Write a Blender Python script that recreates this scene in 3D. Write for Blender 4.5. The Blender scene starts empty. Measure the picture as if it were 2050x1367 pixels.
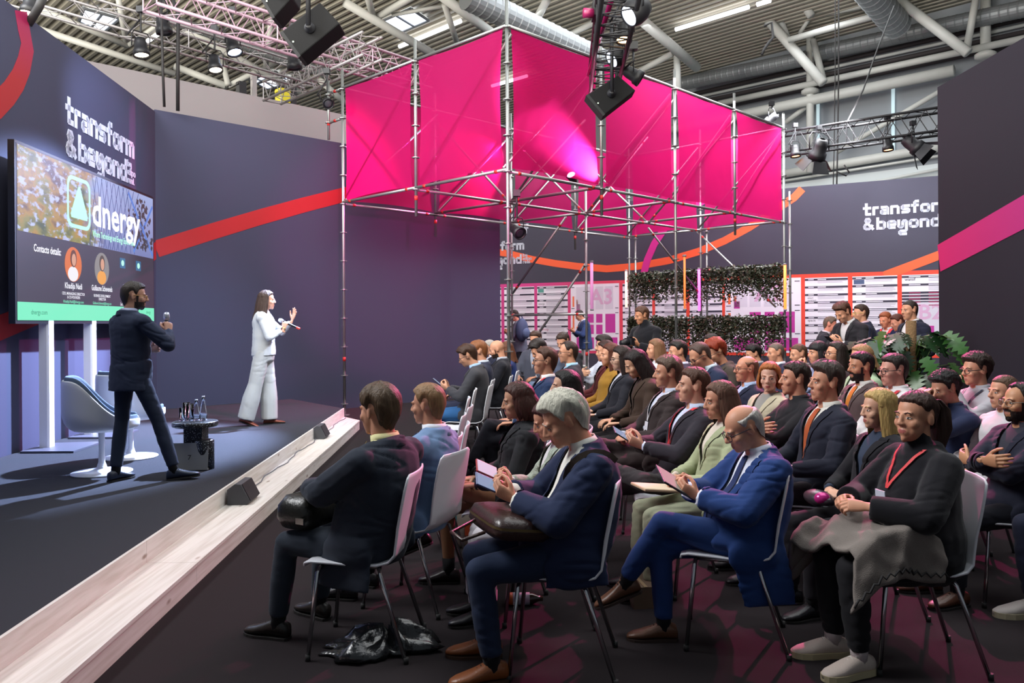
import bpy, bmesh, math, random
import numpy as np
from mathutils import Vector, Matrix, noise as mnoise
R = math.radians
rnd = random.Random(7)
SC = bpy.context.scene
COL = SC.collection

# ------------------------------------------------------------------ camera
F_PX, CX, HZ, ROLL, CAMZ = 1590.0, 1025.0, 646.0, R(0.40), 1.60
cam_data = bpy.data.cameras.new('camera')
cam = bpy.data.objects.new('camera', cam_data)
COL.objects.link(cam)
cam_data.sensor_width = 36.0
cam_data.lens = 36.0 * F_PX / 2050.0
cam_data.shift_y = -(683.5 - HZ) / 2050.0
cam_data.clip_end = 300
_cr, _sr = math.cos(ROLL), math.sin(ROLL)
cam.matrix_world = Matrix(((_cr, _sr, 0, 0), (0, 0, -1, 0), (-_sr, _cr, 0, CAMZ), (0, 0, 0, 1)))
SC.camera = cam

def uv_of(x, y):                     # photograph point -> slopes (X/Y, (Z-CAMZ)/Y)
    a, b = (x - CX) / F_PX, (HZ - y) / F_PX
    return a * _cr + b * _sr, -a * _sr + b * _cr
def at(x, y, d):                     # point of the ray at distance d along Y
    u, v = uv_of(x, y)
    return Vector((u * d, d, CAMZ + v * d))
def on_z(x, y, z):                   # where the ray meets a horizontal plane
    u, v = uv_of(x, y)
    d = (z - CAMZ) / v
    return Vector((u * d, d, z))

# ------------------------------------------------------------------ world, light, exposure
SC.view_settings.view_transform = 'Standard'
SC.view_settings.look = 'None'
SC.view_settings.gamma = 1.0
SC.view_settings.use_curve_mapping = False
SC.view_settings.exposure = 0.0
world = bpy.data.worlds.new('hall_daylight')
SC.world = world
world.use_nodes = True
_bg = world.node_tree.nodes['Background']
_bg.inputs[0].default_value = (0.80, 0.90, 1.0, 1)
_bg.inputs[1].default_value = 0.21

def lamp(name, kind, loc, target, energy, color, size=0.3, angle=40, blend=0.5, size_y=None):
    ld = bpy.data.lights.new(name, kind)
    ld.energy = energy
    ld.color = color
    if kind == 'SPOT':
        ld.spot_size = R(angle); ld.spot_blend = blend; ld.shadow_soft_size = size
    elif kind == 'AREA':
        ld.size = size
        if size_y: ld.shape = 'RECTANGLE'; ld.size_y = size_y
    o = bpy.data.objects.new(name, ld)
    COL.objects.link(o)
    o.location = loc
    d = Vector(target) - Vector(loc)
    o.rotation_euler = d.to_track_quat('-Z', 'Y').to_euler()
    return o
# hall daylight from the roof lights, added unseen fills, then the stage, the logos and the canopy
lamp('hall_fill', 'AREA', (5.0, 7.0, 12.8), (5.0, 7.5, 0), 1500, (0.93, 0.97, 1.0), 12)
lamp('hall_fill', 'AREA', (6.0, 24.0, 12.8), (6.0, 24.0, 0), 2200, (0.93, 0.97, 1.0), 12)
lamp('hall_fill', 'AREA', (-8.0, 5.0, 8.8), (1.8, 6.2, 1.0), 2200, (0.97, 0.98, 1.0), 5)  # soft fill added above the stage to light the audience faces
lamp('deck_fill', 'AREA', (-2.0, 4.0, 8.5), (0.0, 16.0, 14.0), 2600, (1.0, 0.96, 0.86), 10)  # added out of frame to brighten the roof deck
lamp('deck_fill', 'AREA', (-17.0, 15.0, 9.5), (-12.0, 27.0, 14.0), 3600, (1.0, 0.94, 0.82), 8)  # second added deck fill, off to the left, unseen
lamp('stage_spot', 'SPOT', (-1.6, 12.3, 5.9), (-5.1, 8.3, 0.7), 20000, (0.50, 0.64, 1.0), 0.10, 44, 0.45)
lamp('stage_spot', 'SPOT', (0.6, 8.9, 5.6), (-4.4, 11.2, 1.2), 2000, (0.66, 0.76, 1.0), 0.12, 46, 0.8)
lamp('logo_spot', 'SPOT', (-2.4, 8.2, 5.4), (-5.4, 10.6, 4.2), 1300, (0.58, 0.68, 1.0), 0.1, 34, 0.9)
lamp('logo_spot', 'SPOT', (6.6, 16.4, 6.0), (10.0, 18.9, 4.0), 500, (0.95, 0.97, 1.0), 0.1, 40, 0.8)
lamp('list_wash', 'AREA', (5.5, 17.2, 6.2), (5.6, 21.3, 1.5), 700, (0.95, 0.96, 1.0), 6, size_y=0.6)
lamp('canopy_spot', 'SPOT', (1.42, 12.95, 3.72), (1.15, 12.25, 4.05), 2000, (1.0, 0.97, 1.0), 0.05, 46, 1.0)
lamp('canopy_wash', 'SPOT', (0.4, 16.6, 5.4), (-3.2, 14.8, 3.2), 2600, (1.0, 0.06, 0.42), 0.04, 70, 0.5)
lamp('magenta_wash', 'SPOT', (4.2, 11.6, 5.8), (1.3, 3.6, 0.0), 4500, (1.0, 0.04, 0.32), 0.06, 30, 0.4)
lamp('magenta_wash', 'SPOT', (5.4, 13.2, 5.8), (2.6, 7.0, 0.8), 1500, (1.0, 0.05, 0.35), 0.06, 44, 0.5)
lamp('seat_spot', 'SPOT', (4.6, 11.8, 5.8), (1.4, 7.6, 1.0), 600, (1.0, 0.72, 0.45), 0.1, 45, 0.8)
lamp('canopy_wash', 'AREA', (2.6, 15.2, 5.9), (2.6, 15.2, 0), 260, (1.0, 0.85, 0.92), 4)
lamp('canopy_wash', 'SPOT', (0.1, 3.0, 3.75), (-2.2, 15.8, 3.0), 3400, (1.0, 0.05, 0.45), 0.05, 26, 0.5)


# ------------------------------------------------------------------ materials
MATS = {}
def srgb(r, g=None, b=None):
    if g is None:
        h = r.lstrip('#'); r, g, b = (int(h[i:i + 2], 16) for i in (0, 2, 4))
    f = lambda c: (c / 12.92 if c <= 0.04045 else ((c + 0.055) / 1.055) ** 2.4)
    return tuple(f(c / 255.0) for c in (r, g, b)) + (1.0,)
def col(c):
    return srgb(c) if isinstance(c, str) else (tuple(c) + (1.0,))[:4]

def mat(name, color, rough=0.6, metal=0.0, bump=0.0, scale=200.0, var=0.0, emit=None, estr=0.0, spec=0.5, stretch=None, sheen=0.0):
    if name in MATS: return MATS[name]
    m = bpy.data.materials.new(name); m.use_nodes = True
    nt = m.node_tree; p = nt.nodes['Principled BSDF']
    c = col(color)
    p.inputs['Base Color'].default_value = c
    p.inputs['Roughness'].default_value = rough
    p.inputs['Metallic'].default_value = metal
    p.inputs['Specular IOR Level'].default_value = spec
    if sheen: p.inputs['Sheen Weight'].default_value = sheen
    if emit is not None:
        p.inputs['Emission Color'].default_value = col(emit)
        p.inputs['Emission Strength'].default_value = estr
    if bump or var:
        tc = nt.nodes.new('ShaderNodeTexCoord')
        mp = nt.nodes.new('ShaderNodeMapping')
        nt.links.new(tc.outputs['Object'], mp.inputs[0])
        if stretch: mp.inputs['Scale'].default_value = stretch
        nz = nt.nodes.new('ShaderNodeTexNoise')
        nz.inputs['Scale'].default_value = scale; nz.inputs['Detail'].default_value = 4
        nt.links.new(mp.outputs[0], nz.inputs['Vector'])
        if bump:
            b = nt.nodes.new('ShaderNodeBump'); b.inputs['Strength'].default_value = bump
            b.inputs['Distance'].default_value = 0.01
            nt.links.new(nz.outputs['Fac'], b.inputs['Height'])
            nt.links.new(b.outputs[0], p.inputs['Normal'])
        if var:
            mx = nt.nodes.new('ShaderNodeMixRGB')
            mx.inputs[1].default_value = tuple(v * (1 - var) for v in c[:3]) + (1,)
            mx.inputs[2].default_value = tuple(min(1, v * (1 + var)) for v in c[:3]) + (1,)
            nt.links.new(nz.outputs['Fac'], mx.inputs[0])
            nt.links.new(mx.outputs[0], p.inputs['Base Color'])
    MATS[name] = m
    return m

# ------------------------------------------------------------------ mesh building
class MB:
    """collects vertices and faces of one mesh"""
    def __init__(s): s.v = []; s.f = []; s.m = []
    def add(s, vs, fs, mi=0):
        n = len(s.v)
        s.v.extend([tuple(p) for p in vs])
        s.f.extend([tuple(i + n for i in f) for f in fs])
        s.m.extend([mi] * len(fs))
        return s
    def box(s, c, size, rot=None, mi=0):
        x, y, z = (k / 2 for k in size)
        vs = [Vector((sx * x, sy * y, sz * z)) for sx in (-1, 1) for sy in (-1, 1) for sz in (-1, 1)]
        if rot is not None: vs = [rot @ q for q in vs]
        c = Vector(c)
        return s.add([q + c for q in vs], [(0, 1, 3, 2), (4, 6, 7, 5), (0, 4, 5, 1), (2, 3, 7, 6), (0, 2, 6, 4), (1, 5, 7, 3)], mi)
    def prism(s, pts, off, mi=0):          # polygon (3D points) extruded by vector off
        pts = [Vector(p) for p in pts]; off = Vector(off); n = len(pts)
        vs = pts + [p + off for p in pts]
        fs = [tuple(range(n - 1, -1, -1)), tuple(range(n, 2 * n))] + [(i, (i + 1) % n, n + (i + 1) % n, n + i) for i in range(n)]
        return s.add(vs, fs, mi)
    def rings(s, rings, caps=True, mi=0):
        n = len(rings[0]); vs = [p for r in rings for p in r]; fs = []
        for k in range(len(rings) - 1):
            for i in range(n):
                j = (i + 1) % n
                fs.append((k * n + i, k * n + j, (k + 1) * n + j, (k + 1) * n + i))
        if caps:
            fs.append(tuple(range(n - 1, -1, -1))); fs.append(tuple(range((len(rings) - 1) * n, len(rings) * n)))
        return s.add(vs, fs, mi)
    def tube(s, pts, rad, seg=10, caps=True, mi=0, flat=None, ref=None):
        pts = [Vector(p) for p in pts]
        if not hasattr(rad, '__len__'): rad = [rad] * len(pts)
        rs = []; prev = None
        for i, p in enumerate(pts):
            a = pts[max(i - 1, 0)]; b = pts[min(i + 1, len(pts) - 1)]
            t = (b - a)
            if t.length < 1e-9: t = Vector((0, 0, 1))
            t.normalize()
            if prev is None:
                r = Vector(ref) if ref is not None else (Vector((0, 0, 1)) if abs(t.z) < 0.9 else Vector((1, 0, 0)))
            else: r = prev
            x = (r - t * r.dot(t)).normalized(); prev = x
            y = t.cross(x)
            ry = rad[i] if flat is None else rad[i] * flat
            rs.append([p + x * (math.cos(2 * math.pi * k / seg) * rad[i]) + y * (math.sin(2 * math.pi * k / seg) * ry) for k in range(seg)])
        return s.rings(rs, caps, mi)
    def cyl(s, a, b, r, seg=10, mi=0, caps=True): return s.tube([a, b], r, seg, caps, mi)
    def capsule(s, a, b, ra, rb=None, seg=10):
        a = Vector(a); b = Vector(b); rb = ra if rb is None else rb
        t = (b - a)
        if t.length < 1e-6: t = Vector((0, 0, 1e-4))
        t.normalize()
        pts = []; rr = []
        for k in range(4):
            w = math.pi / 2 * (1 - k / 3.0) * 0.97
            pts.append(a - t * ra * math.sin(w)); rr.append(ra * math.cos(w))
        for k in range(4):
            w = math.pi / 2 * (k / 3.0) * 0.97
            pts.append(b + t * rb * math.sin(w)); rr.append(rb * math.cos(w))
        return s.tube(pts, rr, seg)
    def ellipsoid(s, c, r, seg=14, rings=9, rot=None):
        c = Vector(c); rs = []
        for k in range(rings):
            w = math.pi * (k + 0.12) / (rings - 1 + 0.24)
            ring = []
            for i in range(seg):
                a = 2 * math.pi * i / seg
                q = Vector((r[0] * math.sin(w) * math.cos(a), r[1] * math.sin(w) * math.sin(a), -r[2] * math.cos(w)))
                if rot is not None: q = rot @ q
                ring.append(c + q)
            rs.append(ring)
        return s.rings(rs)
    def lathe(s, prof, c=(0, 0, 0), seg=24, mi=0, caps=True):
        c = Vector(c)
        return s.rings([[c + Vector((r * math.cos(2 * math.pi * i / seg), r * math.sin(2 * math.pi * i / seg), z)) for i in range(seg)] for r, z in prof], caps, mi)
    def grid(s, rows, closed=False, mi=0):
        n = len(rows[0]); vs = [p for r in rows for p in r]; fs = []
        for k in range(len(rows) - 1):
            for i in range(n if closed else n - 1):
                j = (i + 1) % n
                fs.append((k * n + i, k * n + j, (k + 1) * n + j, (k + 1) * n + i))
        return s.add(vs, fs, mi)
    def ribbon(s, pts, w, n, th=0.004, mi=0):   # flat strip along pts lying in plane with normal n
        pts = [Vector(p) for p in pts]; n = Vector(n).normalized(); L = []; Rr = []
        for i, p in enumerate(pts):
            t = (pts[min(i + 1, len(pts) - 1)] - pts[max(i - 1, 0)]).normalized()
            ww = w[i] if hasattr(w, '__len__') else w
            sd = t.cross(n).normalized() * ww / 2
            L.append(p - sd); Rr.append(p + sd)
        rs = [[a, b, b + n * th, a + n * th] for a, b in zip(L, Rr)]
        return s.rings(rs, True, mi)
    def mesh(s, name, mats, smooth=True):
        me = bpy.data.meshes.new(name)
        me.from_pydata(s.v, [], s.f)
        for m in (mats if isinstance(mats, (list, tuple)) else [mats]): me.materials.append(m)
        if len(me.materials) > 1: me.polygons.foreach_set('material_index', s.m)
        if smooth: me.polygons.foreach_set('use_smooth', [True] * len(s.f))
        me.update()
        return me
    def obj(s, name, mats, parent=None, smooth=False, kind=None, label=None):
        o = link(name, s.mesh(name, mats, smooth), parent)
        if kind: o['kind'] = kind
        if label: o['label'] = label
        return o

def link(name, me, parent=None):
    o = bpy.data.objects.new(name, me)
    COL.objects.link(o)
    if parent is not None: o.parent = parent
    return o
def tag(o, label=None, cat=None, group=None, kind=None):
    if label: o['label'] = label
    if cat: o['category'] = cat
    if group: o['group'] = group
    if kind: o['kind'] = kind
    return o
def empty(name, loc=(0, 0, 0), rz=0.0, label=None, cat=None, group=None):
    o = bpy.data.objects.new(name, None)
    COL.objects.link(o)
    o.location = loc; o.rotation_euler = (0, 0, rz); o.empty_display_size = 0.1
    return tag(o, label, cat, group)
KIDS = {}
def kids(o): return [c for c in COL.objects if c.parent is o]
def copy_tree(tree, loc, rz, label, group=None, scale=None):
    """tree = (root, [(part, [subparts])])"""
    root, parts = tree
    r = root.copy(); COL.objects.link(r); r.location = loc; r.rotation_euler = (0, 0, rz)
    if scale: r.scale = scale
    r['label'] = label
    if group: r['group'] = group
    for p, subs in parts:
        c = p.copy(); COL.objects.link(c); c.parent = r
        for q in subs:
            d = q.copy(); COL.objects.link(d); d.parent = c
    return r

# scratch scene for modifiers, so the main scene is never evaluated while it is built
TMP = bpy.data.scenes.new('scratch')
def apply_mods(me, mods):
    o = bpy.data.objects.new('scratch', me)
    TMP.collection.objects.link(o)
    for kind, kw in mods:
        m = o.modifiers.new(kind, kind)
        for k, v in kw.items(): setattr(m, k, v)
    TMP.view_layers[0].update()
    dg = TMP.view_layers[0].depsgraph
    out = bpy.data.meshes.new_from_object(o.evaluated_get(dg), depsgraph=dg)
    bpy.data.objects.remove(o)
    bpy.data.meshes.remove(me)
    return out
def remesh(mb, voxel, smooth=3, fac=0.5):
    me = mb.mesh('scratch', [])
    out = apply_mods(me, [('REMESH', dict(mode='VOXEL', voxel_size=voxel)), ('SMOOTH', dict(factor=fac, iterations=smooth))])
    return out
def arrays(me):
    v = np.empty(len(me.vertices) * 3, 'f4'); me.vertices.foreach_get('co', v)
    return v.reshape(-1, 3)
def set_co(me, v):
    me.vertices.foreach_set('co', np.ascontiguousarray(v, 'f4').ravel()); me.update()
def finish(me, name, mats, smooth=True):
    me.name = name
    me.materials.clear()
    for m in (mats if isinstance(mats, (list, tuple)) else [mats]): me.materials.append(m)
    me.polygons.foreach_set('use_smooth', [smooth] * len(me.polygons))
    return me
def smooth01(x): x = max(0.0, min(1.0, x)); return x * x * (3 - 2 * x)
# ------------------------------------------------------------------ people
SKIN = {}
def skin_mat(c):
    n = 'skin_' + c.strip('#')
    return mat(n, c, rough=0.5, bump=0.05, scale=350, var=0.06, spec=0.35)
def cloth(c, rough=0.85, kind='weave'):
    n = 'cloth_%s_%s' % (kind, c.strip('#'))
    if n in MATS: return MATS[n]
    if kind == 'knit': return mat(n, c, rough=0.95, bump=0.25, scale=420, var=0.14, spec=0.15, sheen=0.15)
    if kind == 'leather': return mat(n, c, rough=0.38, bump=0.15, scale=120, var=0.15, spec=0.5)
    if kind == 'hound':
        m = mat(n, c, rough=0.9, bump=0.1, scale=300, spec=0.2)
        nt = m.node_tree; ck = nt.nodes.new('ShaderNodeTexChecker'); tc = nt.nodes.new('ShaderNodeTexCoord')
        ck.inputs['Scale'].default_value = 160
        a = col(c); ck.inputs[1].default_value = a; ck.inputs[2].default_value = tuple(k * 0.55 for k in a[:3]) + (1,)
        nt.links.new(tc.outputs['Object'], ck.inputs[0]); nt.links.new(ck.outputs[0], nt.nodes['Principled BSDF'].inputs['Base Color'])
        return m
    if kind == 'denim': return mat(n, c, rough=0.9, bump=0.2, scale=260, var=0.3, spec=0.2)
    return mat(n, c, rough=rough, bump=0.12, scale=320, var=0.16, spec=0.25, sheen=0.05)
def hair_mat(c):
    n = 'hair_' + c.strip('#')
    if n in MATS: return MATS[n]
    return mat(n, c, rough=0.55, bump=0.8, scale=30, var=0.5, spec=0.3, stretch=(3.2, 2.4, 0.35))

def Rx(t): return Matrix.Rotation(-t, 3, 'X')     # positive leans towards +Y

HEAD_T = {}
def head_template(sex, lod):
    key = (sex, lod)
    if key in HEAD_T: return HEAD_T[key]
    f = sex == 'f'
    b = MB()
    b.ellipsoid((0, -0.014, 0.034), (0.075 if not f else 0.072, 0.094, 0.084), 28, 18)
    b.ellipsoid((0, 0.028, -0.022), (0.061 if not f else 0.057, 0.060, 0.086), 24, 16)
    b.ellipsoid((0, 0.030, -0.070), (0.050 if not f else 0.043, 0.052, 0.042), 20, 14)
    b.ellipsoid((0, 0.064, -0.092), (0.024 if not f else 0.018, 0.020, 0.022), 12, 9)
    b.ellipsoid((0, 0.070, -0.060), (0.030, 0.020, 0.028), 14, 9)
    b.capsule((-0.034, 0.0745, 0.021), (0.034, 0.0745, 0.021), 0.0125 if not f else 0.010)
    b.capsule((0, 0.084, 0.016), (0, 0.104 if not f else 0.100, -0.023), 0.0090, 0.0125 if not f else 0.0115)
    for q in (-1, 1):
        b.ellipsoid((q * 0.0105, 0.094, -0.027), (0.0088, 0.012, 0.0085), 10, 7)
        b.ellipsoid((q * 0.037, 0.054, -0.024), (0.026, 0.026, 0.026), 12, 9)
        b.ellipsoid((q * 0.025, 0.044, -0.052), (0.027, 0.030, 0.038), 12, 9)
        b.ellipsoid((q * 0.031, 0.0705, 0.0005), (0.0150, 0.0115, 0.0115), 12, 9)
        ear = Matrix.Rotation(q * 0.35, 3, 'Z') @ Matrix.Rotation(-0.18, 3, 'X')
        b.ellipsoid((q * 0.0745, -0.010, -0.004), (0.0068, 0.0165, 0.029), 14, 11, ear)
        b.ellipsoid((q * 0.0775, -0.018, 0.001), (0.0055, 0.0085, 0.025), 12, 9, ear)
    b.tube([(-0.022, 0.078, -0.0600), (-0.010, 0.0865, -0.0555), (0, 0.0880, -0.0560), (0.010, 0.0865, -0.0555), (0.022, 0.078, -0.0600)], [0.003, 0.0050, 0.0054, 0.0050, 0.003], 10)
    b.tube([(-0.020, 0.078, -0.0625), (-0.009, 0.0855, -0.0670), (0.009, 0.0855, -0.0670), (0.020, 0.078, -0.0625)], [0.003, 0.0058, 0.0058, 0.003], 10)
    nr = 0.060 if not f else 0.050
    b.tube([(0, -0.020, -0.02), (0, -0.026, -0.10), (0, -0.034, -0.21)], [nr * 0.94, nr * 0.96, nr * 1.08], 22)
    me = remesh(b, (0.0047, 0.0070, 0.0105)[lod], (4, 2, 1)[lod])
    bm = bmesh.new(); bm.from_mesh(me); bpy.data.meshes.remove(me)
    bmesh.ops.delete(bm, geom=[v for v in bm.verts if v.co.z < -0.163], context='VERTS')
    bm.verts.ensure_lookup_table()
    co = np.array([v.co[:] for v in bm.verts], 'f4')
    fs = [tuple(v.index for v in p.verts) for p in bm.faces]
    bm.free()
    HEAD_T[key] = (co, fs)
    return HEAD_T[key]

HAND_T = {}
CURL = {'relaxed': (24, 30, 18), 'grip': (62, 72, 40), 'hold': (38, 55, 30), 'open': (6, 10, 6), 'flat': (10, 14, 8), 'fist': (72, 85, 50)}
def hand_template(pose, lod):
    key = (pose, lod)
    if key in HAND_T: return HAND_T[key]
    b = MB()
    b.tube([(0, -0.075, 0), (0, -0.03, 0), (0, 0.0, 0), (0, 0.03, 0), (0, 0.068, 0), (0, 0.088, 0)], [0.027, 0.027, 0.028, 0.036, 0.041, 0.038], 18, flat=0.42, ref=(1, 0, 0))
    b.tube([(0, -0.075, 0), (0, -0.02, 0)], [0.023, 0.020], 14)
    c = CURL[pose]; sp = 0.20 if pose == 'open' else 0.05
    for k, (x, y, L, r) in enumerate(((-0.0295, 0.084, 0.074, 0.0092), (-0.0098, 0.089, 0.082, 0.0095), (0.0105, 0.087, 0.075, 0.0092), (0.0295, 0.079, 0.060, 0.0082))):
        p = Vector((x, y - 0.012, 0)); ang = 0; yaw = (k - 1.5) * sp
        pts = [p.copy()]; rr = [r * 1.08]
        for j, (sg, kk) in enumerate(((0.012, 0), (0.46 * L, c[0]), (0.31 * L, c[1]), (0.25 * L, c[2]))):
            ang += R(kk)
            d = Vector((math.sin(yaw) * math.cos(ang), math.cos(yaw) * math.cos(ang), -math.sin(ang)))
            p = p + d * sg; pts.append(p.copy()); rr.append(r * (1.05, 1.0, 0.9, 0.76)[j])
        for i in range(len(pts) - 1): b.capsule(pts[i], pts[i + 1], rr[i], rr[i + 1], 10)
    t = [Vector((-0.020, 0.018, -0.004))]
    dirs = ((-0.70, 0.66, -0.25), (-0.42, 0.86, -0.28), (-0.15, 0.95, -0.30)) if pose in ('open', 'flat', 'relaxed') else ((-0.55, 0.66, -0.50), (-0.10, 0.86, -0.50), (0.22, 0.90, -0.36))
    for d, L in zip(dirs, (0.046, 0.034, 0.028)): t.append(t[-1] + Vector(d).normalized() * L)
    for i in range(3): b.capsule(t[i], t[i + 1], (0.0150, 0.0112, 0.0098)[i], (0.0112, 0.0098, 0.0078)[i], 10)
    me = remesh(b, (0.0036, 0.0052, 0.0074)[lod], 1)
    bm = bmesh.new(); bm.from_mesh(me); bpy.data.meshes.remove(me)
    bmesh.ops.delete(bm, geom=[v for v in bm.verts if v.co.y < -0.05], context='VERTS')
    bm.verts.ensure_lookup_table()
    co = np.array([v.co[:] for v in bm.verts], 'f4'); fs = [tuple(v.index for v in p.verts) for p in bm.faces]
    bm.free()
    HAND_T[key] = (co, fs)
    return HAND_T[key]

def loops_of(bm):
    es = [e for e in bm.edges if e.is_boundary]; seen = set(); out = []
    for e in es:
        if e in seen: continue
        st = [e]; grp = []
        while st:
            q = st.pop()
            if q in seen: continue
            seen.add(q); grp.append(q)
            for v in q.verts:
                for k in v.link_edges:
                    if k.is_boundary and k not in seen: st.append(k)
        c = Vector(); vs = {v for q in grp for v in q.verts}
        for v in vs: c += v.co
        out.append((c / len(vs), grp))
    return out

def ik(S, W, a, b, pole):
    S = Vector(S); W = Vector(W); d = W - S; L = d.length
    if L > (a + b) * 0.995: W = S + d * ((a + b) * 0.995 / L); d = W - S; L = d.length
    x = (a * a - b * b + L * L) / (2 * L); h = math.sqrt(max(a * a - x * x, 1e-6))
    n = d.normalized(); p = Vector(pole); p = (p - n * p.dot(n)).normalized()
    return S + n * x + p * h, W

def strips(me, planes, front, offset, extra=None, name='strip'):
    """copy of the part of me on the positive side of all planes ((point, normal) list), moved out along its normals"""
    bm = bmesh.new(); bm.from_mesh(me)
    bmesh.ops.delete(bm, geom=[f for f in bm.faces if not front(f.calc_center_median(), f.normal)], context='FACES')
    for p, n in planes:
        if not bm.faces: break
        bmesh.ops.bisect_plane(bm, geom=bm.verts[:] + bm.edges[:] + bm.faces[:], plane_co=p, plane_no=n, clear_inner=True, dist=1e-6)
    if not bm.faces: bm.free(); return None
    bm.normal_update()
    for v in bm.verts: v.co += v.normal * offset
    out = bpy.data.meshes.new(name); bm.to_mesh(out); bm.free()
    return out

# ---- arm presets: (wrist, hand direction, palm direction, hand pose, elbow pole); sg = -1 left, +1 right
def arm_preset(kind, sg, J):
    P = J['P']; N = J['N']; K = J['kneeR' if sg > 0 else 'kneeL']
    V = Vector
    if kind == 'lap': return V((sg * 0.13, 0.25, P.z + 0.14)), V((-sg * 0.35, 0.9, -0.12)), V((0, 0, -1)), 'relaxed', V((sg * 0.8, -0.7, -0.3))
    if kind == 'clasp': return V((sg * 0.075, 0.24, P.z + 0.17)), V((-sg * 0.9, 0.55, -0.1)), V((-sg * 0.5, -0.3, -0.75)), 'hold', V((sg, -0.6, -0.4))
    if kind == 'phone': return V((sg * 0.075, 0.27, P.z + 0.27)), V((-sg * 0.35, 0.75, 0.42)), V((-sg * 0.75, -0.1, 0.55)), 'hold', V((sg, -0.6, -0.5))
    if kind == 'thigh': return V((sg * 0.15, 0.30, P.z + 0.135)), V((-sg * 0.1, 1, -0.1)), V((0, 0, -1)), 'flat', V((sg * 0.9, -0.6, -0.2))
    if kind == 'crossed':
        u = 0.0 if sg < 0 else 0.035
        return V((-sg * 0.10, 0.215 + (0.035 if sg > 0 else 0.0), P.z + 0.29 + u)), V((-sg * 0.95, -0.12, 0.12)), V((0, -1, 0.1)), 'relaxed', V((sg, -0.1, -0.5))
    if kind == 'chin': return V((sg * 0.05, 0.17, N.z + 0.0)), V((-sg * 0.25, 0.12, 0.95)), V((-sg * 0.2, -1, 0.1)), 'grip', V((sg * 0.6, 0.3, -1))
    if kind == 'face': return V((sg * 0.05, 0.17, N.z + 0.04)), V((-sg * 0.25, -0.05, 0.95)), V((-sg * 0.3, -1, 0.1)), 'grip', V((sg * 0.6, 0.3, -1))
    if kind == 'support': return V((-sg * 0.06, 0.20, P.z + 0.27)), V((-sg * 0.95, 0.1, 0.1)), V((0, -0.5, -0.8)), 'relaxed', V((sg, -0.3, -0.5))
    if kind == 'down': return V((sg * 0.24, 0.02, P.z - 0.12)), V((0, 0.1, -1)), V((-sg, 0, 0)), 'relaxed', V((sg * 0.2, -1, 0))
    if kind == 'phone_stand': return V((sg * 0.07, 0.28, P.z + 0.26)), V((-sg * 0.4, 0.75, 0.35)), V((-sg * 0.7, -0.1, 0.6)), 'hold', V((sg, -0.6, -0.5))
    return kind                                    # a full tuple

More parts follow.
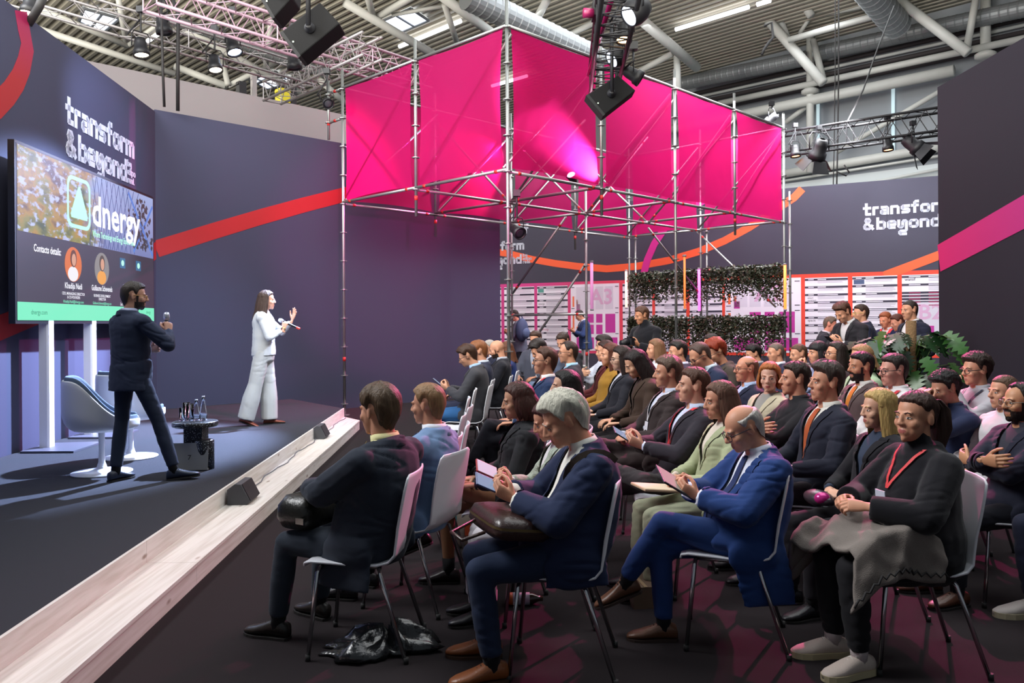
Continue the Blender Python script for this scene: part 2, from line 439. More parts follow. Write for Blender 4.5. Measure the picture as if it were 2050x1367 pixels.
def skeleton(o):
    V = Vector; J = {}
    zp = o.get('zp', 0.535 if o['pose'] == 'sit' else 0.945)
    dl = -17 if o['pose'] == 'sit' else 2
    l1, l2 = R(o.get('lean', dl)), R(o.get('lean', dl) + o.get('slouch', 15 if o['pose'] == 'sit' else 8))
    J['P'] = P = V((0, o.get('py', 0.0), zp))
    pts = [P.copy()]; angs = [l1]; n = 26; p = P.copy()
    for i in range(n):
        t = (i + 0.5) / n; a = l1 + (l2 - l1) * smooth01((t - 0.2) / 0.6)
        p = p + V((0, math.sin(a), math.cos(a))) * (0.52 / n); pts.append(p.copy()); angs.append(a)
    J['spine'] = (pts, angs); J['N'] = N = pts[-1]; J['l2'] = l2
    J['up'] = up = V((0, math.sin(l2), math.cos(l2))); J['fw'] = fw = V((0, math.cos(l2), -math.sin(l2)))
    sw = o.get('sw', 0.188 if o.get('sex', 'm') == 'm' else 0.165)
    tw = R(o.get('twist', 0))                       # shoulders turned to the person's left
    rot = Matrix.Rotation(tw, 3, 'Z')
    J['tw'] = rot
    for s, g in (('L', -1), ('R', 1)):
        J['sh' + s] = N - up * 0.082 + rot @ V((g * sw, 0.0, 0)) + fw * 0.004
        J['hip' + s] = P + V((g * 0.09, 0.0, 0))
    lg = o.get('legs', 'flat')
    if o['pose'] == 'sit':
        kz = 0.50
        kx = o.get('knees', 0.12); fwd = o.get('kf', 0.44)
        J['kneeL'] = V((-kx, fwd, kz)); J['kneeR'] = V((kx, fwd, kz))
        ft = o.get('feet', 0.02)
        J['ankL'] = V((-kx - 0.01, fwd + ft, 0.085)); J['ankR'] = V((kx + 0.01, fwd + ft + o.get('fsplit', 0.0), 0.085))
        J['toeL'] = V((-0.15, 1, 0)); J['toeR'] = V((0.15, 1, 0))
        if lg == 'crossL':                          # left leg over the right one
            J['kneeR'] = V((0.07, 0.43, 0.50)); J['ankR'] = V((0.05, 0.42, 0.085))
            J['kneeL'] = V((0.03, 0.43, 0.645)); J['ankL'] = V((0.13, 0.62, 0.30)); J['toeL'] = V((0.15, 0.85, -0.35))
        elif lg == 'crossR':
            J['kneeL'] = V((-0.07, 0.43, 0.50)); J['ankL'] = V((-0.05, 0.42, 0.085))
            J['kneeR'] = V((-0.03, 0.43, 0.645)); J['ankR'] = V((-0.13, 0.62, 0.30)); J['toeR'] = V((-0.15, 0.85, -0.35))
        elif lg == 'figure4':                       # right ankle resting on the left knee
            J['kneeR'] = V((0.36, 0.34, 0.62)); J['ankR'] = V((-0.08, 0.46, 0.64)); J['toeR'] = V((-0.75, 0.6, 0.2))
        elif lg == 'figure4L':
            J['kneeL'] = V((-0.36, 0.34, 0.62)); J['ankL'] = V((0.08, 0.46, 0.64)); J['toeL'] = V((0.75, 0.6, 0.2))
    else:
        for s, g in (('L', -1), ('R', 1)):
            off = o.get('step' + s, (0.0, 0.0))
            J['ank' + s] = V((g * 0.10 + off[0], off[1], 0.085 + o.get('lift' + s, 0)))
            mid = (J['hip' + s] + J['ank' + s]) / 2
            J['knee' + s] = mid + V((0, 0.02 + o.get('bend' + s, 0), 0.02))
            J['toe' + s] = V(o.get('toe' + s, (g * 0.2, 1, 0)))
    for k in ('kneeL', 'kneeR', 'ankL', 'ankR', 'toeL', 'toeR'):
        if k in o: J[k] = V(o[k])
    am = o.get('arms', 'lap'); am = (am, am) if isinstance(am, str) else am
    for s, g, a in (('L', -1, am[0]), ('R', 1, am[1])):
        W, hd, pd, hp, pole = arm_preset(a, g, J)
        E, W = ik(J['sh' + s], W, 0.285, 0.262, pole)
        hd = Vector(hd).normalized(); pd = Vector(pd); pd = (pd - hd * pd.dot(hd)).normalized()
        J['el' + s], J['wr' + s], J['hd' + s], J['pd' + s], J['hp' + s] = E, W, hd, pd, hp
    # head
    pitch, yaw = R(o.get('pitch', 4)), R(o.get('yaw', 0))
    J['base'] = Rx(l2)
    J['hc0'] = N + up * 0.149 + fw * 0.037
    J['hrot'] = Matrix.Rotation(yaw, 3, 'Z') @ Rx(pitch - l2) @ Matrix.Rotation(R(o.get('tilt', 0)), 3, 'Y')
    J['piv'] = Vector((0, -0.03, -0.115))
    J['hs'] = Vector(o.get('hs', (1, 1, 1)))
    return J

def head_pt(J, p):          # template coordinates -> person coordinates (rigid part of the head)
    p = Vector((p[0] * J['hs'].x, p[1] * J['hs'].y, p[2] * J['hs'].z))
    q = J['hrot'] @ (p - J['piv']) + J['piv']
    return J['hc0'] + J['base'] @ q

def torso_rings(J, off, o, t0=-0.10, t1=0.52, coat=False, seg=20):
    pts, angs = J['spine']; fat = o.get('fat', 0.0); f = o.get('sex', 'm') == 'f'
    prof = [(-0.12, 0.150, 0.120, 0), (-0.05, 0.168, 0.130, 0.0), (0.03, 0.168, 0.128, 0.004), (0.12, 0.155, 0.118, 0.008), (0.20, 0.150 if not f else 0.135, 0.112, 0.010),
            (0.30, 0.165 if not f else 0.146, 0.120, 0.012), (0.38, 0.176 if not f else 0.152, 0.122 if not f else 0.128, 0.010), (0.44, 0.172 if not f else 0.146, 0.106, 0.002), (0.485, 0.130, 0.082, -0.006), (0.51, 0.085, 0.066, -0.012), (0.545, 0.060, 0.058, -0.016)]
    rs = []
    for t, rx, ry, fo in prof:
        if t < t0 - 1e-6 or t > t1 + 0.03: continue
        belly = fat * max(0, 1 - abs(t - 0.12) / 0.30)
        rx += off + belly * 0.65; ry += off + belly; fo += belly * 0.55
        if coat and t < 0.25: rx = max(rx, 0.155 + off); ry = max(ry, 0.118 + off)
        k = t / 0.52 * (len(pts) - 1); i = max(0, min(len(pts) - 2, int(math.floor(k)))); w = k - i
        c = pts[i] + (pts[i + 1] - pts[i]) * w; a = angs[max(0, min(len(angs) - 1, i + 1))]
        u = Vector((0, math.cos(a), -math.sin(a)))
        tw = Matrix.Rotation(0, 3, 'Z') if t < 0.1 else J['tw']
        rs.append([c + u * fo + tw @ (Vector((1, 0, 0)) * (rx * math.copysign(abs(math.cos(q)) ** 0.85, math.cos(q)))) + tw @ (u * (ry * math.copysign(abs(math.sin(q)) ** 0.9, math.sin(q)))) for q in [2 * math.pi * m / seg for m in range(seg)]])
    return rs

def wrinkle(me, amp, fr=(7, 7, 15), seed=0.0):
    v = arrays(me); n = np.empty(len(v) * 3, 'f4'); me.vertices.foreach_get('normal', n); n = n.reshape(-1, 3)
    d = np.empty(len(v), 'f4'); N_ = mnoise.noise
    for i, p in enumerate(v):
        w = N_((p[0] * 3.5 + seed, p[1] * 3.5, p[2] * 3.5))
        a = N_((p[0] * fr[0] + seed + w * 0.8, p[1] * fr[1] + w * 0.8, p[2] * fr[2] - w * 1.6))
        b = N_((p[0] * 12 - seed + w, p[1] * 12, p[2] * 22 + w * 2))
        q = N_((p[0] * 5 + p[2] * 5 + seed, p[1] * 5 - p[2] * 3, p[2] * 15 + p[0] * 4)); mk = smooth01(w * 1.6 + 0.35)
        d[i] = 0.6 * w + 0.6 * a - 0.35 * abs(b) - 1.3 * mk * math.exp(-(q / 0.11) ** 2)
    set_co(me, v + n * (d * amp)[:, None])

def make_shoe(J, side, o, root):
    A = J['ank' + side]; d = Vector(J['toe' + side]).normalized()
    sole_up = Vector((0, 0, 1)); x = d.cross(sole_up).normalized(); u = x.cross(d).normalized()
    M = Matrix((x, d, u)).transposed()
    kind = o.get('shoe_kind', 'oxford'); big = 1.06 if kind == 'trainer' else 1.0
    prof = [(-0.074, 0.016, 0.052), (-0.064, 0.031, 0.085), (-0.02, 0.037, 0.102), (0.025, 0.037, 0.097), (0.07, 0.042, 0.075), (0.12, 0.047, 0.057), (0.165, 0.040, 0.046), (0.192, 0.026, 0.036), (0.203, 0.010, 0.026)]
    if kind == 'trainer': prof = [(y, w * 1.06, h * (1.0 if y < 0.03 else 1.12)) for y, w, h in prof]
    if kind == 'flat': prof = [(y, w * 0.86, h * 0.72) for y, w, h in prof]
    b = MB(); rs = []
    for y, w, h in prof:
        rs.append([A + M @ Vector((w * math.copysign(abs(math.cos(q)) ** 0.75, math.cos(q)), y * big, -0.085 + 0.012 + (h - 0.012) * (0.5 + 0.5 * math.sin(q)))) for q in [2 * math.pi * m / 14 for m in range(14)]])
    b.rings(rs)
    sh = b.obj('shoe', cloth(o.get('shoes', '#17151a'), kind='leather') if kind != 'trainer' else mat('trainer_' + o['shoes'].strip('#'), o['shoes'], rough=0.7, bump=0.1, scale=150, var=0.08), root, smooth=True)
    b = MB(); th = 0.030 if kind == 'trainer' else 0.014
    out = [(w * 1.10, y) for y, w, h in prof]
    ring = [(w, y * big) for w, y in out] + [(-w, y * big) for w, y in reversed(out)]
    lo = [A + M @ Vector((w, y, -0.085)) for w, y in ring]; hi = [A + M @ Vector((w, y, -0.085 + th)) for w, y in ring]
    b.rings([lo, hi])
    b.obj('sole', mat('sole_' + o.get('sole', '#1a1716').strip('#'), o.get('sole', '#1a1716'), rough=0.7), sh)
    if kind in ('oxford', 'trainer') and o['lod'] == 0:
        b = MB()
        for k in range(4):
            y = 0.035 + k * 0.017; h = 0.092 - k * 0.011 + (0.010 if kind == 'trainer' else 0)
            b.tube([A + M @ Vector((-0.022, y, -0.085 + h - 0.008)), A + M @ Vector((0, y + 0.004, -0.085 + h + 0.003)), A + M @ Vector((0.022, y, -0.085 + h - 0.008))], 0.0028, 6)
        b.obj('lace', mat('lace_' + kind, '#1c130c' if kind == 'oxford' else '#d8d4cc', rough=0.8), sh, smooth=True)
    return A + M @ Vector((0, -0.012, 0.0))

def hair_mesh(J, o, lod):
    st = o.get('hair', 'short'); hr = {}
    nA, nP = (56, 26) if lod == 0 else (40, 18) if lod == 1 else (26, 12)
    C = Vector((0, -0.014, 0.034)); RX, RY, RZ = 0.0755, 0.0955, 0.0850
    def lerp_tab(tab, a):
        a = abs(a)
        for (a0, v0), (a1, v1) in zip(tab, tab[1:]):
            if a <= a1: return v0 + (v1 - v0) * (a - a0) / (a1 - a0)
        return tab[-1][1]
    line = [(0, 62), (38, 64), (58, 72), (72, 98), (82, 100), (92, 84), (106, 92), (122, 120), (150, 130), (180, 132)]
    low = [(0, 0), (180, 0)]
    top, side, back, amp, kind = 0.016, 0.008, 0.012, 0.005, 'cap'
    if st == 'buzz': top, side, back, amp = 0.006, 0.004, 0.005, 0.001
    if st == 'short': top, side, back = 0.017, 0.008, 0.012
    if st == 'thick': top, side, back, amp = 0.027, 0.017, 0.021, 0.010
    if st == 'quiff': top, side, back, amp = 0.030, 0.009, 0.013, 0.008
    if st == 'curly': top, side, back, amp = 0.032, 0.022, 0.028, 0.011; kind = 'curl'
    if st == 'balding':
        top, side, back, amp = 0.004, 0.007, 0.008, 0.001
        low = [(0, 62), (40, 62), (60, 66), (80, 66), (110, 60), (140, 56), (180, 52)]
        line = [(0, 62.5), (40, 62.5), (58, 72), (72, 96), (82, 98), (92, 84), (106, 92), (122, 120), (150, 130), (180, 132)]
    if st == 'receding': line = [(0, 48), (30, 40), (52, 52), (68, 92), (82, 98), (92, 84), (106, 92), (122, 120), (150, 130), (180, 132)]; top, side = 0.010, 0.009
    if st in ('long', 'bob', 'fringe', 'pony', 'medium'):
        top, side, back, amp = 0.016, 0.012, 0.016, 0.005
        line = [(0, 60), (35, 62), (55, 74), (75, 100), (95, 108), (180, 122)]
        if st == 'fringe': line = [(0, 84), (40, 86), (55, 92), (75, 100), (95, 108), (180, 122)]
        if st == 'pony': top, side, back = 0.010, 0.007, 0.009; line = [(0, 62), (38, 64), (58, 72), (74, 90), (84, 90), (94, 80), (106, 92), (122, 112), (150, 120), (180, 120)]
    sd = rnd.random() * 50
    longish = st in ('long', 'bob', 'fringe', 'medium'); a0 = 60
    def surf(a, phi, p0, p1, taper=True):
        ar = R(a); ph = R(phi); front = math.cos(ar)
        base = top * max(0, math.cos(ph)) + (side + (back - side) * smooth01(-front)) * (1 - max(0, math.cos(ph)))
        if st == 'quiff': base += 0.014 * smooth01(front) * smooth01(phi / 55)
        if st in ('short', 'thick', 'quiff', 'curly'): base += 0.006 * smooth01((front - 0.2) * 1.5) * smooth01(phi / 50)
        e = smooth01(min(1, (p1 - phi) / (9 + 26 * smooth01(-front * 1.5 + 0.6)) + 0.02)) if taper else 1.0
        if p0 > 1: e *= smooth01((phi - p0) / 10 + 0.02)
        d = Vector((math.sin(ar) * math.sin(ph), math.cos(ar) * math.sin(ph), math.cos(ph)))
        if kind == 'curl': nz = mnoise.noise((d.x * 9 + sd, d.y * 9, d.z * 9)) * amp + mnoise.noise((d.x * 19 + sd, d.y * 19, d.z * 19)) * amp * 0.7
        else:
            part = a + phi * 0.25
            nz = mnoise.noise((math.sin(R(part)) * 4.5 + sd, math.cos(R(part)) * 4.5, phi * 0.012)) * amp + mnoise.noise((math.sin(R(part)) * 14 + sd, math.cos(R(part)) * 14, phi * 0.02)) * amp * 0.55
        t = -0.003 + (base + nz + 0.003) * e
        if phi <= 90: q = Vector((d.x * (RX + t), d.y * (RY + t), d.z * (RZ + t)))
        else:
            k_ = (phi - 90) / 37.0; rr_ = 1 - 0.17 * k_ * k_
            q = Vector((math.sin(ar) * (RX * rr_ + t), math.cos(ar) * (RY * rr_ + t), -(phi - 90) * 0.0029))
        return C + q
    b = MB(); rows = []
    for i in range(nP + 1):
        row = []
        for k in range(nA):
            a = -180 + 360 * k / nA
            p0, p1 = lerp_tab(low, a), lerp_tab(line, a)
            if st not in ('buzz', 'balding'): p1 += 3.0 * mnoise.noise((a * 0.09, sd, 2)) + 2.0 * mnoise.noise((a * 0.3, sd, 5))
            if longish and abs(a) > a0: p1 = 92
            phi = 0.6 if (i == 0 and p0 < 1) else p0 + (p1 - p0) * (i / nP)
            row.append(surf(a, phi, p0, p1, not (longish and abs(a) > a0)))
        rows.append(row)
    b.grid(rows, True)
    if low[0][1] < 1:
        b.f.append(tuple(range(nA - 1, -1, -1))); b.m.append(0)
    if longish:
        L = o.get('hlen', {'long': 0.34, 'bob': 0.145, 'fringe': 0.19, 'medium': 0.20}[st])
        nC = int(nA * 1.1); nR = 16 if lod < 2 else 9
        for lay in (1.0, 0.84):
            rows = []
            for i in range(nR + 1):
                w = i / nR; row = []
                for k in range(nC + 1):
                    a = a0 + (360 - 2 * a0) * k / nC; an = a - 360 if a > 180 else a; ar = R(a); back_ = smooth01(-math.cos(ar) * 0.9 + 0.3)
                    p = surf(an, 88, 0, 92, False)
                    q = (p - C); q.z = 0
                    edge = smooth01(min(k, nC - k) / (nC * 0.10))
                    z = p.z - w * (L + 0.03) * (0.84 + 0.16 * back_)
                    if st == 'bob': fl = 1 + 0.20 * math.sin(w * 2.4) - 0.30 * max(0, w - 0.7)
                    else: fl = 1 + 0.10 * math.sin(min(1, w * 1.6) * 2.2) + 0.22 * w * w
                    n = mnoise.noise((math.sin(ar) * 4 + sd, math.cos(ar) * 4, w * 1.4 + lay * 3)) * 0.075 + mnoise.noise((math.sin(ar) * 13 + sd, math.cos(ar) * 13, w * 1.1 + lay)) * 0.045
                    r = (fl + n * (0.3 + 0.7 * w)) * lay * (0.93 + 0.07 * edge)
                    zz = z + mnoise.noise((math.sin(ar) * 9 + sd, math.cos(ar) * 9, lay)) * 0.045 * w
                    fy = 1.0 if q.y < 0 else 0.80 + 0.20 * (1 - w)
                    row.append(Vector((q.x * r, C.y + q.y * r * fy - 0.020 * w, zz)))
                rows.append(row)
            b.grid(rows)
    vs = b.v
    b.v = [tuple(head_pt(J, p)) for p in vs]
    return b

def person(label, group, px, ytop, d, face, o):
    """px, ytop: where the crown of the head shows in the photograph; d: distance; face: heading (0 away, 90 to the stage)"""
    o = dict(o); o.setdefault('pose', 'sit'); lod = o.setdefault('lod', 0 if d < 5.0 else 1 if d < 7.7 else 2)
    sex = o.setdefault('sex', 'm'); kind = o.setdefault('wear', 'suit')
    J = skeleton(o)
    vox = (0.0100, 0.0140, 0.0185)[lod]
    skin = skin_mat(o.get('skin', '#c08a6e'))
    # -- placement
    crown = head_pt(J, (0, -0.01, 0.118))
    T = at(px, ytop, d)
    s = max(0.88, min(1.12, (T.z - o.get('floor', 0.0)) / crown.z)) if 'scale' not in o else o['scale']
    hc = head_pt(J, (0, 0, 0)); rz = R(face)
    q = Matrix.Rotation(rz, 3, 'Z') @ Vector((hc.x, hc.y, 0)) * s
    u, _ = uv_of(px, ytop)
    loc = Vector((u * d - q.x, d - q.y, o.get('floor', 0.0)))
    # -- body: coarse trunk and limbs, fine head and hands, bridged into one skin
    b = MB()
    b.rings(torso_rings(J, -0.006, o))
    b.capsule(J['N'] - J['up'] * 0.05, J['N'] + J['up'] * 0.05, 0.056, 0.052)
    for g in 'LR':
        b.capsule(J['sh' + g], J['el' + g], 0.048, 0.040); b.capsule(J['el' + g], J['wr' + g], 0.038, 0.026)
        b.capsule(J['N'] - J['up'] * 0.07, J['sh' + g], 0.055, 0.05)
        b.capsule(J['hip' + g], J['knee' + g], 0.078, 0.052); b.capsule(J['knee' + g], J['ank' + g], 0.050, 0.034)
        t = Vector(J['toe' + g]).normalized()
        b.capsule(J['ank' + g] - Vector((0, 0, 0.045)), J['ank' + g] - Vector((0, 0, 0.055)) + t * 0.10, 0.024, 0.018)
    me = remesh(b, 0.024 if lod < 2 else 0.030, 1)
    bm = bmesh.new(); bm.from_mesh(me); bpy.data.meshes.remove(me)
    kill = set()
    fore = {g: (J['wr' + g] - J['el' + g]).normalized() for g in 'LR'}
    for v in bm.verts:
        r = v.co - J['N']
        if r.dot(J['up']) > -0.008 and r.length < 0.16: kill.add(v)
        for g in 'LR':
            r = v.co - (J['wr' + g] - fore[g] * 0.062); t = r.dot(fore[g])
            if t > 0 and (r - fore[g] * t).length < 0.046 and t < 0.12: kill.add(v)
    bmesh.ops.delete(bm, geom=list(kill), context='VERTS')
    def graft(co, fs, mi=None):
        vs = [bm.verts.new(p) for p in co]
        for k, f in enumerate(fs):
            q = bm.faces.new([vs[i] for i in f]); q.smooth = True
            if mi is not None: q.material_index = mi[k]
        return vs
    parts = []
    hco, hfs = head_template(sex, lod)
    out = []; hs = J['hs']
    Rm = np.array(J['hrot']); B = np.array(J['base']); pv = np.array(J['piv'])
    cs = hco * np.array((hs.x, hs.y, hs.z), 'f4')[None, :]
    rig = (cs - pv) @ Rm.T + pv
    w = np.clip((hco[:, 2] + 0.165) / 0.085, 0, 1); w = (w * w * (3 - 2 * w))[:, None]
    loc_h = (hco * (1 - w) + rig * w)
    H = loc_h @ B.T + np.array(J['hc0'])
    cen = np.array([hco[list(f)].mean(0) for f in hfs])
    lips = ((np.abs(cen[:, 0]) < 0.0225 - np.abs(cen[:, 2] + 0.061) * 1.1) & (cen[:, 2] < -0.0505) & (cen[:, 2] > -0.0715) & (cen[:, 1] > 0.076)).astype(int)
    parts.append(graft(H, hfs, lips))
    for g, sg in (('L', -1), ('R', 1)):
        co, fs = hand_template(J['hp' + g], lod)
        hk = 0.92 if sex == 'f' else 1.0
        X = J['hd' + g].cross(-J['pd' + g]); M = np.array((tuple(X), tuple(J['hd' + g]), tuple(-J['pd' + g])))
        cc = co.copy() * hk
        if sg < 0: cc[:, 0] *= -1; fs = [tuple(reversed(f)) for f in fs]
        parts.append(graft(cc @ M + np.array(J['wr' + g]), fs))
    coarse_v = None
    lp = loops_of(bm)
    own = [set(p) for p in parts]
    mine = [[l for l in lp if l[1][0].verts[0] in sset] for sset in own]
    rest = [l for l in lp if not any(l[1][0].verts[0] in sset for sset in own)]
    for m in mine:
        if not m or not rest: continue
        m = max(m, key=lambda l: len(l[1])); c = min(rest, key=lambda l: (l[0] - m[0]).length)
        if (c[0] - m[0]).length > 0.12: continue
        try: bmesh.ops.bridge_loops(bm, edges=m[1] + c[1]); rest.remove(c)
        except Exception: pass
    for f in bm.faces: f.smooth = True
    me = bpy.data.meshes.new('person'); bm.to_mesh(me); bm.free()
    lipc = o.get('lip', '#a06a5c' if sex == 'm' else '#9c554e')
    me.materials.append(skin); me.materials.append(mat('lip_' + lipc.strip('#'), lipc, rough=0.45))
    root = link('person', me)
    root.location = loc; root.rotation_euler = (0, 0, rz); root.scale = (s, s, s)
    tag(root, label, 'person', group)
    # -- eyes, brows
    def skin_y(x, z, rad=0.007):
        m = (np.abs(hco[:, 0] - x) < rad) & (np.abs(hco[:, 2] - z) < rad) & (hco[:, 1] > 0.03)
        return float(hco[m, 1].max()) if m.any() else 0.078
    for q in (-1, 1):
        e = MB(); y0 = skin_y(q * 0.031, 0.001, 0.005 if lod < 2 else 0.008); cx_, cz_ = q * 0.0310, 0.0005
        rot = Matrix.Rotation(-q * 0.30, 3, 'Z')
        e.ellipsoid((cx_, y0 - 0.0030, cz_), (0.0135, 0.0050, 0.0058), 14, 8, rot); n0 = len(e.f)
        e.ellipsoid((cx_ - q * 0.001, y0 + 0.0004, cz_ + 0.0006), (0.0056, 0.0022, 0.0054), 12, 7, rot)
        lid = [(cx_ + q * t * 0.0145, y0 + 0.0012 - abs(t) * 0.004 - (0.003 if t > 0.5 else 0), cz_ + 0.0062 * (1 - t * t) + 0.0004) for t in (-1, -0.6, -0.2, 0.2, 0.6, 1)]
        e.tube(lid, [0.0008, 0.0015, 0.0017, 0.0017, 0.0016, 0.0008], 6)
        e.m = [0] * n0 + [1] * (len(e.f) - n0)
        e.v = [tuple(head_pt(J, p)) for p in e.v]
        e.obj('eye', [mat('eye_white', '#a89c94', rough=0.3), mat('iris', '#1e140f', rough=0.25)], root, smooth=True)
        e = MB()
        pts = [(q * x, skin_y(q * x, z, 0.006 if lod < 2 else 0.009) + 0.0006, z) for x, z in ((0.0125, 0.0205), (0.020, 0.0240), (0.030, 0.0262), (0.040, 0.0245), (0.047, 0.0205))]
        e.tube([head_pt(J, p) for p in pts], [0.0018, 0.0028, 0.0030, 0.0026, 0.0012], 6)
        e.obj('eyebrow', hair_mat(o.get('brow', o.get('hairc', '#2a1c14'))), root, smooth=True)
    # -- hair, beard, glasses
    if o.get('hair', 'short') != 'bald':
        hb = hair_mesh(J, o, lod)
        hm = hair_mat(o.get('hairc', '#2a1c14'))
        hair = hb.obj('hair', hm, root, smooth=True)
        if o.get('hair') == 'pony':
            t = MB(); pl = [(0, -0.085, 0.085), (0.0, -0.125, 0.085), (0.0, -0.16, 0.04), (0.0, -0.165, -0.05), (0.01, -0.15, -0.15), (0.01, -0.13, -0.26)]
            rs = []
            for i, (c, r) in enumerate(zip(pl, (0.016, 0.030, 0.046, 0.052, 0.042, 0.012))):
                rs.append([Vector(c) + Vector((math.cos(a) * r, math.sin(a) * r * 0.8, 0)) * (1 + 0.35 * mnoise.noise((a * 2.2, i * 0.3, 3))) for a in [2 * math.pi * k / 20 for k in range(20)]])
            t.rings(rs); t.v = [tuple(head_pt(J, p)) for p in t.v]
            t.obj('ponytail', hm, hair, smooth=True)
    if o.get('beard'):
        full = o['beard'] == 'full'
        bd = MB(); used = {}
        nrm = H - np.array(J['hc0']); nrm /= np.linalg.norm(nrm, axis=1)[:, None]
        for f, c in zip(hfs, cen):
            x, y, z = abs(c[0]), c[1], c[2]
            jaw = z < -0.046 and y > 0.0 and z > -0.128 and not (z > -0.078 and x < 0.026 and y > 0.075 and z < -0.046) and (z > -0.108 or y > 0.025)
            sideb = 0.048 < x < 0.0705 and -0.05 < z < 0.006 and 0.012 < y < 0.030
            mous = x < 0.030 and -0.050 < z < -0.037 and y > 0.078
            if jaw or sideb or mous:
                idx = []
                for i in f:
                    if i not in used: used[i] = len(bd.v); bd.v.append(tuple(H[i] + nrm[i] * (0.005 if full else 0.0022)))
                    idx.append(used[i])
                bd.f.append(tuple(idx)); bd.m.append(0)
        if bd.f: bd.obj('beard', hair_mat(o.get('beardc', o.get('hairc', '#2a1c14'))), root, smooth=True)
    if o.get('glasses'):
        g = MB(); gc = o['glasses']
        for q in (-1, 1):
            ring = [head_pt(J, (q * 0.033 + math.copysign(abs(math.cos(a)) ** 0.7, math.cos(a)) * 0.0245, 0.0985 - 0.006 * abs(math.cos(a)) * (1 if q * math.cos(a) > 0 else 0), -0.001 + math.copysign(abs(math.sin(a)) ** 0.7, math.sin(a)) * 0.0185)) for a in [2 * math.pi * k / 18 for k in range(19)]]
            g.tube(ring, 0.0022, 6, caps=False)
            g.tube([head_pt(J, p) for p in ((q * 0.057, 0.092, 0.006), (q * 0.075, 0.05, 0.008), (q * 0.080, -0.005, 0.010), (q * 0.079, -0.022, -0.006))], 0.0024, 6)
        g.tube([head_pt(J, p) for p in ((-0.009, 0.100, 0.003), (0, 0.104, 0.005), (0.009, 0.100, 0.003))], 0.0022, 6)
        g.obj('glasses', mat('frame_' + gc.strip('#'), gc, rough=0.35), root, smooth=True)
    # -- clothes
    sd = rnd.random() * 30
    N, up, fw = J['N'], J['up'], J['tw'] @ J['fw']; X = J['tw'] @ Vector((1, 0, 0))
    fat = o.get('fat', 0.0)
    def upper(off, sleeve=0.95, t0=-0.10, hang=None, arm=0.0):
        b = MB(); b.rings(torso_rings(J, off, o, t0=t0, coat=True))
        b.capsule(J['shL'], J['shR'], 0.052 + off * 0.5, 0.052 + off * 0.5)
        b.capsule(N - up * 0.03, J['shL'], 0.055 + off * 0.5, 0.05 + off); b.capsule(N - up * 0.03, J['shR'], 0.055 + off * 0.5, 0.05 + off)
        for g in 'LR':
            ra = (0.050 if sex == 'm' else 0.042) + off * 0.75 + arm + fat * 0.3
            b.capsule(J['sh' + g], J['el' + g], ra - 0.003, ra * 0.88)
            E, W = J['el' + g], J['wr' + g]
            if sleeve > 0.1: b.tube([E, E + (W - E) * 0.4, E + (W - E) * (sleeve * 0.97)], [ra * 0.86, ra * 0.80, ra * 0.66], 14)
        for extra in (hang or []):
            if extra[0] == 'loft': b.rings([[Vector((x + rx * math.cos(2 * math.pi * m / 20), y + ry * math.copysign(abs(math.sin(2 * math.pi * m / 20)) ** 0.7, math.sin(2 * math.pi * m / 20)), z)) for m in range(20)] for x, y, z, rx, ry in extra[1]])
            else: b.ellipsoid(*extra)
        return b
    main = None; shirt_me = None
    apex = o.get('vdeep', 0.30)
    if kind in ('suit', 'blazer'):
        b = upper(0.012 + 0.0, sleeve=1.0, t0=-0.05)
        shirt_me = remesh(b, vox * 1.75, 3)
        hang = []
        if o['pose'] == 'sit':
            for g in (-1, 1): hang.append(((g * (0.168 + fat * 0.5), 0.015, J['P'].z - 0.02 + o.get('hangz', 0)), (0.040, 0.15, 0.105)))
            hang.append(((0, 0.035, J['P'].z + 0.035), (0.180 + fat * 0.6, 0.15 + fat, 0.10)))
        else:
            zz = J['P'].z; hang.append(('loft', [(0, 0.0, zz + 0.16, 0.165 + fat, 0.125 + fat), (0, -0.005, zz + 0.04, 0.185 + fat, 0.142 + fat), (0, -0.008, zz - 0.08, 0.198 + fat, 0.152 + fat), (0, -0.008, zz - 0.155, 0.202 + fat, 0.156 + fat)]))
        hang += o.get('drape', [])
        b = upper(0.026, sleeve=0.93, hang=hang, arm=0.004)
        main = remesh(b, vox, 6 if lod == 0 else 3); wrinkle(main, 0.0065, seed=sd)
        # cut the V open
        A = N - up * apex + fw * 0.1
        hw = o.get('vwide', 0.078)
        ca = math.atan2(hw, apex)
        def vplane(sg, ang, sh=0.0): return (A + X * (sg * sh), (X * (sg * math.cos(ang)) - up * math.sin(ang)).normalized())
        frontal = lambda c, n: (c - N).dot(fw) > 0.015 and n.dot(fw) > -0.2 and (c - N).dot(up) > -apex - 0.05 and abs((c - N).dot(X)) < 0.2
        lap = []
        for sg in (-1, 1):
            pl = vplane(sg, ca); pl2 = vplane(sg, ca + 0.17)
            L = strips(main, [pl, (pl2[0], -pl2[1]), (N - up * (apex - 0.012), up), (N - up * 0.012, -up)], frontal, 0.006, name='lapel')
            if L: lap.append(L)
        bm = bmesh.new(); bm.from_mesh(main)
        ff = [f for f in bm.faces if frontal(f.calc_center_median(), f.normal)]
        for sg in (-1, 1):
            ff = [f for f in bm.faces if frontal(f.calc_center_median(), f.normal)]
            geom = list({v for f in ff for v in f.verts}) + list({e for f in ff for e in f.edges}) + ff
            p, n = vplane(sg, ca); bmesh.ops.bisect_plane(bm, geom=geom, plane_co=p, plane_no=n, dist=1e-6)
        dele = []
        for f in bm.faces:
            c = f.calc_center_median()
            if frontal(c, f.normal) and all((c - vplane(sg, ca)[0]).dot(vplane(sg, ca)[1]) < 0 for sg in (-1, 1)): dele.append(f)
        bmesh.ops.delete(bm, geom=dele, context='FACES')
        bm.to_mesh(main); bm.free()
        jm = cloth(o.get('jacket', '#1c2030'), kind=o.get('jkind', 'weave'))
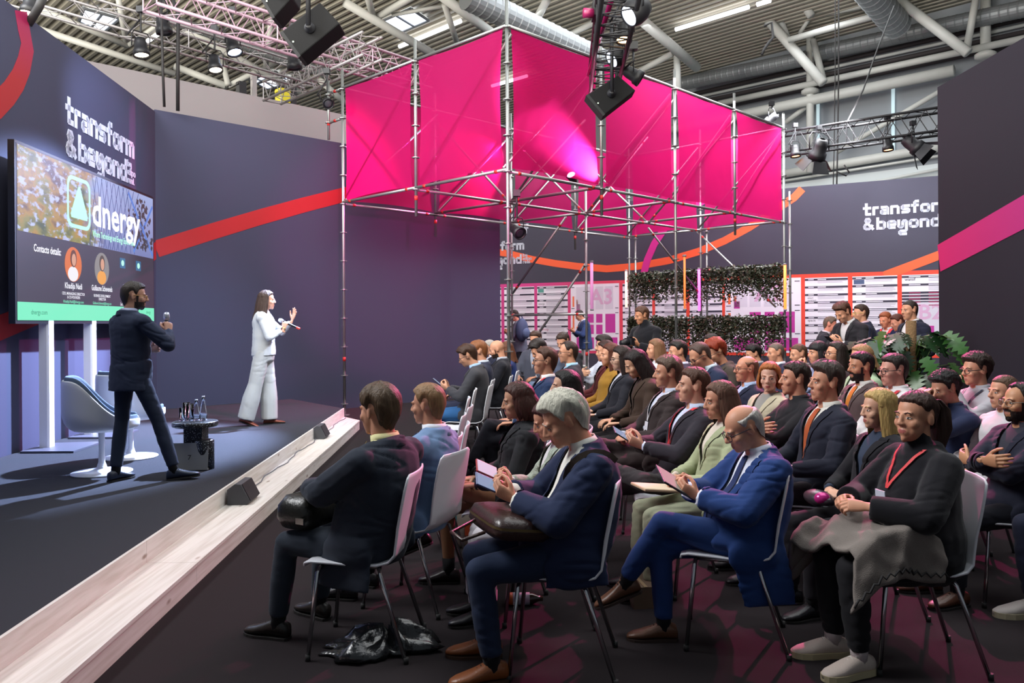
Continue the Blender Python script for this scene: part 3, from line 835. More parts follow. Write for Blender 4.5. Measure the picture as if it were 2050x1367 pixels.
        jk = link('jacket', finish(main, 'jacket', jm), root)
        for L in lap: link('lapel', finish(L, 'lapel', cloth(o.get('lapelc', o.get('jacket', '#1c2030')), kind=o.get('jkind', 'weave'))), jk)
        shm = cloth(o.get('shirt', '#c9ccd6'))
        so = link('shirt', finish(shirt_me, 'shirt', shm), root)
        outer = shirt_me
    else:
        b = upper(0.020 if kind != 'knit' else 0.022, sleeve=o.get('sleeve', 0.95), hang=o.get('drape', []), t0=-0.10, arm=o.get('armw', 0.0))
        if kind == 'knit': b.capsule(N - up * 0.02 - fw * 0.0, N + up * 0.055 + fw * 0.022, 0.074 if sex == 'm' else 0.069, 0.068 if sex == 'm' else 0.062)
        main = remesh(b, vox, 6 if lod == 0 else 3); wrinkle(main, 0.0055 if kind != 'knit' else 0.003, seed=sd)
        jk = link({'knit': 'sweater', 'top': 'top', 'shirt': 'shirt'}.get(kind, 'shirt'), finish(main, 'top', cloth(o.get('top', '#15151a'), kind='knit' if kind == 'knit' else o.get('jkind', 'weave'))), root)
        outer = main; so = jk
    # collar
    if kind in ('suit', 'shirt') and o.get('collar', True):
        b = MB(); rows = []
        for lev in range(3):
            row = []
            for k in range(25):
                a = R(26 + (360 - 52) * k / 24); dn = 0.020 * smooth01((math.cos(a) + 0.2))
                rr = 0.0660 + (0.000, 0.006, 0.013)[lev] if sex == 'm' else 0.0575 + (0, 0.006, 0.012)[lev]
                h = (0.042, 0.046, 0.008)[lev] - dn * (0.6, 0.6, 1.6)[lev]
                p = N + up * h + (X * math.sin(a) * rr + fw * (math.cos(a) * rr * 0.98)) + fw * (h * 0.20 - 0.006)
                row.append(p)
            rows.append(row)
        b.grid(rows)
        cm = apply_mods(b.mesh('collar', []), [('SOLIDIFY', dict(thickness=0.003))])
        link('collar', finish(cm, 'collar', cloth(o.get('shirt', '#c9ccd6') if kind == 'suit' else o.get('top', '#c9ccd6'))), so)
    if kind in ('suit', 'blazer'):                # jacket collar round the back of the neck
        b = MB(); rows = []
        for lev in range(3):
            row = []
            for k in range(21):
                a = R(62 + (360 - 124) * k / 20); w = smooth01(1 - abs(k - 10) / 10.0 * 0.75)
                rr = (0.074, 0.080, 0.098)[lev] + (0.0 if sex == 'm' else -0.008); h = (0.010, 0.028 * w + 0.004, -0.022)[lev]
                row.append(N + up * h + X * math.sin(a) * rr + fw * (math.cos(a) * rr) + fw * (h * 0.2 - 0.010))
            rows.append(row)
        b.grid(rows)
        cm = apply_mods(b.mesh('collar', []), [('SOLIDIFY', dict(thickness=0.005))])
        link('jacket_collar', finish(cm, 'jacket_collar', jm), jk)
    frontal2 = lambda c, n: (c - N).dot(fw) > 0.02 and n.dot(fw) > 0.0 and abs((c - N).dot(X)) < 0.16
    if o.get('tie'):
        A = N - up * 0.42
        w0 = R(3.2)
        pl = [(A + X * (sg * 0.038), (X * (-sg) * math.cos(w0 * 0.8) - up * 0.03).normalized()) for sg in (-1, 1)]
        t = strips(outer, pl + [(N - up * 0.40, up), (N - up * 0.02, -up)], frontal2, 0.008)
        if t:
            tm = cloth(o['tie'])
            to = link('tie', finish(t, 'tie', tm), root)
            k = MB(); k.rings([[N - up * h + fw * (0.072 + f_) + X * x + fw * y for x, y in ((-w, 0), (0, 0.012), (w, 0), (0, -0.008))] for h, f_, w in ((0.010, 0.0, 0.024), (0.045, 0.016, 0.015))])
            k.obj('knot', tm, to, smooth=True)
    lc = o.get('lanyard')
    if lc:
        dp = o.get('ldeep', 0.30); A = N - up * dp; hwid = 0.085
        ang = math.atan2(hwid, dp)
        src = outer if kind not in ('suit', 'blazer') else shirt_me
        lan = None
        for sg in (-1, 1):
            n = (X * (sg * math.cos(ang)) - up * math.sin(ang)).normalized(); w = o.get('lwide', 0.0075)
            t = strips(src, [(A - n * w, n), (A + n * w, -n), (N - up * dp, up), (N + up * 0.0, -up)], frontal2, 0.010 if kind not in ('suit', 'blazer') else 0.016)
            if t: lan = link('lanyard', finish(t, 'lanyard', mat('lanyard_' + lc.strip('#'), lc, rough=0.6)), root)
        if lan and o.get('badge', True):
            v = arrays(src); rel = v - np.array(A)[None, :]
            m = (np.abs(rel @ np.array(X)) < 0.03) & (np.abs(rel @ np.array(up)) < 0.06)
            mx = (rel @ np.array(fw))[m].max() if m.any() else 0.13
            b = MB(); Mt = Matrix((X, fw, up)).transposed()
            b.box(A + fw * (mx + 0.013) - up * 0.055, (0.075, 0.004, 0.105), Mt)
            b.obj('badge', mat('badge_' + o.get('badgec', '#cfcfd6').strip('#'), o.get('badgec', '#cfcfd6'), rough=0.35), root)
    # -- trousers, socks, shoes
    b = MB(); lw = o.get('legw', 0.0); th = o.get('thigh', 0.0)
    if o['pose'] == 'sit':
        b.ellipsoid(J['P'] + Vector((0, 0.015, 0.0)), (0.172 + fat * 0.6 + th, 0.14 + fat * 0.5, 0.100), 18, 12)
    else:
        b.rings(torso_rings(J, 0.008, o, t0=-0.13, t1=0.10)); b.ellipsoid(J['P'] - Vector((0, 0, 0.05)), (0.165 + fat * 0.6, 0.13 + fat * 0.4, 0.12), 18, 12)
    for g in 'LR':
        hp, kn, an = J['hip' + g], J['knee' + g], J['ank' + g]
        b.capsule(hp, kn, 0.088 + fat * 0.4 + th + lw * 0.3, 0.064 + th * 0.6 + lw * 0.6, 14)
        sh = an - kn; end = kn + sh * o.get('hem', 0.92)
        b.tube([kn, kn + sh * 0.45, end], [0.062 + th * 0.5 + lw * 0.6, 0.062 + th * 0.3 + lw, 0.052 + lw * 1.15], 14)
        b.ellipsoid(kn, (0.063 + th * 0.5 + lw * 0.5,) * 3, 12, 8)
    me = remesh(b, vox * 1.35, 3); wrinkle(me, o.get('twr', 0.0060), (8, 14, 12), sd)
    link(o.get('legname', 'trousers'), finish(me, 'trousers', cloth(o.get('trousers', o.get('jacket', '#15161c')), kind=o.get('tkind', 'weave'))), root)
    if o.get('shoe', True):
        for g in 'LR':
            c = make_shoe(J, g, o, root); kn, an = J['knee' + g], J['ank' + g]
            b = MB(); b.tube([kn + (an - kn) * 0.80, an - Vector((0, 0, 0.03))], [0.043, 0.038], 12)
            b.obj('sock', cloth(o.get('socks', '#0e0e12')), root, smooth=True)
    return root, J, loc, rz, s
# ------------------------------------------------------------------ helpers for planes and lettering
def plane_hit(x, y, p0, dr):                # ray of a photograph point with the vertical plane through p0 along dr
    u, v = uv_of(x, y); dr = Vector((dr[0], dr[1], 0)).normalized()
    nx, ny = -dr.y, dr.x
    d = (p0[0] * nx + p0[1] * ny) / (u * nx + ny)
    return Vector((u * d, d, CAMZ + v * d))
def grad_mat(name, c0, c1, p0, p1, rough=0.7, emit=0.0):   # colour printed from c0 at p0 to c1 at p1 (object space)
    if name in MATS: return MATS[name]
    m = mat(name, c0, rough=rough); nt = m.node_tree; p = nt.nodes['Principled BSDF']
    tc = nt.nodes.new('ShaderNodeTexCoord'); d = Vector(p1) - Vector(p0); L2 = d.dot(d)
    dot = nt.nodes.new('ShaderNodeVectorMath'); dot.operation = 'DOT_PRODUCT'
    sub = nt.nodes.new('ShaderNodeVectorMath'); sub.operation = 'SUBTRACT'; sub.inputs[1].default_value = p0
    nt.links.new(tc.outputs['Object'], sub.inputs[0]); nt.links.new(sub.outputs[0], dot.inputs[0]); dot.inputs[1].default_value = d / L2
    mx = nt.nodes.new('ShaderNodeMixRGB'); mx.use_clamp = True
    mx.inputs[1].default_value = col(c0); mx.inputs[2].default_value = col(c1)
    nt.links.new(dot.outputs['Value'], mx.inputs[0]); nt.links.new(mx.outputs[0], p.inputs['Base Color'])
    if emit:
        nt.links.new(mx.outputs[0], p.inputs['Emission Color']); p.inputs['Emission Strength'].default_value = emit
    return m
def text_mesh(body, size, bold=0.0, align='LEFT', name='lettering'):
    c = bpy.data.curves.new('txt', 'FONT'); c.body = body; c.size = size; c.offset = bold * size; c.align_x = align
    c.resolution_u = 2; c.fill_mode = 'BOTH'; c.extrude = 0.0
    o = bpy.data.objects.new('txt', c); TMP.collection.objects.link(o)
    TMP.view_layers[0].update(); dg = TMP.view_layers[0].depsgraph
    me = bpy.data.meshes.new_from_object(o.evaluated_get(dg), depsgraph=dg)
    bpy.data.objects.remove(o); bpy.data.curves.remove(c)
    me.name = name
    return me
def put_text(body, size, origin, ex, ey, m, parent, bold=0.0, align='LEFT', sx=1.0, name='lettering'):
    me = text_mesh(body, size, bold, align, name)
    ex = Vector(ex).normalized(); ey = Vector(ey).normalized()
    v = arrays(me); w = np.array(origin)[None, :] + v[:, :1] * sx * np.array(ex)[None, :] + v[:, 1:2] * np.array(ey)[None, :]
    set_co(me, w); me.materials.clear(); me.materials.append(m)
    return link(name, me, parent)
G = {
 't': (.90, [[(.36, 1.42), (.36, .15), (.85, .15)], [(0, .85), (.85, .85)]]),
 'r': (.70, [[(.15, 0), (.15, .85), (.66, .85)]]),
 'a': (.98, [[(.10, .85), (.68, .85), (.80, .72), (.80, 0)], [(.80, .15), (.28, .15), (.16, .24), (.16, .40), (.28, .50), (.80, .50)]]),
 'n': (.98, [[(.15, 0), (.15, .85), (.68, .85), (.80, .72), (.80, 0)]]),
 's': (.96, [[(.92, .85), (.28, .85), (.16, .75), (.16, .60), (.28, .50), (.70, .50), (.80, .40), (.80, .25), (.70, .15), (.08, .15)]]),
 'f': (.82, [[(.78, 1.28), (.48, 1.28), (.36, 1.16), (.36, 0)], [(0, .85), (.76, .85)]]),
 'o': (1.0, [[(.28, .15), (.72, .15), (.84, .28), (.84, .72), (.72, .85), (.28, .85), (.16, .72), (.16, .28), (.28, .15)]]),
 'm': (1.32, [[(.15, 0), (.15, .85), (1.04, .85), (1.16, .72), (1.16, 0)], [(.66, .85), (.66, 0)]]),
 '&': (1.18, [[(1.08, .04), (.36, .92), (.28, 1.08), (.36, 1.26), (.60, 1.26), (.70, 1.08), (.62, .92), (.24, .60), (.16, .42), (.20, .24), (.34, .15), (.62, .15), (.80, .26), (.98, .60)]]),
 'b': (1.0, [[(.15, 1.40), (.15, 0)], [(.15, .15), (.70, .15), (.83, .28), (.83, .72), (.70, .85), (.15, .85)]]),
 'e': (.98, [[(.88, .15), (.28, .15), (.16, .28), (.16, .72), (.28, .85), (.70, .85), (.82, .74), (.82, .48), (.16, .48)]]),
 'y': (1.06, [[(.15, 1.0), (.15, .28), (.27, .15), (.42, .15), (.54, .28), (.54, .72), (.64, .85), (.80, .85), (.90, .74), (.90, -.16), (.80, -.28), (.34, -.28), (.24, -.38), (.24, -.52), (.34, -.62), (.96, -.62)]]),
 'd': (1.0, [[(.85, 1.40), (.85, 0)], [(.85, .15), (.30, .15), (.17, .28), (.17, .72), (.30, .85), (.85, .85)]]),
 'x': (.92, [[(.08, .04), (.84, .96)], [(.08, .96), (.84, .04)]]),
 'p': (1.0, [[(.15, -.38), (.15, 1.0)], [(.15, .15), (.70, .15), (.83, .28), (.83, .72), (.70, .85), (.15, .85)]]),
 'l': (.60, [[(.15, 1.35), (.15, .15), (.60, .15)]]), ' ': (.5, []),
 'h': (.98, [[(.15, 1.40), (.15, 0)], [(.15, .85), (.68, .85), (.80, .72), (.80, 0)]]), 'u': (.98, [[(.15, 1), (.15, .28), (.28, .15), (.80, .15)], [(.80, 1), (.80, 0)]]), 'i': (.32, [[(.15, 0), (.15, 1)]]),
}
def glyphs(b, word, o, ex, ey, h, n, th=0.30, sx=1.0, depth=0.006):
    """square stroke letters; h = x-height"""
    o = Vector(o); ex = Vector(ex).normalized(); ey = Vector(ey).normalized(); n = Vector(n).normalized(); x0 = 0.0
    M = Matrix((ex, ey, n)).transposed()
    for ch in word:
        w, strokes = G[ch]
        for st in strokes:
            for i, ((xa, ya), (xb, yb)) in enumerate(zip(st, st[1:])):
                a = Vector(((x0 + xa) * h * sx, ya * h, 0)); c = Vector(((x0 + xb) * h * sx, yb * h, 0)); d = c - a; L = d.length
                ea = 0.0 if i == 0 else th * h * 0.30; ec = 0.0 if i == len(st) - 2 else th * h * 0.30
                d.normalize(); s = Vector((-d.y, d.x, 0)) * th * h / 2; a = a - d * ea; c = c + d * ec
                q = [o + M @ p for p in (a - s, c - s, c + s, a + s)]
                b.prism(q, n * depth)
        x0 += w + 0.06
    return x0 * h * sx
def logo(parent, o, ex, ey, n, h, m, sx=1.0):
    """transform / & beyond / by expo real"""
    ex = Vector(ex).normalized(); ey = Vector(ey).normalized()
    b = MB(); glyphs(b, 'transform', o, ex, ey, h, n, sx=sx)
    b.obj('lettering', m, parent)
    b = MB(); o2 = Vector(o) - ey * h * 1.66
    w = glyphs(b, '&', o2, ex, ey, h, n, sx=sx); w2 = glyphs(b, 'beyond', o2 + ex * (w + 0.12 * h), ex, ey, h, n, sx=sx)
    b.obj('lettering', m, parent)
    b = MB(); p = o2 + ex * (w + w2 + 0.16 * h)
    for k, t in enumerate(('by', 'expo', 'real')):
        glyphs(b, t, p + ey * h * (1.02 - 0.50 * k), ex, ey, h * 0.30, n, th=0.26, sx=sx)
    b.obj('lettering', m, parent)

# ------------------------------------------------------------------ floor
carpet = mat('carpet', '#2a2527', rough=0.95, bump=0.5, scale=900, var=0.25, spec=0.12)
b = MB(); b.box((4, 14, -0.05), (90, 90, 0.1)); b.obj('floor', carpet, kind='structure')

# ------------------------------------------------------------------ stage with its two timber steps
def X_out(Y): return -1.697 - 0.0517 * Y        # outer edge of the lower step
def X_in(Y): return X_out(Y) - 0.313            # front of the stage
SZ, TZ_ = 0.271, 0.135
Y0, Y1 = -1.5, 12.54
stage_carpet = mat('stage_carpet', '#3a3b41', rough=0.95, bump=0.5, scale=900, var=0.22, spec=0.12)
C0 = Vector((-5.62, 12.55, 0)); LW_DIR = Vector((-0.40, 4.45, 0)).normalized(); W2_DIR = Vector((0.7071, 0.7071, 0))
wallx = lambda Y: C0.x + LW_DIR.x / LW_DIR.y * (Y - C0.y)
b = MB(); poly = [(X_in(Y0) - 0.02, Y0), (X_in(Y1) - 0.02, Y1), (-3.95, 14.16), (C0.x + 0.02, C0.y - 0.02), (wallx(Y0) + 0.02, Y0)]
b.prism([(x, y, 0.0) for x, y in poly], (0, 0, SZ - 0.002)); stage = b.obj('stage_platform', stage_carpet, kind='structure')
def wood_mat():
    m = bpy.data.materials.new('whitewashed_pine'); m.use_nodes = True; nt = m.node_tree; p = nt.nodes['Principled BSDF']
    tc = nt.nodes.new('ShaderNodeTexCoord'); mp = nt.nodes.new('ShaderNodeMapping'); mp.inputs['Scale'].default_value = (16, 0.7, 16)
    nt.links.new(tc.outputs['Object'], mp.inputs[0])
    nz = nt.nodes.new('ShaderNodeTexNoise'); nz.inputs['Scale'].default_value = 2.5; nz.inputs['Detail'].default_value = 6; nt.links.new(mp.outputs[0], nz.inputs['Vector'])
    r = nt.nodes.new('ShaderNodeValToRGB'); r.color_ramp.elements[0].position = 0.32; r.color_ramp.elements[0].color = srgb('#c9c1b8'); r.color_ramp.elements[1].position = 0.62; r.color_ramp.elements[1].color = srgb('#dcd7d1')
    nt.links.new(nz.outputs['Fac'], r.inputs[0])
    mp2 = nt.nodes.new('ShaderNodeMapping'); mp2.inputs['Scale'].default_value = (7, 2.6, 7); nt.links.new(tc.outputs['Object'], mp2.inputs[0])
    vo = nt.nodes.new('ShaderNodeTexVoronoi'); vo.inputs['Scale'].default_value = 1.0; nt.links.new(mp2.outputs[0], vo.inputs['Vector'])
    r2 = nt.nodes.new('ShaderNodeValToRGB'); r2.color_ramp.elements[0].position = 0.05; r2.color_ramp.elements[0].color = (0.30, 0.2, 0.14, 1); r2.color_ramp.elements[1].position = 0.13; r2.color_ramp.elements[1].color = (1, 1, 1, 1)
    nt.links.new(vo.outputs['Distance'], r2.inputs[0])
    mx = nt.nodes.new('ShaderNodeMixRGB'); mx.blend_type = 'MULTIPLY'; mx.inputs[0].default_value = 0.8
    nt.links.new(r.outputs[0], mx.inputs[1]); nt.links.new(r2.outputs[0], mx.inputs[2]); nt.links.new(mx.outputs[0], p.inputs['Base Color'])
    p.inputs['Roughness'].default_value = 0.55
    return m
pine = wood_mat()
edges = [Y0, 1.0, 4.9, 8.8, Y1]
for k in range(4):
    ya, yb = edges[k] + 0.0015, edges[k + 1] - 0.0015
    last = k == 3
    yo = 12.06 if last else yb
    b = MB(); b.prism([(X_out(ya), ya, TZ_ - 0.022), (X_out(yo) , yo, TZ_ - 0.022), (X_in(yb) + 0.001, yb, TZ_ - 0.022), (X_in(ya) + 0.001, ya, TZ_ - 0.022)], (0, 0, 0.022))
    b.obj('tread_board', pine, stage)
    b = MB(); b.prism([(X_out(ya) - 0.006, ya, 0), (X_out(yo) - 0.006, yo, 0), (X_out(yo) - 0.026, yo, 0), (X_out(ya) - 0.026, ya, 0)], (0, 0, TZ_ - 0.023))
    b.obj('front_board', pine, stage)
    b = MB(); b.prism([(X_in(ya), ya, TZ_ - 0.02), (X_in(yb), yb, TZ_ - 0.02), (X_in(yb) - 0.02, yb, TZ_ - 0.02), (X_in(ya) - 0.02, ya, TZ_ - 0.02)], (0, 0, SZ - TZ_ + 0.021))
    b.obj('riser_board', pine, stage)
b = MB(); b.prism([(X_out(12.06) - 0.006, 12.06, 0), (X_in(12.54), 12.54, 0), (X_in(12.54), 12.52, 0), (X_out(12.06) - 0.02, 12.045, 0)], (0, 0, TZ_ - 0.023)); b.obj('end_board', pine, stage)

# ------------------------------------------------------------------ exhibition walls
WH = 4.98
print_blue = mat('wall_print', '#393b50', rough=0.8, bump=0.08, scale=300, var=0.06, spec=0.25)
print_plum = mat('wall_print_plum', '#1f1c25', rough=0.8, bump=0.08, scale=300, var=0.06, spec=0.25)
print_grey = mat('wall_print_grey', '#403f4c', rough=0.8, bump=0.08, scale=300, var=0.05, spec=0.25)
white_ink = mat('white_ink', '#b4b8c6', rough=0.7)
def wall(name, p, q, h, m, th=0.12, side=1, z0=0.0):
    p = Vector(p); q = Vector(q); d = (q - p).normalized(); n = Vector((-d.y, d.x, 0)) * side * th
    b = MB(); b.prism([p + Vector((0, 0, z0)), q + Vector((0, 0, z0)), q + n + Vector((0, 0, z0)), p + n + Vector((0, 0, z0))], (0, 0, h - z0))
    return b.obj(name, m, kind='structure')
LW0 = Vector((wallx(-1.5), -1.5, 0))
wl = wall('wall_left', LW0, C0, WH, print_blue, side=1)
W2E = C0 + W2_DIR * 7.58
ws = wall('wall_stage', C0, W2E, WH + 0.03, print_blue, th=0.14, side=1)
nL = Vector((LW_DIR.y, -LW_DIR.x, 0)); n2 = Vector((0.7071, -0.7071, 0))
def on_left(x, y, off=0.0): return plane_hit(x, y, C0 + nL * off, LW_DIR)
def on_stage(x, y, off=0.0): return plane_hit(x, y, C0 + n2 * off, W2_DIR)
# ribbons printed on the walls
red = '#9c1018'
pa, pb = on_stage(318, 497, 0.002), on_stage(688, 393, 0.002)
pts = [pa + (pb - pa) * t for t in (-0.012, 0.25, 0.5, 0.75, 1.0, 1.35)]
for i, p in enumerate(pts): p.z += 0.05 * math.sin(i / 5 * math.pi)
b = MB(); b.ribbon(pts, 0.265, n2, 0.003); b.obj('ribbon_print', mat('ribbon_red', red, rough=0.7), ws)
arc = [on_left(x, y, 0.002) for x, y in ((42, 22), (48, 60), (55, 95), (48, 130), (36, 160), (18, 187), (-6, 212), (-60, 245), (-140, 270))]
b = MB(); b.ribbon(arc, 0.26, nL, 0.003); b.obj('ribbon_print', grad_mat('ribbon_arc', '#8c0e48', '#920f17', tuple(arc[0]), tuple(arc[4])), wl)
low = [on_left(x, y, 0.002) for x, y in ((-40, 672), (0, 656), (60, 632), (140, 600), (230, 560), (318, 497))]
b = MB(); b.ribbon(low, 0.26, nL, 0.003); b.obj('ribbon_print', mat('ribbon_red', red), wl)
# the logo on the left wall
o = on_left(131, 238, 0.002); q = on_left(271, 302, 0.002)
exL = Vector((LW_DIR.x, LW_DIR.y, 0)); wid = (q - o).dot(exL); hh = 0.235
logo(wl, Vector((o.x, o.y, 4.04)), exL, (0, 0, 1), nL, hh, white_ink, sx=wid / (hh * 9.05))

# right-hand wall, close to the seats
RW_DIR = Vector((0.02, 1, 0)).normalized(); RW1 = Vector((6.21, 11.55, 0)); nR = Vector((-RW_DIR.y, RW_DIR.x, 0))
wr = wall('wall_right', RW1 - RW_DIR * 9.0, RW1, WH, print_plum, side=-1)
pts = [plane_hit(x, y, RW1 + nR * 0.002, RW_DIR) for x, y in ((1880, 517), (1930, 490), (1990, 457), (2052, 423), (2140, 375), (2300, 280))]
b = MB(); b.ribbon(pts, 0.40, nR, 0.003); b.obj('ribbon_print', grad_mat('ribbon_right', '#b5125a', '#8e1a66', tuple(pts[0]), tuple(pts[4])), wr)

# far wall with the lists of exhibitors
FD = Vector((0.883, -0.469, 0)).normalized(); FA = Vector((2.1, 23.0, 0)); nF = Vector((FD.y, -FD.x, 0))
if nF.y > 0: nF = -nF
wf = wall('wall_far', FA - FD * 6, FA + FD * 14, 5.0, print_grey, side=1)
def on_far(x, y, off=0.0): return plane_hit(x, y, FA + nF * off, FD)
def fs(x, y=640): return (on_far(x, y) - FA).dot(FD)
def fpt(s, z, off=0.0): return FA + FD * s + nF * off + Vector((0, 0, z))
def frect(b, s0, s1, z0, z1, off, th=0.004, mi=0):
    b.prism([fpt(s0, z0, off), fpt(s1, z0, off), fpt(s1, z1, off), fpt(s0, z1, off)], nF * th, mi)
pts = [on_far(x, y, 0.003) for x, y in ((985, 503), (1020, 508), (1065, 519), (1110, 527), (1155, 533), (1215, 538), (1275, 533), (1340, 521), (1400, 503), (1450, 482), (1500, 455), (1545, 425), (1590, 395), (1606, 378))]
b = MB(); b.ribbon(pts, 0.20, nF, 0.004); b.obj('ribbon_print', mat('ribbon_orange', '#e0572e', rough=0.7), wf)
pts = [on_far(x, y, 0.009) for x, y in ((1288, 552), (1296, 520), (1310, 488), (1332, 455), (1365, 425), (1420, 395))]
b = MB(); b.ribbon(pts, 0.20, nF, 0.004); b.obj('ribbon_print', mat('ribbon_magenta', '#c01e86', rough=0.7), wf)
pts = [on_far(x, y, 0.003) for x, y in ((1770, 552), (1800, 541), (1840, 526), (1890, 507), (1960, 478))]
b = MB(); b.ribbon(pts, 0.21, nF, 0.004); b.obj('ribbon_print', mat('ribbon_orange', '#e0572e'), wf)
sA, sB = fs(960), fs(2000)
board = MB(); frect(board, sA, sB, 0.70, 2.78, 0.0, 0.004)
board = board.obj('list_board', grad_mat('board_gradient', '#c0357f', '#d8402c', tuple(fpt(fs(1080), 0)), tuple(fpt(fs(1330), 0))), wf)
paper = mat('list_paper', '#dcdbe6', rough=0.8)
ink = mat('list_ink', '#3a3848', rough=0.8)
grey_ink = mat('list_grey', '#9a98a8', rough=0.8)
def list_panel(x0, x1, rows=None, red_rows=0):
    s0, s1 = fs(x0), fs(x1); w = s1 - s0
    b = MB(); frect(b, s0, s1, 0.78, 2.68, 0.004, 0.004); pan = b.obj('list_panel', paper, board)
    hb = MB(); tb = MB(); wb = MB(); pb_ = MB()
    z = 2.66; k = 0
    while z > 0.9:
        small = red_rows and k >= 2 and k < 2 + red_rows
        frect(hb, s0, s1, z - 0.052, z, 0.008, 0.003)
        frect(wb, s0 + w * 0.08, s0 + w * 0.21, z - 0.036, z - 0.016, 0.011, 0.002) if not small else frect(pb_, s0 + w * 0.08, s0 + w * 0.21, z - 0.036, z - 0.016, 0.011, 0.002)
        L = rnd.uniform(0.18, 0.5); frect(wb if not small else pb_, s0 + w * 0.30, s0 + w * (0.30 + L), z - 0.037, z - 0.015, 0.011, 0.002)
        if small: z -= 0.075
        else:
            for j in range(rnd.randint(2, 5)): frect(tb, s0 + w * 0.30, s0 + w * rnd.uniform(0.86, 0.97), z - 0.070 - j * 0.022, z - 0.062 - j * 0.022, 0.008, 0.002)
            z -= 0.192
        k += 1
        if red_rows and k >= 2 + red_rows: break
    hb.obj('row_header', ink, pan, kind='stuff'); tb.obj('row_text', grey_ink, pan, kind='stuff'); wb.obj('header_text', paper, pan, kind='stuff')
    if pb_.f: pb_.obj('header_text', mat('pink_ink', '#a03560'), pan, kind='stuff')
    return pan, s0, s1
pn = [list_panel(*a) for a in ((985, 1004), (1010, 1070), (1076, 1137), (1247, 1306), (1312, 1374), (1381, 1446), (1612, 1698), (1707, 1797))] + [list_panel(1806, 1990, red_rows=5)]
pan_mag = mat('map_magenta', '#b32c93'); pan_or = mat('map_orange', '#dc6a3c'); pan_gr = mat('map_grey', '#c9c8d6')
def map_panel(x0, x1, letters, lx):
    s0, s1 = fs(x0), fs(x1); w = s1 - s0
    b = MB(); frect(b, s0, s1, 0.78, 2.70, 0.004, 0.004); pan = b.obj('map_panel', paper, board)
    def blk(u0, u1, v0, v1, m, nm='map_block'):
        q = MB(); frect(q, s0 + w * u0, s0 + w * u1, 0.78 + 1.92 * v0, 0.78 + 1.92 * v1, 0.008, 0.003); q.obj(nm, m, pan)
    for u0, u1 in ((0.12, 0.30), (0.33, 0.48), (0.52, 0.68), (0.72, 0.88)): blk(u0, u1, 0.62, 0.96, pan_gr)
    for u0, u1, v0, v1 in ((0.33, 0.48, 0.42, 0.55), (0.53, 0.66, 0.42, 0.55), (0.33, 0.48, 0.25, 0.39), (0.53, 0.66, 0.25, 0.39), (0.72, 0.92, 0.27, 0.55), (0.53, 0.96, 0.03, 0.20), (0.12, 0.48, 0.03, 0.20), (0.12, 0.20, 0.60, 0.70)): blk(u0, u1, v0, v1, pan_mag)
    for u0, u1, v0, v1 in ((0.04, 0.075, 0.66, 0.82), (0.12, 0.155, 0.70, 0.77), (0.04, 0.075, 0.28, 0.54), (0.12, 0.16, 0.25, 0.36)): blk(u0, u1, v0, v1, pan_or)
    q = MB()
    for u0 in (0.015, 0.92):
        for v in (0.95, 0.63, 0.56, 0.25): frect(q, s0 + w * u0, s0 + w * (u0 + 0.065), 0.78 + 1.92 * v, 0.78 + 1.92 * v + 0.02, 0.011, 0.002)
    q.obj('map_scale', ink, pan, kind='stuff')
    put_text(letters, 0.62, fpt(s0 + w * lx, 2.12, 0.013), FD, (0, 0, 1), mat('map_letter', '#c9a3c4'), pan, bold=0.02)
map_panel(1143, 1240, 'A3', 0.40); map_panel(1452, 1604, 'A2', 0.40)
ob = MB(); frect(ob, fs(1836), fs(1990), 0.80, 2.02, 0.0085, 0.003); ob.obj('map_block', pan_gr, pn[8][0])
put_text('B2', 0.50, fpt(fs(1838), 1.62, 0.013), FD, (0, 0, 1), mat('map_letter', '#c9a3c4'), pn[8][0], bold=0.02)
ob = MB(); frect(ob, fs(1856), fs(1870), 1.28, 1.46, 0.012, 0.003); ob.obj('map_block', pan_mag, pn[8][0])
for i, (t, row, sz) in enumerate((('energy', 2, 0.075), ('enercity', 6, 0.10))): put_text(t, sz, fpt(pn[2][1] + 0.04, 2.66 - 0.192 * row - 0.145, 0.009), FD, (0, 0, 1), mat('list_logo_red', '#b0406a') if i else ink, pn[2][0], bold=0.01)
for t, pi, row, sz in (('smart\ncontract', 6, 2, 0.06), ('spacis', 6, 5, 0.08), ('wattif', 8, 0, 0.10)): put_text(t, sz, fpt(pn[pi][1] + 0.06, 2.66 - 0.192 * row - 0.12, 0.009), FD, (0, 0, 1), ink, pn[pi][0], bold=0.012)
q = MB(); frect(q, pn[7][1] + 0.03, pn[7][1] + 0.27, 2.49, 2.60, 0.009, 0.003); q.obj('list_logo', mat('logo_navy', '#3d4f72'), pn[7][0])
q = MB(); frect(q, pn[2][1] + 0.03, pn[2][1] + 0.22, 2.49, 2.60, 0.009, 0.003); q.obj('list_logo', mat('logo_teal', '#4c8f86'), pn[2][0])
# logos on the far wall
o = on_far(1729, 446); q = on_far(1880, 440); hh = 0.33
logo(wf, fpt(fs(1729), on_far(1735, 432).z, 0.003), FD, (0, 0, 1), nF, 0.215 / 0.30 * 0.30, white_ink, sx=1.02)
h3 = 0.205; e3 = fs(1054)
b = MB(); glyphs(b, 'o of', fpt(e3 - h3 * 3.0, 4.28, 0.006), FD, (0, 0, 1), h3, nF); b.obj('lettering', white_ink, wf)
b = MB(); glyphs(b, 'transform', fpt(e3 - h3 * 9.1, 3.80, 0.006), FD, (0, 0, 1), h3, nF); b.obj('lettering', white_ink, wf)
b = MB(); glyphs(b, 'beyond', fpt(e3 - h3 * 7.0, 3.38, 0.010), FD, (0, 0, 1), h3, nF); b.obj('lettering', white_ink, wf)
b = MB()
for k, t in enumerate(('by', 'expo', 'real')): glyphs(b, t, fpt(e3 - 0.50 * h3, 3.58 - 0.10 * k, 0.010), FD, (0, 0, 1), h3 * 0.36, nF, th=0.26)
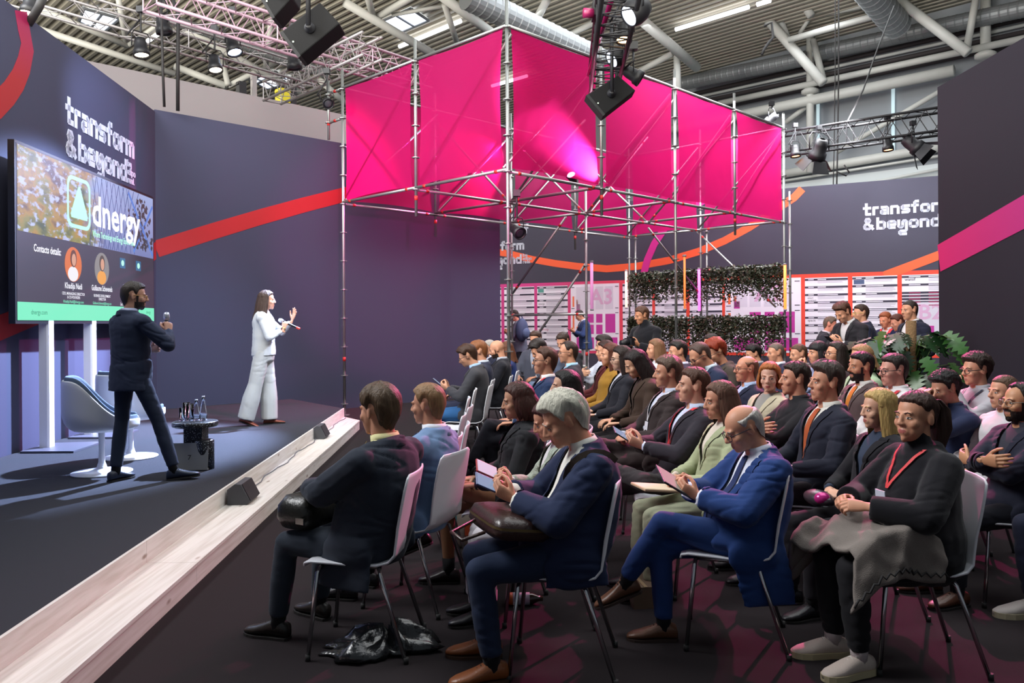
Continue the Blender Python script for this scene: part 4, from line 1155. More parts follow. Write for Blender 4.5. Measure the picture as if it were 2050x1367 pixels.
b.obj('lettering', white_ink, wf)

# plain white booth wall behind the stage walls
bw0 = plane_hit(60, 100, (-6.7, 15.8), (1, 1))
wall('wall_booth', Vector((-6.7, 15.8, 0)) - W2_DIR * 6, Vector((-6.7, 15.8, 0)) + W2_DIR * 5.6, 6.5, mat('booth_white', '#8f888a', rough=0.8), th=0.2)

# ------------------------------------------------------------------ hall: roof deck, end wall, tubes, ducts
AD = Vector((-0.7071, 0.7071, 0)); BD = Vector((0.7071, 0.7071, 0)); DECK = 13.6
def hp(a, bb, z): v = AD * a + BD * bb; return Vector((v.x, v.y, z))
deck = mat('deck_steel', '#b4afa2', rough=0.55, spec=0.3)
b = MB(); bb = 6.0; per = 0.36
prof = []
while bb < 35.0:
    prof += [(bb, DECK), (bb + per * 0.36, DECK), (bb + per * 0.48, DECK + 0.13), (bb + per * 0.88, DECK + 0.13)]
    bb += per
b.grid([[hp(-42, x, z) for x, z in prof], [hp(112, x, z) for x, z in prof]])
b.obj('ceiling', deck, kind='structure')
endm = mat('hall_end_grey', '#8b9096', rough=0.8)
b = MB(); b.prism([hp(-42, 33.6, 0), hp(36, 33.6, 0), hp(36, 33.9, 0), hp(-42, 33.9, 0)], (0, 0, DECK)); endw = b.obj('wall_hall', endm, kind='structure')
def tz(x, y, z):
    u, v = uv_of(x, y); d = (z - CAMZ) / v; return Vector((u * d, d, z))
def te(x, y, D=33.0):
    u, v = uv_of(x, y); d = D * 1.41421 / (1 + u); return Vector((u * d, d, CAMZ + v * d))
steel = mat('hall_white_paint', '#c3c4c0', rough=0.5, bump=0.05, scale=3, var=0.08)
galv = mat('spiral_duct_zinc', '#8b8f92', rough=0.5, metal=0.45, spec=0.5)
def member(p, q, rpx, m=steel, name='roof_tube', lab='white painted steel tube', parent=None):
    d = ((p + q) / 2).y; b = MB(); b.tube([p, q], rpx * d / F_PX, 14)
    return b.obj(name, m, parent, smooth=True)
roof = empty('roof_truss', hp(0, 20, 12.5), 0, 'white tubular steel roof trusses carrying the corrugated hall roof', 'roof truss'); roof.location = (0, 0, 0); roof['kind'] = 'structure'
Z1 = 12.5
for (x1, y1, z1, x2, y2, z2, r) in (
    (82, 19, 12.6, 256, 92, 12.2, 6), (68, 55, 12.2, 350, 148, 11.4, 6.5), (256, 92, 12.2, 330, 40, 12.9, 4.5), (236, -8, 13.2, 252, 82, 12.2, 5.5),
    (350, 133, 11.9, 452, 172, 11.2, 7), (444, 112, 12.6, 456, 170, 11.2, 5.5), (456, 172, 11.2, 560, 120, 12.6, 5), (367, 56, 12.9, 600, 185, 11.4, 7),
    (543, 38, 13, 532, 130, 11.8, 5.5), (640, 160, 11.4, 700, 215, 10.8, 6), (690, 5, 13, 870, 110, 11.9, 8.5), (745, 40, 12.8, 850, -20, 13.2, 7),
    (870, -18, 13, 985, 66, 12.2, 9.5), (890, 10, 13, 915, 86, 12.4, 6), (730, -30, 13.2, 748, 38, 12.8, 7), (785, 30, 12.9, 888, 12, 13.1, 4),
    (1095, 0, 13, 1062, 60, 12.6, 8), (1290, 45, 12.9, 1395, 135, 12.3, 10), (1120, 80, 12.6, 1200, 40, 13, 6), (1210, 5, 13, 1140, -40, 13.2, 9),
    (1355, 112, 12.6, 1357, 190, 11.0, 7), (1270, 148, 12.2, 1345, 108, 12.7, 6)):
    member(tz(x1, y1, z1), tz(x2, y2, z2), r, parent=roof)
for (x1, y1, x2, y2, r, D) in (
    (1622, 40, 1622, 345, 7.5, 32.6), (1973, -40, 1973, 112, 9.5, 32.6), (1440, 207, 2060, 75, 6.5, 32.4), (1330, 262, 1910, 141, 10, 32.6), (1495, -8, 1648, 166, 9.5, 30), (1785, -10, 1938, 106, 10, 30),
    (1544, -5, 1575, 75, 7, 30.5), (1628, 80, 1648, 160, 6.5, 31.5), (1579, 80, 1800, 18, 6.5, 29.5), (1600, -6, 1624, 32, 8, 30), (1955, -10, 1935, 100, 7, 31.5),
    (1676, 304, 1890, 178, 5, 33), (1573, 245, 1625, 205, 5, 33), (1545, 352, 1920, 288, 9, 33.2), (1545, 366, 1920, 306, 2.5, 33.1), (1640, 30, 1790, -2, 6, 31), (1600, 68, 1625, 30, 4, 31)):
    member(te(x1, y1, D), te(x2, y2, D), r, parent=roof)
for x, y in ((1622, 181), (1973, 108)):
    c = te(x, y, 32.6); b = MB(); b.lathe([(0.2, -0.18), (0.36, -0.12), (0.36, 0.0), (0.2, 0.1)], c, 16); b.obj('column_collar', steel, roof, smooth=True)
def duct(p, q, rpx, label, name='spiral_duct'):
    d = ((p + q) / 2).y; r = rpx * d / F_PX; L = (q - p).length; n = max(8, int(L / 0.28)); b = MB(); pts = []; rr = []
    for i in range(n + 1):
        t = i / n
        for dt, k in ((-0.12, 1.0), (0, 1.045), (0.12, 1.0)):
            tt = (i + dt) / n
            if 0 <= tt <= 1: pts.append(p + (q - p) * tt); rr.append(r * k)
    b.tube(pts, rr, 20)
    return tag(b.obj(name, galv, None, smooth=False), label, 'duct', 'spiral ventilation ducts under the hall roof')
duct(tz(340, 38, 12.4), tz(655, 148, 11.6), 10, 'silver spiral duct above the white booth wall behind the pink-tinted truss')
duct(tz(935, -8, 12.2), tz(1215, 128, 11.2), 25, 'wide silver spiral duct rising behind the peak of the magenta canopy')
duct(te(1362, 168, 32.3), te(1612, 117, 32.3), 14, 'long spiral duct under the roof edge above the canopy fabric')
duct(te(1632, 108, 32.3), te(2060, 15, 32.3), 16, 'long spiral duct under the roof edge above the dark wall')
duct(tz(1715, -45, 13.0), tz(1797, 52, 12.2), 27, 'fat duct stub with a closed end hanging under the roof edge')
# light bars, pipes and panels on the end wall
barm = mat('wall_bar_white', '#c8cbc9', rough=0.6); dark = mat('wall_bar_dark', '#3c3638', rough=0.7)
for k, (x1, y1, x2, y2, m) in enumerate(((1380, 190, 2060, 35, dark), (1390, 196, 2060, 48, barm), (1400, 204, 2060, 62, dark), (1405, 214, 2060, 72, barm), (1410, 222, 2060, 84, dark))):
    member(te(x1, y1, 33.3), te(x2, y2, 33.3), 4.2 if m is dark else 3.2, m, 'wall_pipe', '', endw)
pale = mat('hall_end_pale', '#c3c9cb', rough=0.8)
b = MB(); p, q = te(1500, 378, 33.4), te(1950, 318, 33.4); b.prism([Vector((p.x, p.y, 0)), Vector((q.x, q.y, 0)), q, p], AD.cross(Vector((0, 0, 1))) * 0.01 if False else -BD * 0.05); b.obj('wall_panel', pale, endw)
for y1, y2 in ((405, 345), (428, 372)): member(te(1540, y1, 33.1), te(1930, y2 - 16, 33.1), 3, barm, 'wall_pipe', '', endw)
slit = mat('window_daylight', '#9fb7c4', emit='#cfe6ea', estr=0.6)
for x, y0, y1, w in ((1635, 208, 330, 4), (1785, 174, 320, 3)):
    p, q = te(x, y0, 33.5), te(x, y1, 33.5); b = MB(); b.prism([p, p + AD * -0.13, Vector((q.x, q.y, q.z)) + AD * -0.13, q], -BD * 0.04); tag(b.obj('window_1', slit), kind='structure')
# skylights and light strips under the deck
sky = mat('skylight_glass', '#e8f0ff', emit='#e3edff', estr=2.6); led = mat('led_strip', '#ffffff', emit='#fbfbff', estr=5.0)
for n, quad in enumerate((((168, 14), (240, 34), (207, 62), (158, 40)), ((763, 40), (822, 14), (858, 38), (802, 62)), ((482, 154), (512, 141), (519, 145), (490, 158)), ((500, 161), (525, 148), (536, 153), (513, 165)), ((515, 165), (545, 155), (562, 168), (535, 176)), ((540, 142), (550, 140), (562, 147), (552, 150)), ((560, 155), (573, 150), (588, 157), (575, 163)))):
    p = [tz(x, y, DECK - 0.02) for x, y in quad]; b = MB(); b.prism(p, (0, 0, -0.05)); w = b.obj('window_%d' % (n + 2), sky, kind='structure')
    fr = MB()
    for i in range(4): fr.tube([p[i] - Vector((0, 0, 0.06)), p[(i + 1) % 4] - Vector((0, 0, 0.06))], 0.06, 6)
    m0, m1 = (p[0] + p[1]) / 2, (p[2] + p[3]) / 2; fr.tube([m0 - Vector((0, 0, 0.07)), m1 - Vector((0, 0, 0.07))], 0.05, 6)
    fr.obj('window_frame', mat('skylight_frame', '#70747a'), w)
strips_led = (((1353, 59), (1499, 14), 'behind the hanging lamps, longest of them'), ((1516, 9), (1542, 1), 'at the top edge beside a roof tube'), ((800, 93), (922, 42), 'above the fabric peak of the canopy'), ((296, 82), (318, 67), 'above the stage wall between the lamps'), ((985, 172), (1055, 152), 'behind the tall corner pole of the canopy'))
for p, q, where in strips_led:
    a, c = tz(*p, DECK - 0.25), tz(*q, DECK - 0.25); b = MB(); b.tube([a, c], 0.085, 8)
    o = b.obj('light_strip', led); tag(o, 'white glowing light strip under the roof ' + where, 'light', 'light strips under the hall roof')
# ------------------------------------------------------------------ scaffold canopy with magenta fabric
P2 = Vector((-0.045, 11.03, 0)); BB = Vector((1.471, 1.4925, 0)); BA = Vector((-1.4475, 1.435, 0)); ZB, ZTOP = 3.70, 5.73
def nd(i, j, z): p = P2 + BB * i + BA * j; return Vector((p.x, p.y, z))
zinc = mat('scaffold_zinc', '#8f9290', rough=0.42, metal=0.75, bump=0.05, scale=60, var=0.12)
redband = mat('scaffold_red_tape', '#b3201c', rough=0.6)
scaf = empty('scaffold_canopy', nd(0, 0, 0), 0, 'tall galvanised scaffold canopy hung with magenta fabric over the seats', 'scaffold')
S0 = Vector(nd(0, 0, 0))
def sbar(name, p, q, r=0.0243, bands=True):
    b = MB(); b.tube([p - S0, q - S0], r, 10); o = b.obj(name, zinc, scaf, smooth=True)
    if bands:
        d = (q - p).normalized(); L = (q - p).length; b = MB()
        for t in (0.22, L - 0.22): b.tube([p + d * (t - 0.03) - S0, p + d * (t + 0.03) - S0], r + 0.003, 10)
        b.obj('red_band', redband, o, smooth=True)
    return o
def pole(i, j, z0, z1, off=Vector((0, 0, 0))):
    p = nd(i, j, z0) + off; q = nd(i, j, z1) + off
    b = MB(); b.tube([p - S0, q - S0], 0.0243, 12); o = b.obj('pole', zinc, scaf, smooth=True)
    b = MB(); z = math.ceil(z0 / 0.5) * 0.5 + 0.2
    while z < z1: b.lathe([(0.03, -0.006), (0.062, -0.006), (0.062, 0.006), (0.03, 0.006)], p - S0 + Vector((0, 0, z - z0)), 12); z += 0.5
    if b.f: b.obj('rosette', zinc, o, kind='stuff')
    if z0 < 0.1:
        b = MB(); b.box(p - S0 + Vector((0, 0, 0.006)), (0.15, 0.15, 0.012)); b.obj('base_plate', zinc, o)
    b = MB(); zz = z0 + (0.95 if z0 < 0.1 else 0.25); b.tube([p - S0 + Vector((0, 0, zz - z0)), p - S0 + Vector((0, 0, zz - z0 + 0.07))], 0.0275, 12); b.obj('red_band', redband, o, smooth=True)
for i in range(5):
    for j in range(3):
        full = (i, j) in ((0, 0), (2, 0), (4, 0), (0, 2), (2, 1), (2, 2), (4, 1), (4, 2))
        edge = i in (0, 4) or j in (0, 2)
        if not full and not edge and (i, j) != (1, 1): continue
        pole(i, j, 0.0 if full else ZB - 0.42, ZTOP + (0.62 if (i, j) == (0, 0) else 0.32) if edge else ZB + 0.5)
for i, j, off, top in ((4, 0, BD * 0.26, 4.4), (4, 1, BD * 0.26, 4.2), (4, 2, BD * 0.26, 4.2)): pole(i, j, 0.0, top, off)
pole(0, 2, 4.9, 5.95, AD * 0.45)
sbar('ledger', nd(0, 2, 5.72), nd(0, 2, 5.72) + AD * 0.45); sbar('ledger', nd(0, 2, 5.2), nd(0, 2, 5.2) + AD * 0.45)
for z in (ZB,):
    for j in range(3):
        for i in range(4): sbar('ledger', nd(i, j, z), nd(i + 1, j, z))
    for i in range(5):
        for j in range(2): sbar('ledger', nd(i, j, z + 0.03), nd(i, j + 1, z + 0.03))
for j in (0, 2):
    for i in range(4): sbar('ledger', nd(i, j, ZTOP), nd(i + 1, j, ZTOP), bands=False)
for i in (0, 4):
    for j in range(2): sbar('ledger', nd(i, j, ZTOP), nd(i, j + 1, ZTOP), bands=False)
IN = 0.085
for i in range(4):
    sbar('brace', nd(i, 0, ZB + 0.06) + AD * IN, nd(i + 1, 0, ZTOP - 0.1) + AD * IN, 0.021, False)
    sbar('brace', nd(i, 2, ZB + 0.06) - AD * IN, nd(i + 1, 2, ZTOP - 0.1) - AD * IN, 0.021, False)
    if i in (1, 2): sbar('brace', nd(i, 1, ZB), nd(i + 1, 1, ZTOP - 0.2), 0.021)
for j in range(2):
    sbar('brace', nd(0, j + 1, ZB + 0.06) + BD * IN, nd(0, j, ZTOP - 0.1) + BD * IN, 0.021, False)
    sbar('brace', nd(4, j + 1, ZB + 0.06) - BD * IN, nd(4, j, ZTOP - 0.1) - BD * IN, 0.021, False)
for i in (1, 2, 3):
    sbar('brace', nd(i, 1, ZB), nd(i, 0, ZTOP - 0.2), 0.021); sbar('brace', nd(i, 1, ZB), nd(i, 2, ZTOP - 0.2), 0.021)
# lower braces and ledgers round the passage and the ivy screen
sbar('brace', nd(2, 1.25, ZB), nd(2, 2, 2.2), 0.024); sbar('brace', nd(2, 1, 2.75), nd(2, 2, 0.55), 0.024)
sbar('ledger', nd(2, 1, 1.76), nd(2, 2.1, 1.76)); sbar('ledger', nd(2, 1, 0.74), nd(2, 2, 0.74))
sbar('brace', nd(3, 1, ZB - 0.1), nd(4, 1, 2.2), 0.021); sbar('brace', nd(4, 1.05, ZB), nd(4, 0.1, 1.9), 0.021)
for j in range(2):
    for z in (2.78, 1.68, 0.62): sbar('ledger', nd(4, j, z), nd(4, j + 1, z))
def fabric_mat():
    m = bpy.data.materials.new('magenta_fabric'); m.use_nodes = True; nt = m.node_tree; nt.nodes.clear()
    out = nt.nodes.new('ShaderNodeOutputMaterial'); df = nt.nodes.new('ShaderNodeBsdfDiffuse'); tl = nt.nodes.new('ShaderNodeBsdfTranslucent'); tp = nt.nodes.new('ShaderNodeBsdfTransparent'); gl = nt.nodes.new('ShaderNodeBsdfGlossy')
    c = (0.42, 0.005, 0.10, 1)
    df.inputs[0].default_value = c; tl.inputs[0].default_value = (0.58, 0.012, 0.15, 1); tp.inputs[0].default_value = (0.95, 0.25, 0.5, 1); gl.inputs['Roughness'].default_value = 0.45; gl.inputs[0].default_value = (1, 0.45, 0.75, 1)
    a = nt.nodes.new('ShaderNodeMixShader'); a.inputs[0].default_value = 0.70; nt.links.new(df.outputs[0], a.inputs[1]); nt.links.new(tl.outputs[0], a.inputs[2])
    g = nt.nodes.new('ShaderNodeMixShader'); g.inputs[0].default_value = 0.02; nt.links.new(a.outputs[0], g.inputs[1]); nt.links.new(gl.outputs[0], g.inputs[2])
    t = nt.nodes.new('ShaderNodeMixShader'); t.inputs[0].default_value = 0.14; nt.links.new(g.outputs[0], t.inputs[1]); nt.links.new(tp.outputs[0], t.inputs[2])
    nt.links.new(t.outputs[0], out.inputs[0])
    return m
fab = fabric_mat()
def fabric(a, c, inward):
    L = (c - a); L.z = 0; ln = L.length; d = L.normalized(); nu, nv = 22, 20; b = MB(); rows = []; sd = rnd.random() * 40
    for k in range(nv + 1):
        w = k / nv; row = []
        for i in range(nu + 1):
            t = i / nu
            edge = 4 * t * (1 - t); ve = 4 * w * (1 - w)
            x = 0.085 + t * (ln - 0.17)
            x += (0.5 - t) * 0.09 * ve                      # the sides are drawn in between the ties
            z = ZB + 0.05 + w * (ZTOP - ZB - 0.06) + (0.035 * edge * (1 if w < 0.5 else -1) * abs(1 - 2 * w))
            bow = 0.022 * edge * ve + 0.018 * mnoise.noise((t * 2.5 + sd, w * 2.5, 0))
            for cu, cw in ((0, 0), (1, 0), (0, 1), (1, 1)):
                r = math.hypot(t - cu, w - cw); an = math.atan2(abs(w - cw), abs(t - cu) + 1e-6)
                bow += 0.012 * math.sin(an * 15 + sd) * max(0, 1 - r / 0.55) * min(1, r * 6)
            row.append(a + d * x + Vector((0, 0, z)) + inward * (0.0 + bow) - S0)
        rows.append(row)
    b.grid(rows)
    o = b.obj('fabric_panel', fab, scaf, smooth=True)
    h = MB(); h.tube([a + d * 0.06 + Vector((0, 0, ZTOP - 0.01)) - S0, a + d * (ln - 0.06) + Vector((0, 0, ZTOP - 0.01)) - S0], 0.018, 8); h.obj('hem_rod', mat('hem_dark', '#4a1030', rough=0.7), o, smooth=True)
for i in range(4): fabric(nd(i, 0, 0), nd(i + 1, 0, 0), AD); fabric(nd(i, 2, 0), nd(i + 1, 2, 0), -AD)
for j in range(2): fabric(nd(0, j + 1, 0), nd(0, j, 0), BD); fabric(nd(4, j + 1, 0), nd(4, j, 0), -BD)
# light tubes tied to the poles
for x, y0, y1, d, c, e, lab in ((1183, 522, 622, 15.4, '#c07fae', 0.7, 'thin pale pink light tube tied to the pole beside the diagonal brace'), (1252, 540, 618, 19.8, '#ffb9a0', 2.2, 'pale peach light tube at the far edge of the ivy screen'), (1369, 510, 622, 13.95, '#ff7a3c', 0.8, 'narrow orange light tube tied to the middle front pole'), (1398, 536, 625, 18.35, '#ff4fd0', 4.0, 'bright magenta light tube hanging in front of the ivy'), (1570, 527, 622, 16.9, '#ff6a2e', 3.4, 'glowing orange light tube on the outer pole of the ivy screen')):
    p, q = at(x, y0, d), at(x + 2, y1, d); t = empty('light_tube', q, 0, lab, 'light')
    L = (p.z - q.z); b = MB(); b.tube([(0, 0, 0.03), (0, 0, L - 0.03)], 0.030 if d > 15 else 0.019, 12); b.obj('tube', mat('tube_' + c.strip('#'), c, emit=c, estr=e), t, smooth=True)
    b = MB(); b.tube([(0, 0, 0), (0, 0, 0.035)], 0.034, 12); b.tube([(0, 0, L - 0.035), (0, 0, L)], 0.034, 12); b.obj('end_cap', mat('cap_grey', '#77747c'), t, smooth=True)
# ivy hanging from the back ledgers
def ivy(j, ztop, h, lab):
    b = MB(); a = nd(4, j, 0); c = nd(4, j + 1, 0); d = (c - a); L = d.length; d.normalize(); n = BD
    for k in range(380):
        t = rnd.random() * L; ln = h * (0.45 + 0.55 * rnd.random()) * (0.75 + 0.3 * mnoise.noise((t * 1.8, ztop, 1)))
        z = ztop + rnd.uniform(-0.02, 0.07); x = t; off = rnd.uniform(-0.10, 0.10)
        zb = ztop - ln
        while z > zb:
            dens = 1.0 if z > ztop - h * 0.28 else 0.66
            if rnd.random() < dens:
                s = rnd.uniform(0.024, 0.044); p = a + d * (x + rnd.uniform(-0.04, 0.04)) + n * (off + rnd.uniform(-0.04, 0.04)) + Vector((0, 0, z))
                e1 = Vector((rnd.gauss(0, 1), rnd.gauss(0, 1), rnd.gauss(0, 0.6))).normalized(); e2 = e1.cross(Vector((rnd.gauss(0, 1), rnd.gauss(0, 1), rnd.gauss(0, 1)))).normalized()
                b.add([p, p + e1 * s * 0.8 + e2 * s * 0.7, p + e1 * s * 1.9, p + e1 * s * 0.8 - e2 * s * 0.7], [(0, 1, 2, 3)], 0 if rnd.random() < 0.75 else 1)
            z -= rnd.uniform(0.03, 0.06); x += rnd.uniform(-0.012, 0.012)
    o = b.obj('hanging_ivy', [mat('ivy_leaf', '#2c331f', rough=0.6, var=0.3, scale=6), mat('ivy_leaf_brown', '#44382a', rough=0.7)], None, kind='stuff')
    tag(o, lab, 'ivy', 'ivy curtains on the scaffold')
ivy(0, 2.76, 1.10, 'upper ivy curtain next to the glowing orange tube'); ivy(1, 2.76, 1.10, 'upper ivy curtain next to the pale peach tube')
ivy(0, 1.66, 1.0, 'lower ivy curtain next to the outer scaffold pole'); ivy(1, 1.66, 1.0, 'lower ivy curtain behind the standing photographer')

# ------------------------------------------------------------------ truss, lamps and loudspeakers
black = mat('lamp_black', '#16161a', rough=0.5, spec=0.4); blackm = mat('truss_black', '#19181b', rough=0.55, metal=0.3)
alu = mat('truss_aluminium', '#8f8a8a', rough=0.45, metal=0.4)
def truss(p, q, w, label, m, r=0.025, step=0.5, tri=False):
    p = Vector(p); q = Vector(q); root = empty('lighting_truss', p, 0, label, 'truss'); d = (q - p); L = d.length; d.normalize()
    sx = d.cross(Vector((0, 0, 1))).normalized(); up = sx.cross(d)
    cs = [sx * a * w / 2 + up * c * w / 2 for a, c in ((-1, 1), (1, 1), (1, -1), (-1, -1))]
    for c in cs: b = MB(); b.tube([c, c + d * L], r, 10); b.obj('chord', m, root, smooth=True)
    n = max(2, int(L / step))
    for k in range(4):
        a, c = cs[k], cs[(k + 1) % 4]; b = MB()
        for i in range(n):
            t0, t1 = i * L / n, (i + 1) * L / n
            b.tube([a + d * t0, c + d * (t0 + t1) / 2], r * 0.32, 6); b.tube([c + d * (t0 + t1) / 2, a + d * t1], r * 0.32, 6)
            if i % 4 == 0: b.tube([a + d * t0, c + d * t0], r * 0.45, 6)
        b.obj('lacing', m, root, kind='stuff')
    return root
pinkish = mat('truss_pink_lit', '#a88a98', rough=0.45, metal=0.3)  # pink light is put into the colour of the silver truss
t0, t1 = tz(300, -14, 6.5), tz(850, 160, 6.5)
truss(t0, t1, 0.42, 'silver box truss tinted as by pink light, running towards the canopy', pinkish, 0.028)
truss(tz(20, -22, 6.4), tz(620, 156, 6.4), 0.34, 'thin silver truss carrying the row of hanging lamps', alu, 0.022, 0.6)
truss(tz(545, 186, 6.3), tz(745, 92, 6.3), 0.38, 'short silver truss crossing towards the canopy above the booth wall', alu, 0.026, 0.45)
truss(at(1207, 165, 10.6), at(1245, -60, 7.0), 0.34, 'black truss hanging lamps in front of the canopy', blackm, 0.026, 0.3)
truss(at(1520, 296, 18.5), at(1915, 238, 15.8), 0.46, 'long black truss above the exhibitor lists', blackm, 0.028, 0.5)
b = MB(); b.tube([at(1178, 150, 10.4), at(1236, -40, 7.1)], 0.026, 10); tag(b.obj('rail', mat('rail_magenta_lit', '#8c1550', rough=0.25, metal=0.6), None, smooth=True), 'shiny rail tinted as by magenta light along the black truss', 'rail')  # magenta light is put into the rail's own colour
def stage_lamp(x, y, d, size, aim, label, glow='#fff0d8', e=8.0, kind='par', hang=0.35):
    c = at(x, y, d); root = empty('stage_lamp', c, 0, label, 'lamp'); a = Vector(aim).normalized()
    q = a.to_track_quat('Z', 'Y').to_matrix(); s = size
    T = lambda v: q @ Vector(v)
    b = MB(); prof = [(0.16, -0.62), (0.30, -0.58), (0.36, -0.3), (0.38, 0.1), (0.46, 0.16), (0.48, 0.52), (0.43, 0.52), (0.40, 0.40)] if kind != 'head' else [(0.10, -0.60), (0.34, -0.52), (0.50, -0.2), (0.54, 0.12), (0.47, 0.42), (0.45, 0.45), (0.41, 0.42)]
    b.lathe([(r * s, z * s) for r, z in prof], (0, 0, 0), 20, caps=False); b.v = [tuple(T(v)) for v in b.v]; b.obj('lamp_body', black, root, smooth=True)
    b = MB(); b.lathe([(0.405 * s, 0.40 * s), (0.2 * s, 0.44 * s), (0.01 * s, 0.45 * s)], (0, 0, 0), 20); b.v = [tuple(T(v)) for v in b.v]; b.obj('lens', mat('lens_%s_%d' % (glow.strip('#'), int(e * 10)), glow, emit=glow, estr=e), root, smooth=True)
    side = a.cross(Vector((0, 0, 1)));  side = side.normalized() if side.length > 0.1 else Vector((1, 0, 0))
    b = MB(); w = 0.58 * s; top = Vector((0, 0, 0.95 * s)); pts = [side * w, side * w + top * 0.75, side * w * 0.7 + top, side * -w * 0.7 + top, side * -w + top * 0.75, side * -w]
    b.tube(pts, 0.035 * s, 8); b.obj('yoke', black, root, smooth=True)
    b = MB(); b.tube([top, top + Vector((0, 0, hang))], 0.03 * s + 0.008, 8); b.box(top + Vector((0, 0, hang)), (0.10, 0.10, 0.09)); b.obj('clamp', black, root)
    b = MB(); b.tube([a * -0.5 * s, a * -0.6 * s + side * 0.3 * s, top * 0.6 + side * 0.85 * s, top + Vector((0, 0, hang * 0.6))], 0.012, 6); b.obj('cable', black, root, smooth=True)
    if kind == 'barn':
        for k in range(4):
            an = k * math.pi / 2; f = MB(); u = Vector((math.cos(an), math.sin(an), 0)); v_ = Vector((-math.sin(an), math.cos(an), 0))
            pts = [T((u * 0.44 + v_ * -0.36) * s + Vector((0, 0, 0.50 * s))), T((u * 0.44 + v_ * 0.36) * s + Vector((0, 0, 0.50 * s))), T((u * 0.86 + v_ * 0.50) * s + Vector((0, 0, 1.05 * s))), T((u * 0.86 + v_ * -0.50) * s + Vector((0, 0, 1.05 * s)))]
            f.prism(pts, T(u * 0.02 * s)); f.obj('barn_door', black, root)
    return root
dn = Vector((0.1, -0.15, -1)).normalized()
for x, y, d, s, aim, glow, e, lab in (
    (60, 12, 9.0, 0.20, (-0.1, -0.2, -1), '#ffe2b0', 14, 'lamp with a warm glowing lens at the top edge of the curved ribbon wall'), (327, 50, 12.6, 0.27, (0.1, 0.1, -1), '#303038', 0.2, 'unlit black lamp hanging from the thin silver truss between two cables'), (282, 96, 12.4, 0.26, (0.15, -0.1, -1), '#fff1d0', 12, 'black lamp with warm lens, hanging above the white slope of the stage wall'),
    (466, 92, 13.6, 0.28, (0.35, -0.2, -1), '#cfe0ff', 14, 'black lamp with cold blue-white lens under the silver truss'), (430, 128, 13.2, 0.25, (0.2, -0.2, -1), '#fff1d0', 12, 'lowest black lamp with warm lens on the thin silver truss'), (588, 122, 14.2, 0.28, (0.1, 0.1, -1), '#303038', 0.2, 'unlit black lamp hanging under the tilted loudspeaker'),
    (655, 205, 13.8, 0.2, (0.3, -0.6, -0.4), '#303038', 0.2, 'small black lamp clamped beside the scaffold pole above the booth wall'), (1592, 303, 17.6, 0.24, (0.05, -0.1, -1), '#ffb070', 7, 'black lamp with orange lens on the long black truss beside the canopy'), (1777, 290, 16.6, 0.24, (0.05, -0.1, -1), '#ffb070', 7, 'black lamp with orange lens in the middle of the long black truss'),
    (1249, 66, 8.6, 0.19, (-0.05, -0.25, -1), '#ffb878', 16, 'round black lamp with glowing orange lens hanging before the canopy'), (1035, 462, 11.4, 0.2, (0.5, -0.7, -0.5), '#202028', 0.2, 'black lamp clamped to the tall corner pole under the canopy')):
    stage_lamp(x, y, d, s, Vector(aim).normalized(), lab, glow, e)
for x, y, d, s, lab in ((1274, 22, 7.6, 0.24, 'larger moving-head lamp with a blue-white lens at the top of the black truss'), (1236, 112, 9.2, 0.22, 'lower moving-head lamp with a blue-white lens above the tilted loudspeaker')):
    stage_lamp(x, y, d, s, Vector((-0.75, -0.25, -0.55)).normalized(), lab, '#dbe6ff', 5, 'head', 0.2)
stage_lamp(1268, 150, 9.4, 0.20, Vector((0.75, -0.1, -0.5)).normalized(), 'black ribbed spotlight pointing to the seats beside the tilted loudspeaker', '#25252b', 0.2, 'par', 0.15)
stage_lamp(1640, 300, 17.3, 0.40, Vector((-0.1, 0.5, -0.75)).normalized(), 'square black floodlight with side flaps on the long black truss', '#2a2a30', 0.2, 'barn', 0.1)
stage_lamp(1828, 290, 16.2, 0.36, Vector((0.55, -0.35, -0.6)).normalized(), 'black floodlight with open flaps tilted at the end of the long black truss', '#e6e9ff', 2.5, 'barn', 0.1)
stage_lamp(1146, 356, 12.9, 0.17, Vector((-0.35, -0.75, 0.55)).normalized(), 'small lamp with glaring white lens under the fabric, shining onto it', '#ffffff', 30, 'par', 0.1)
stage_lamp(1545, 238, 17.2, 0.24, Vector((-0.5, 0.5, -0.5)).normalized(), 'black lamp standing on the far corner of the canopy top', '#202028', 0.2, 'par', 0.1)
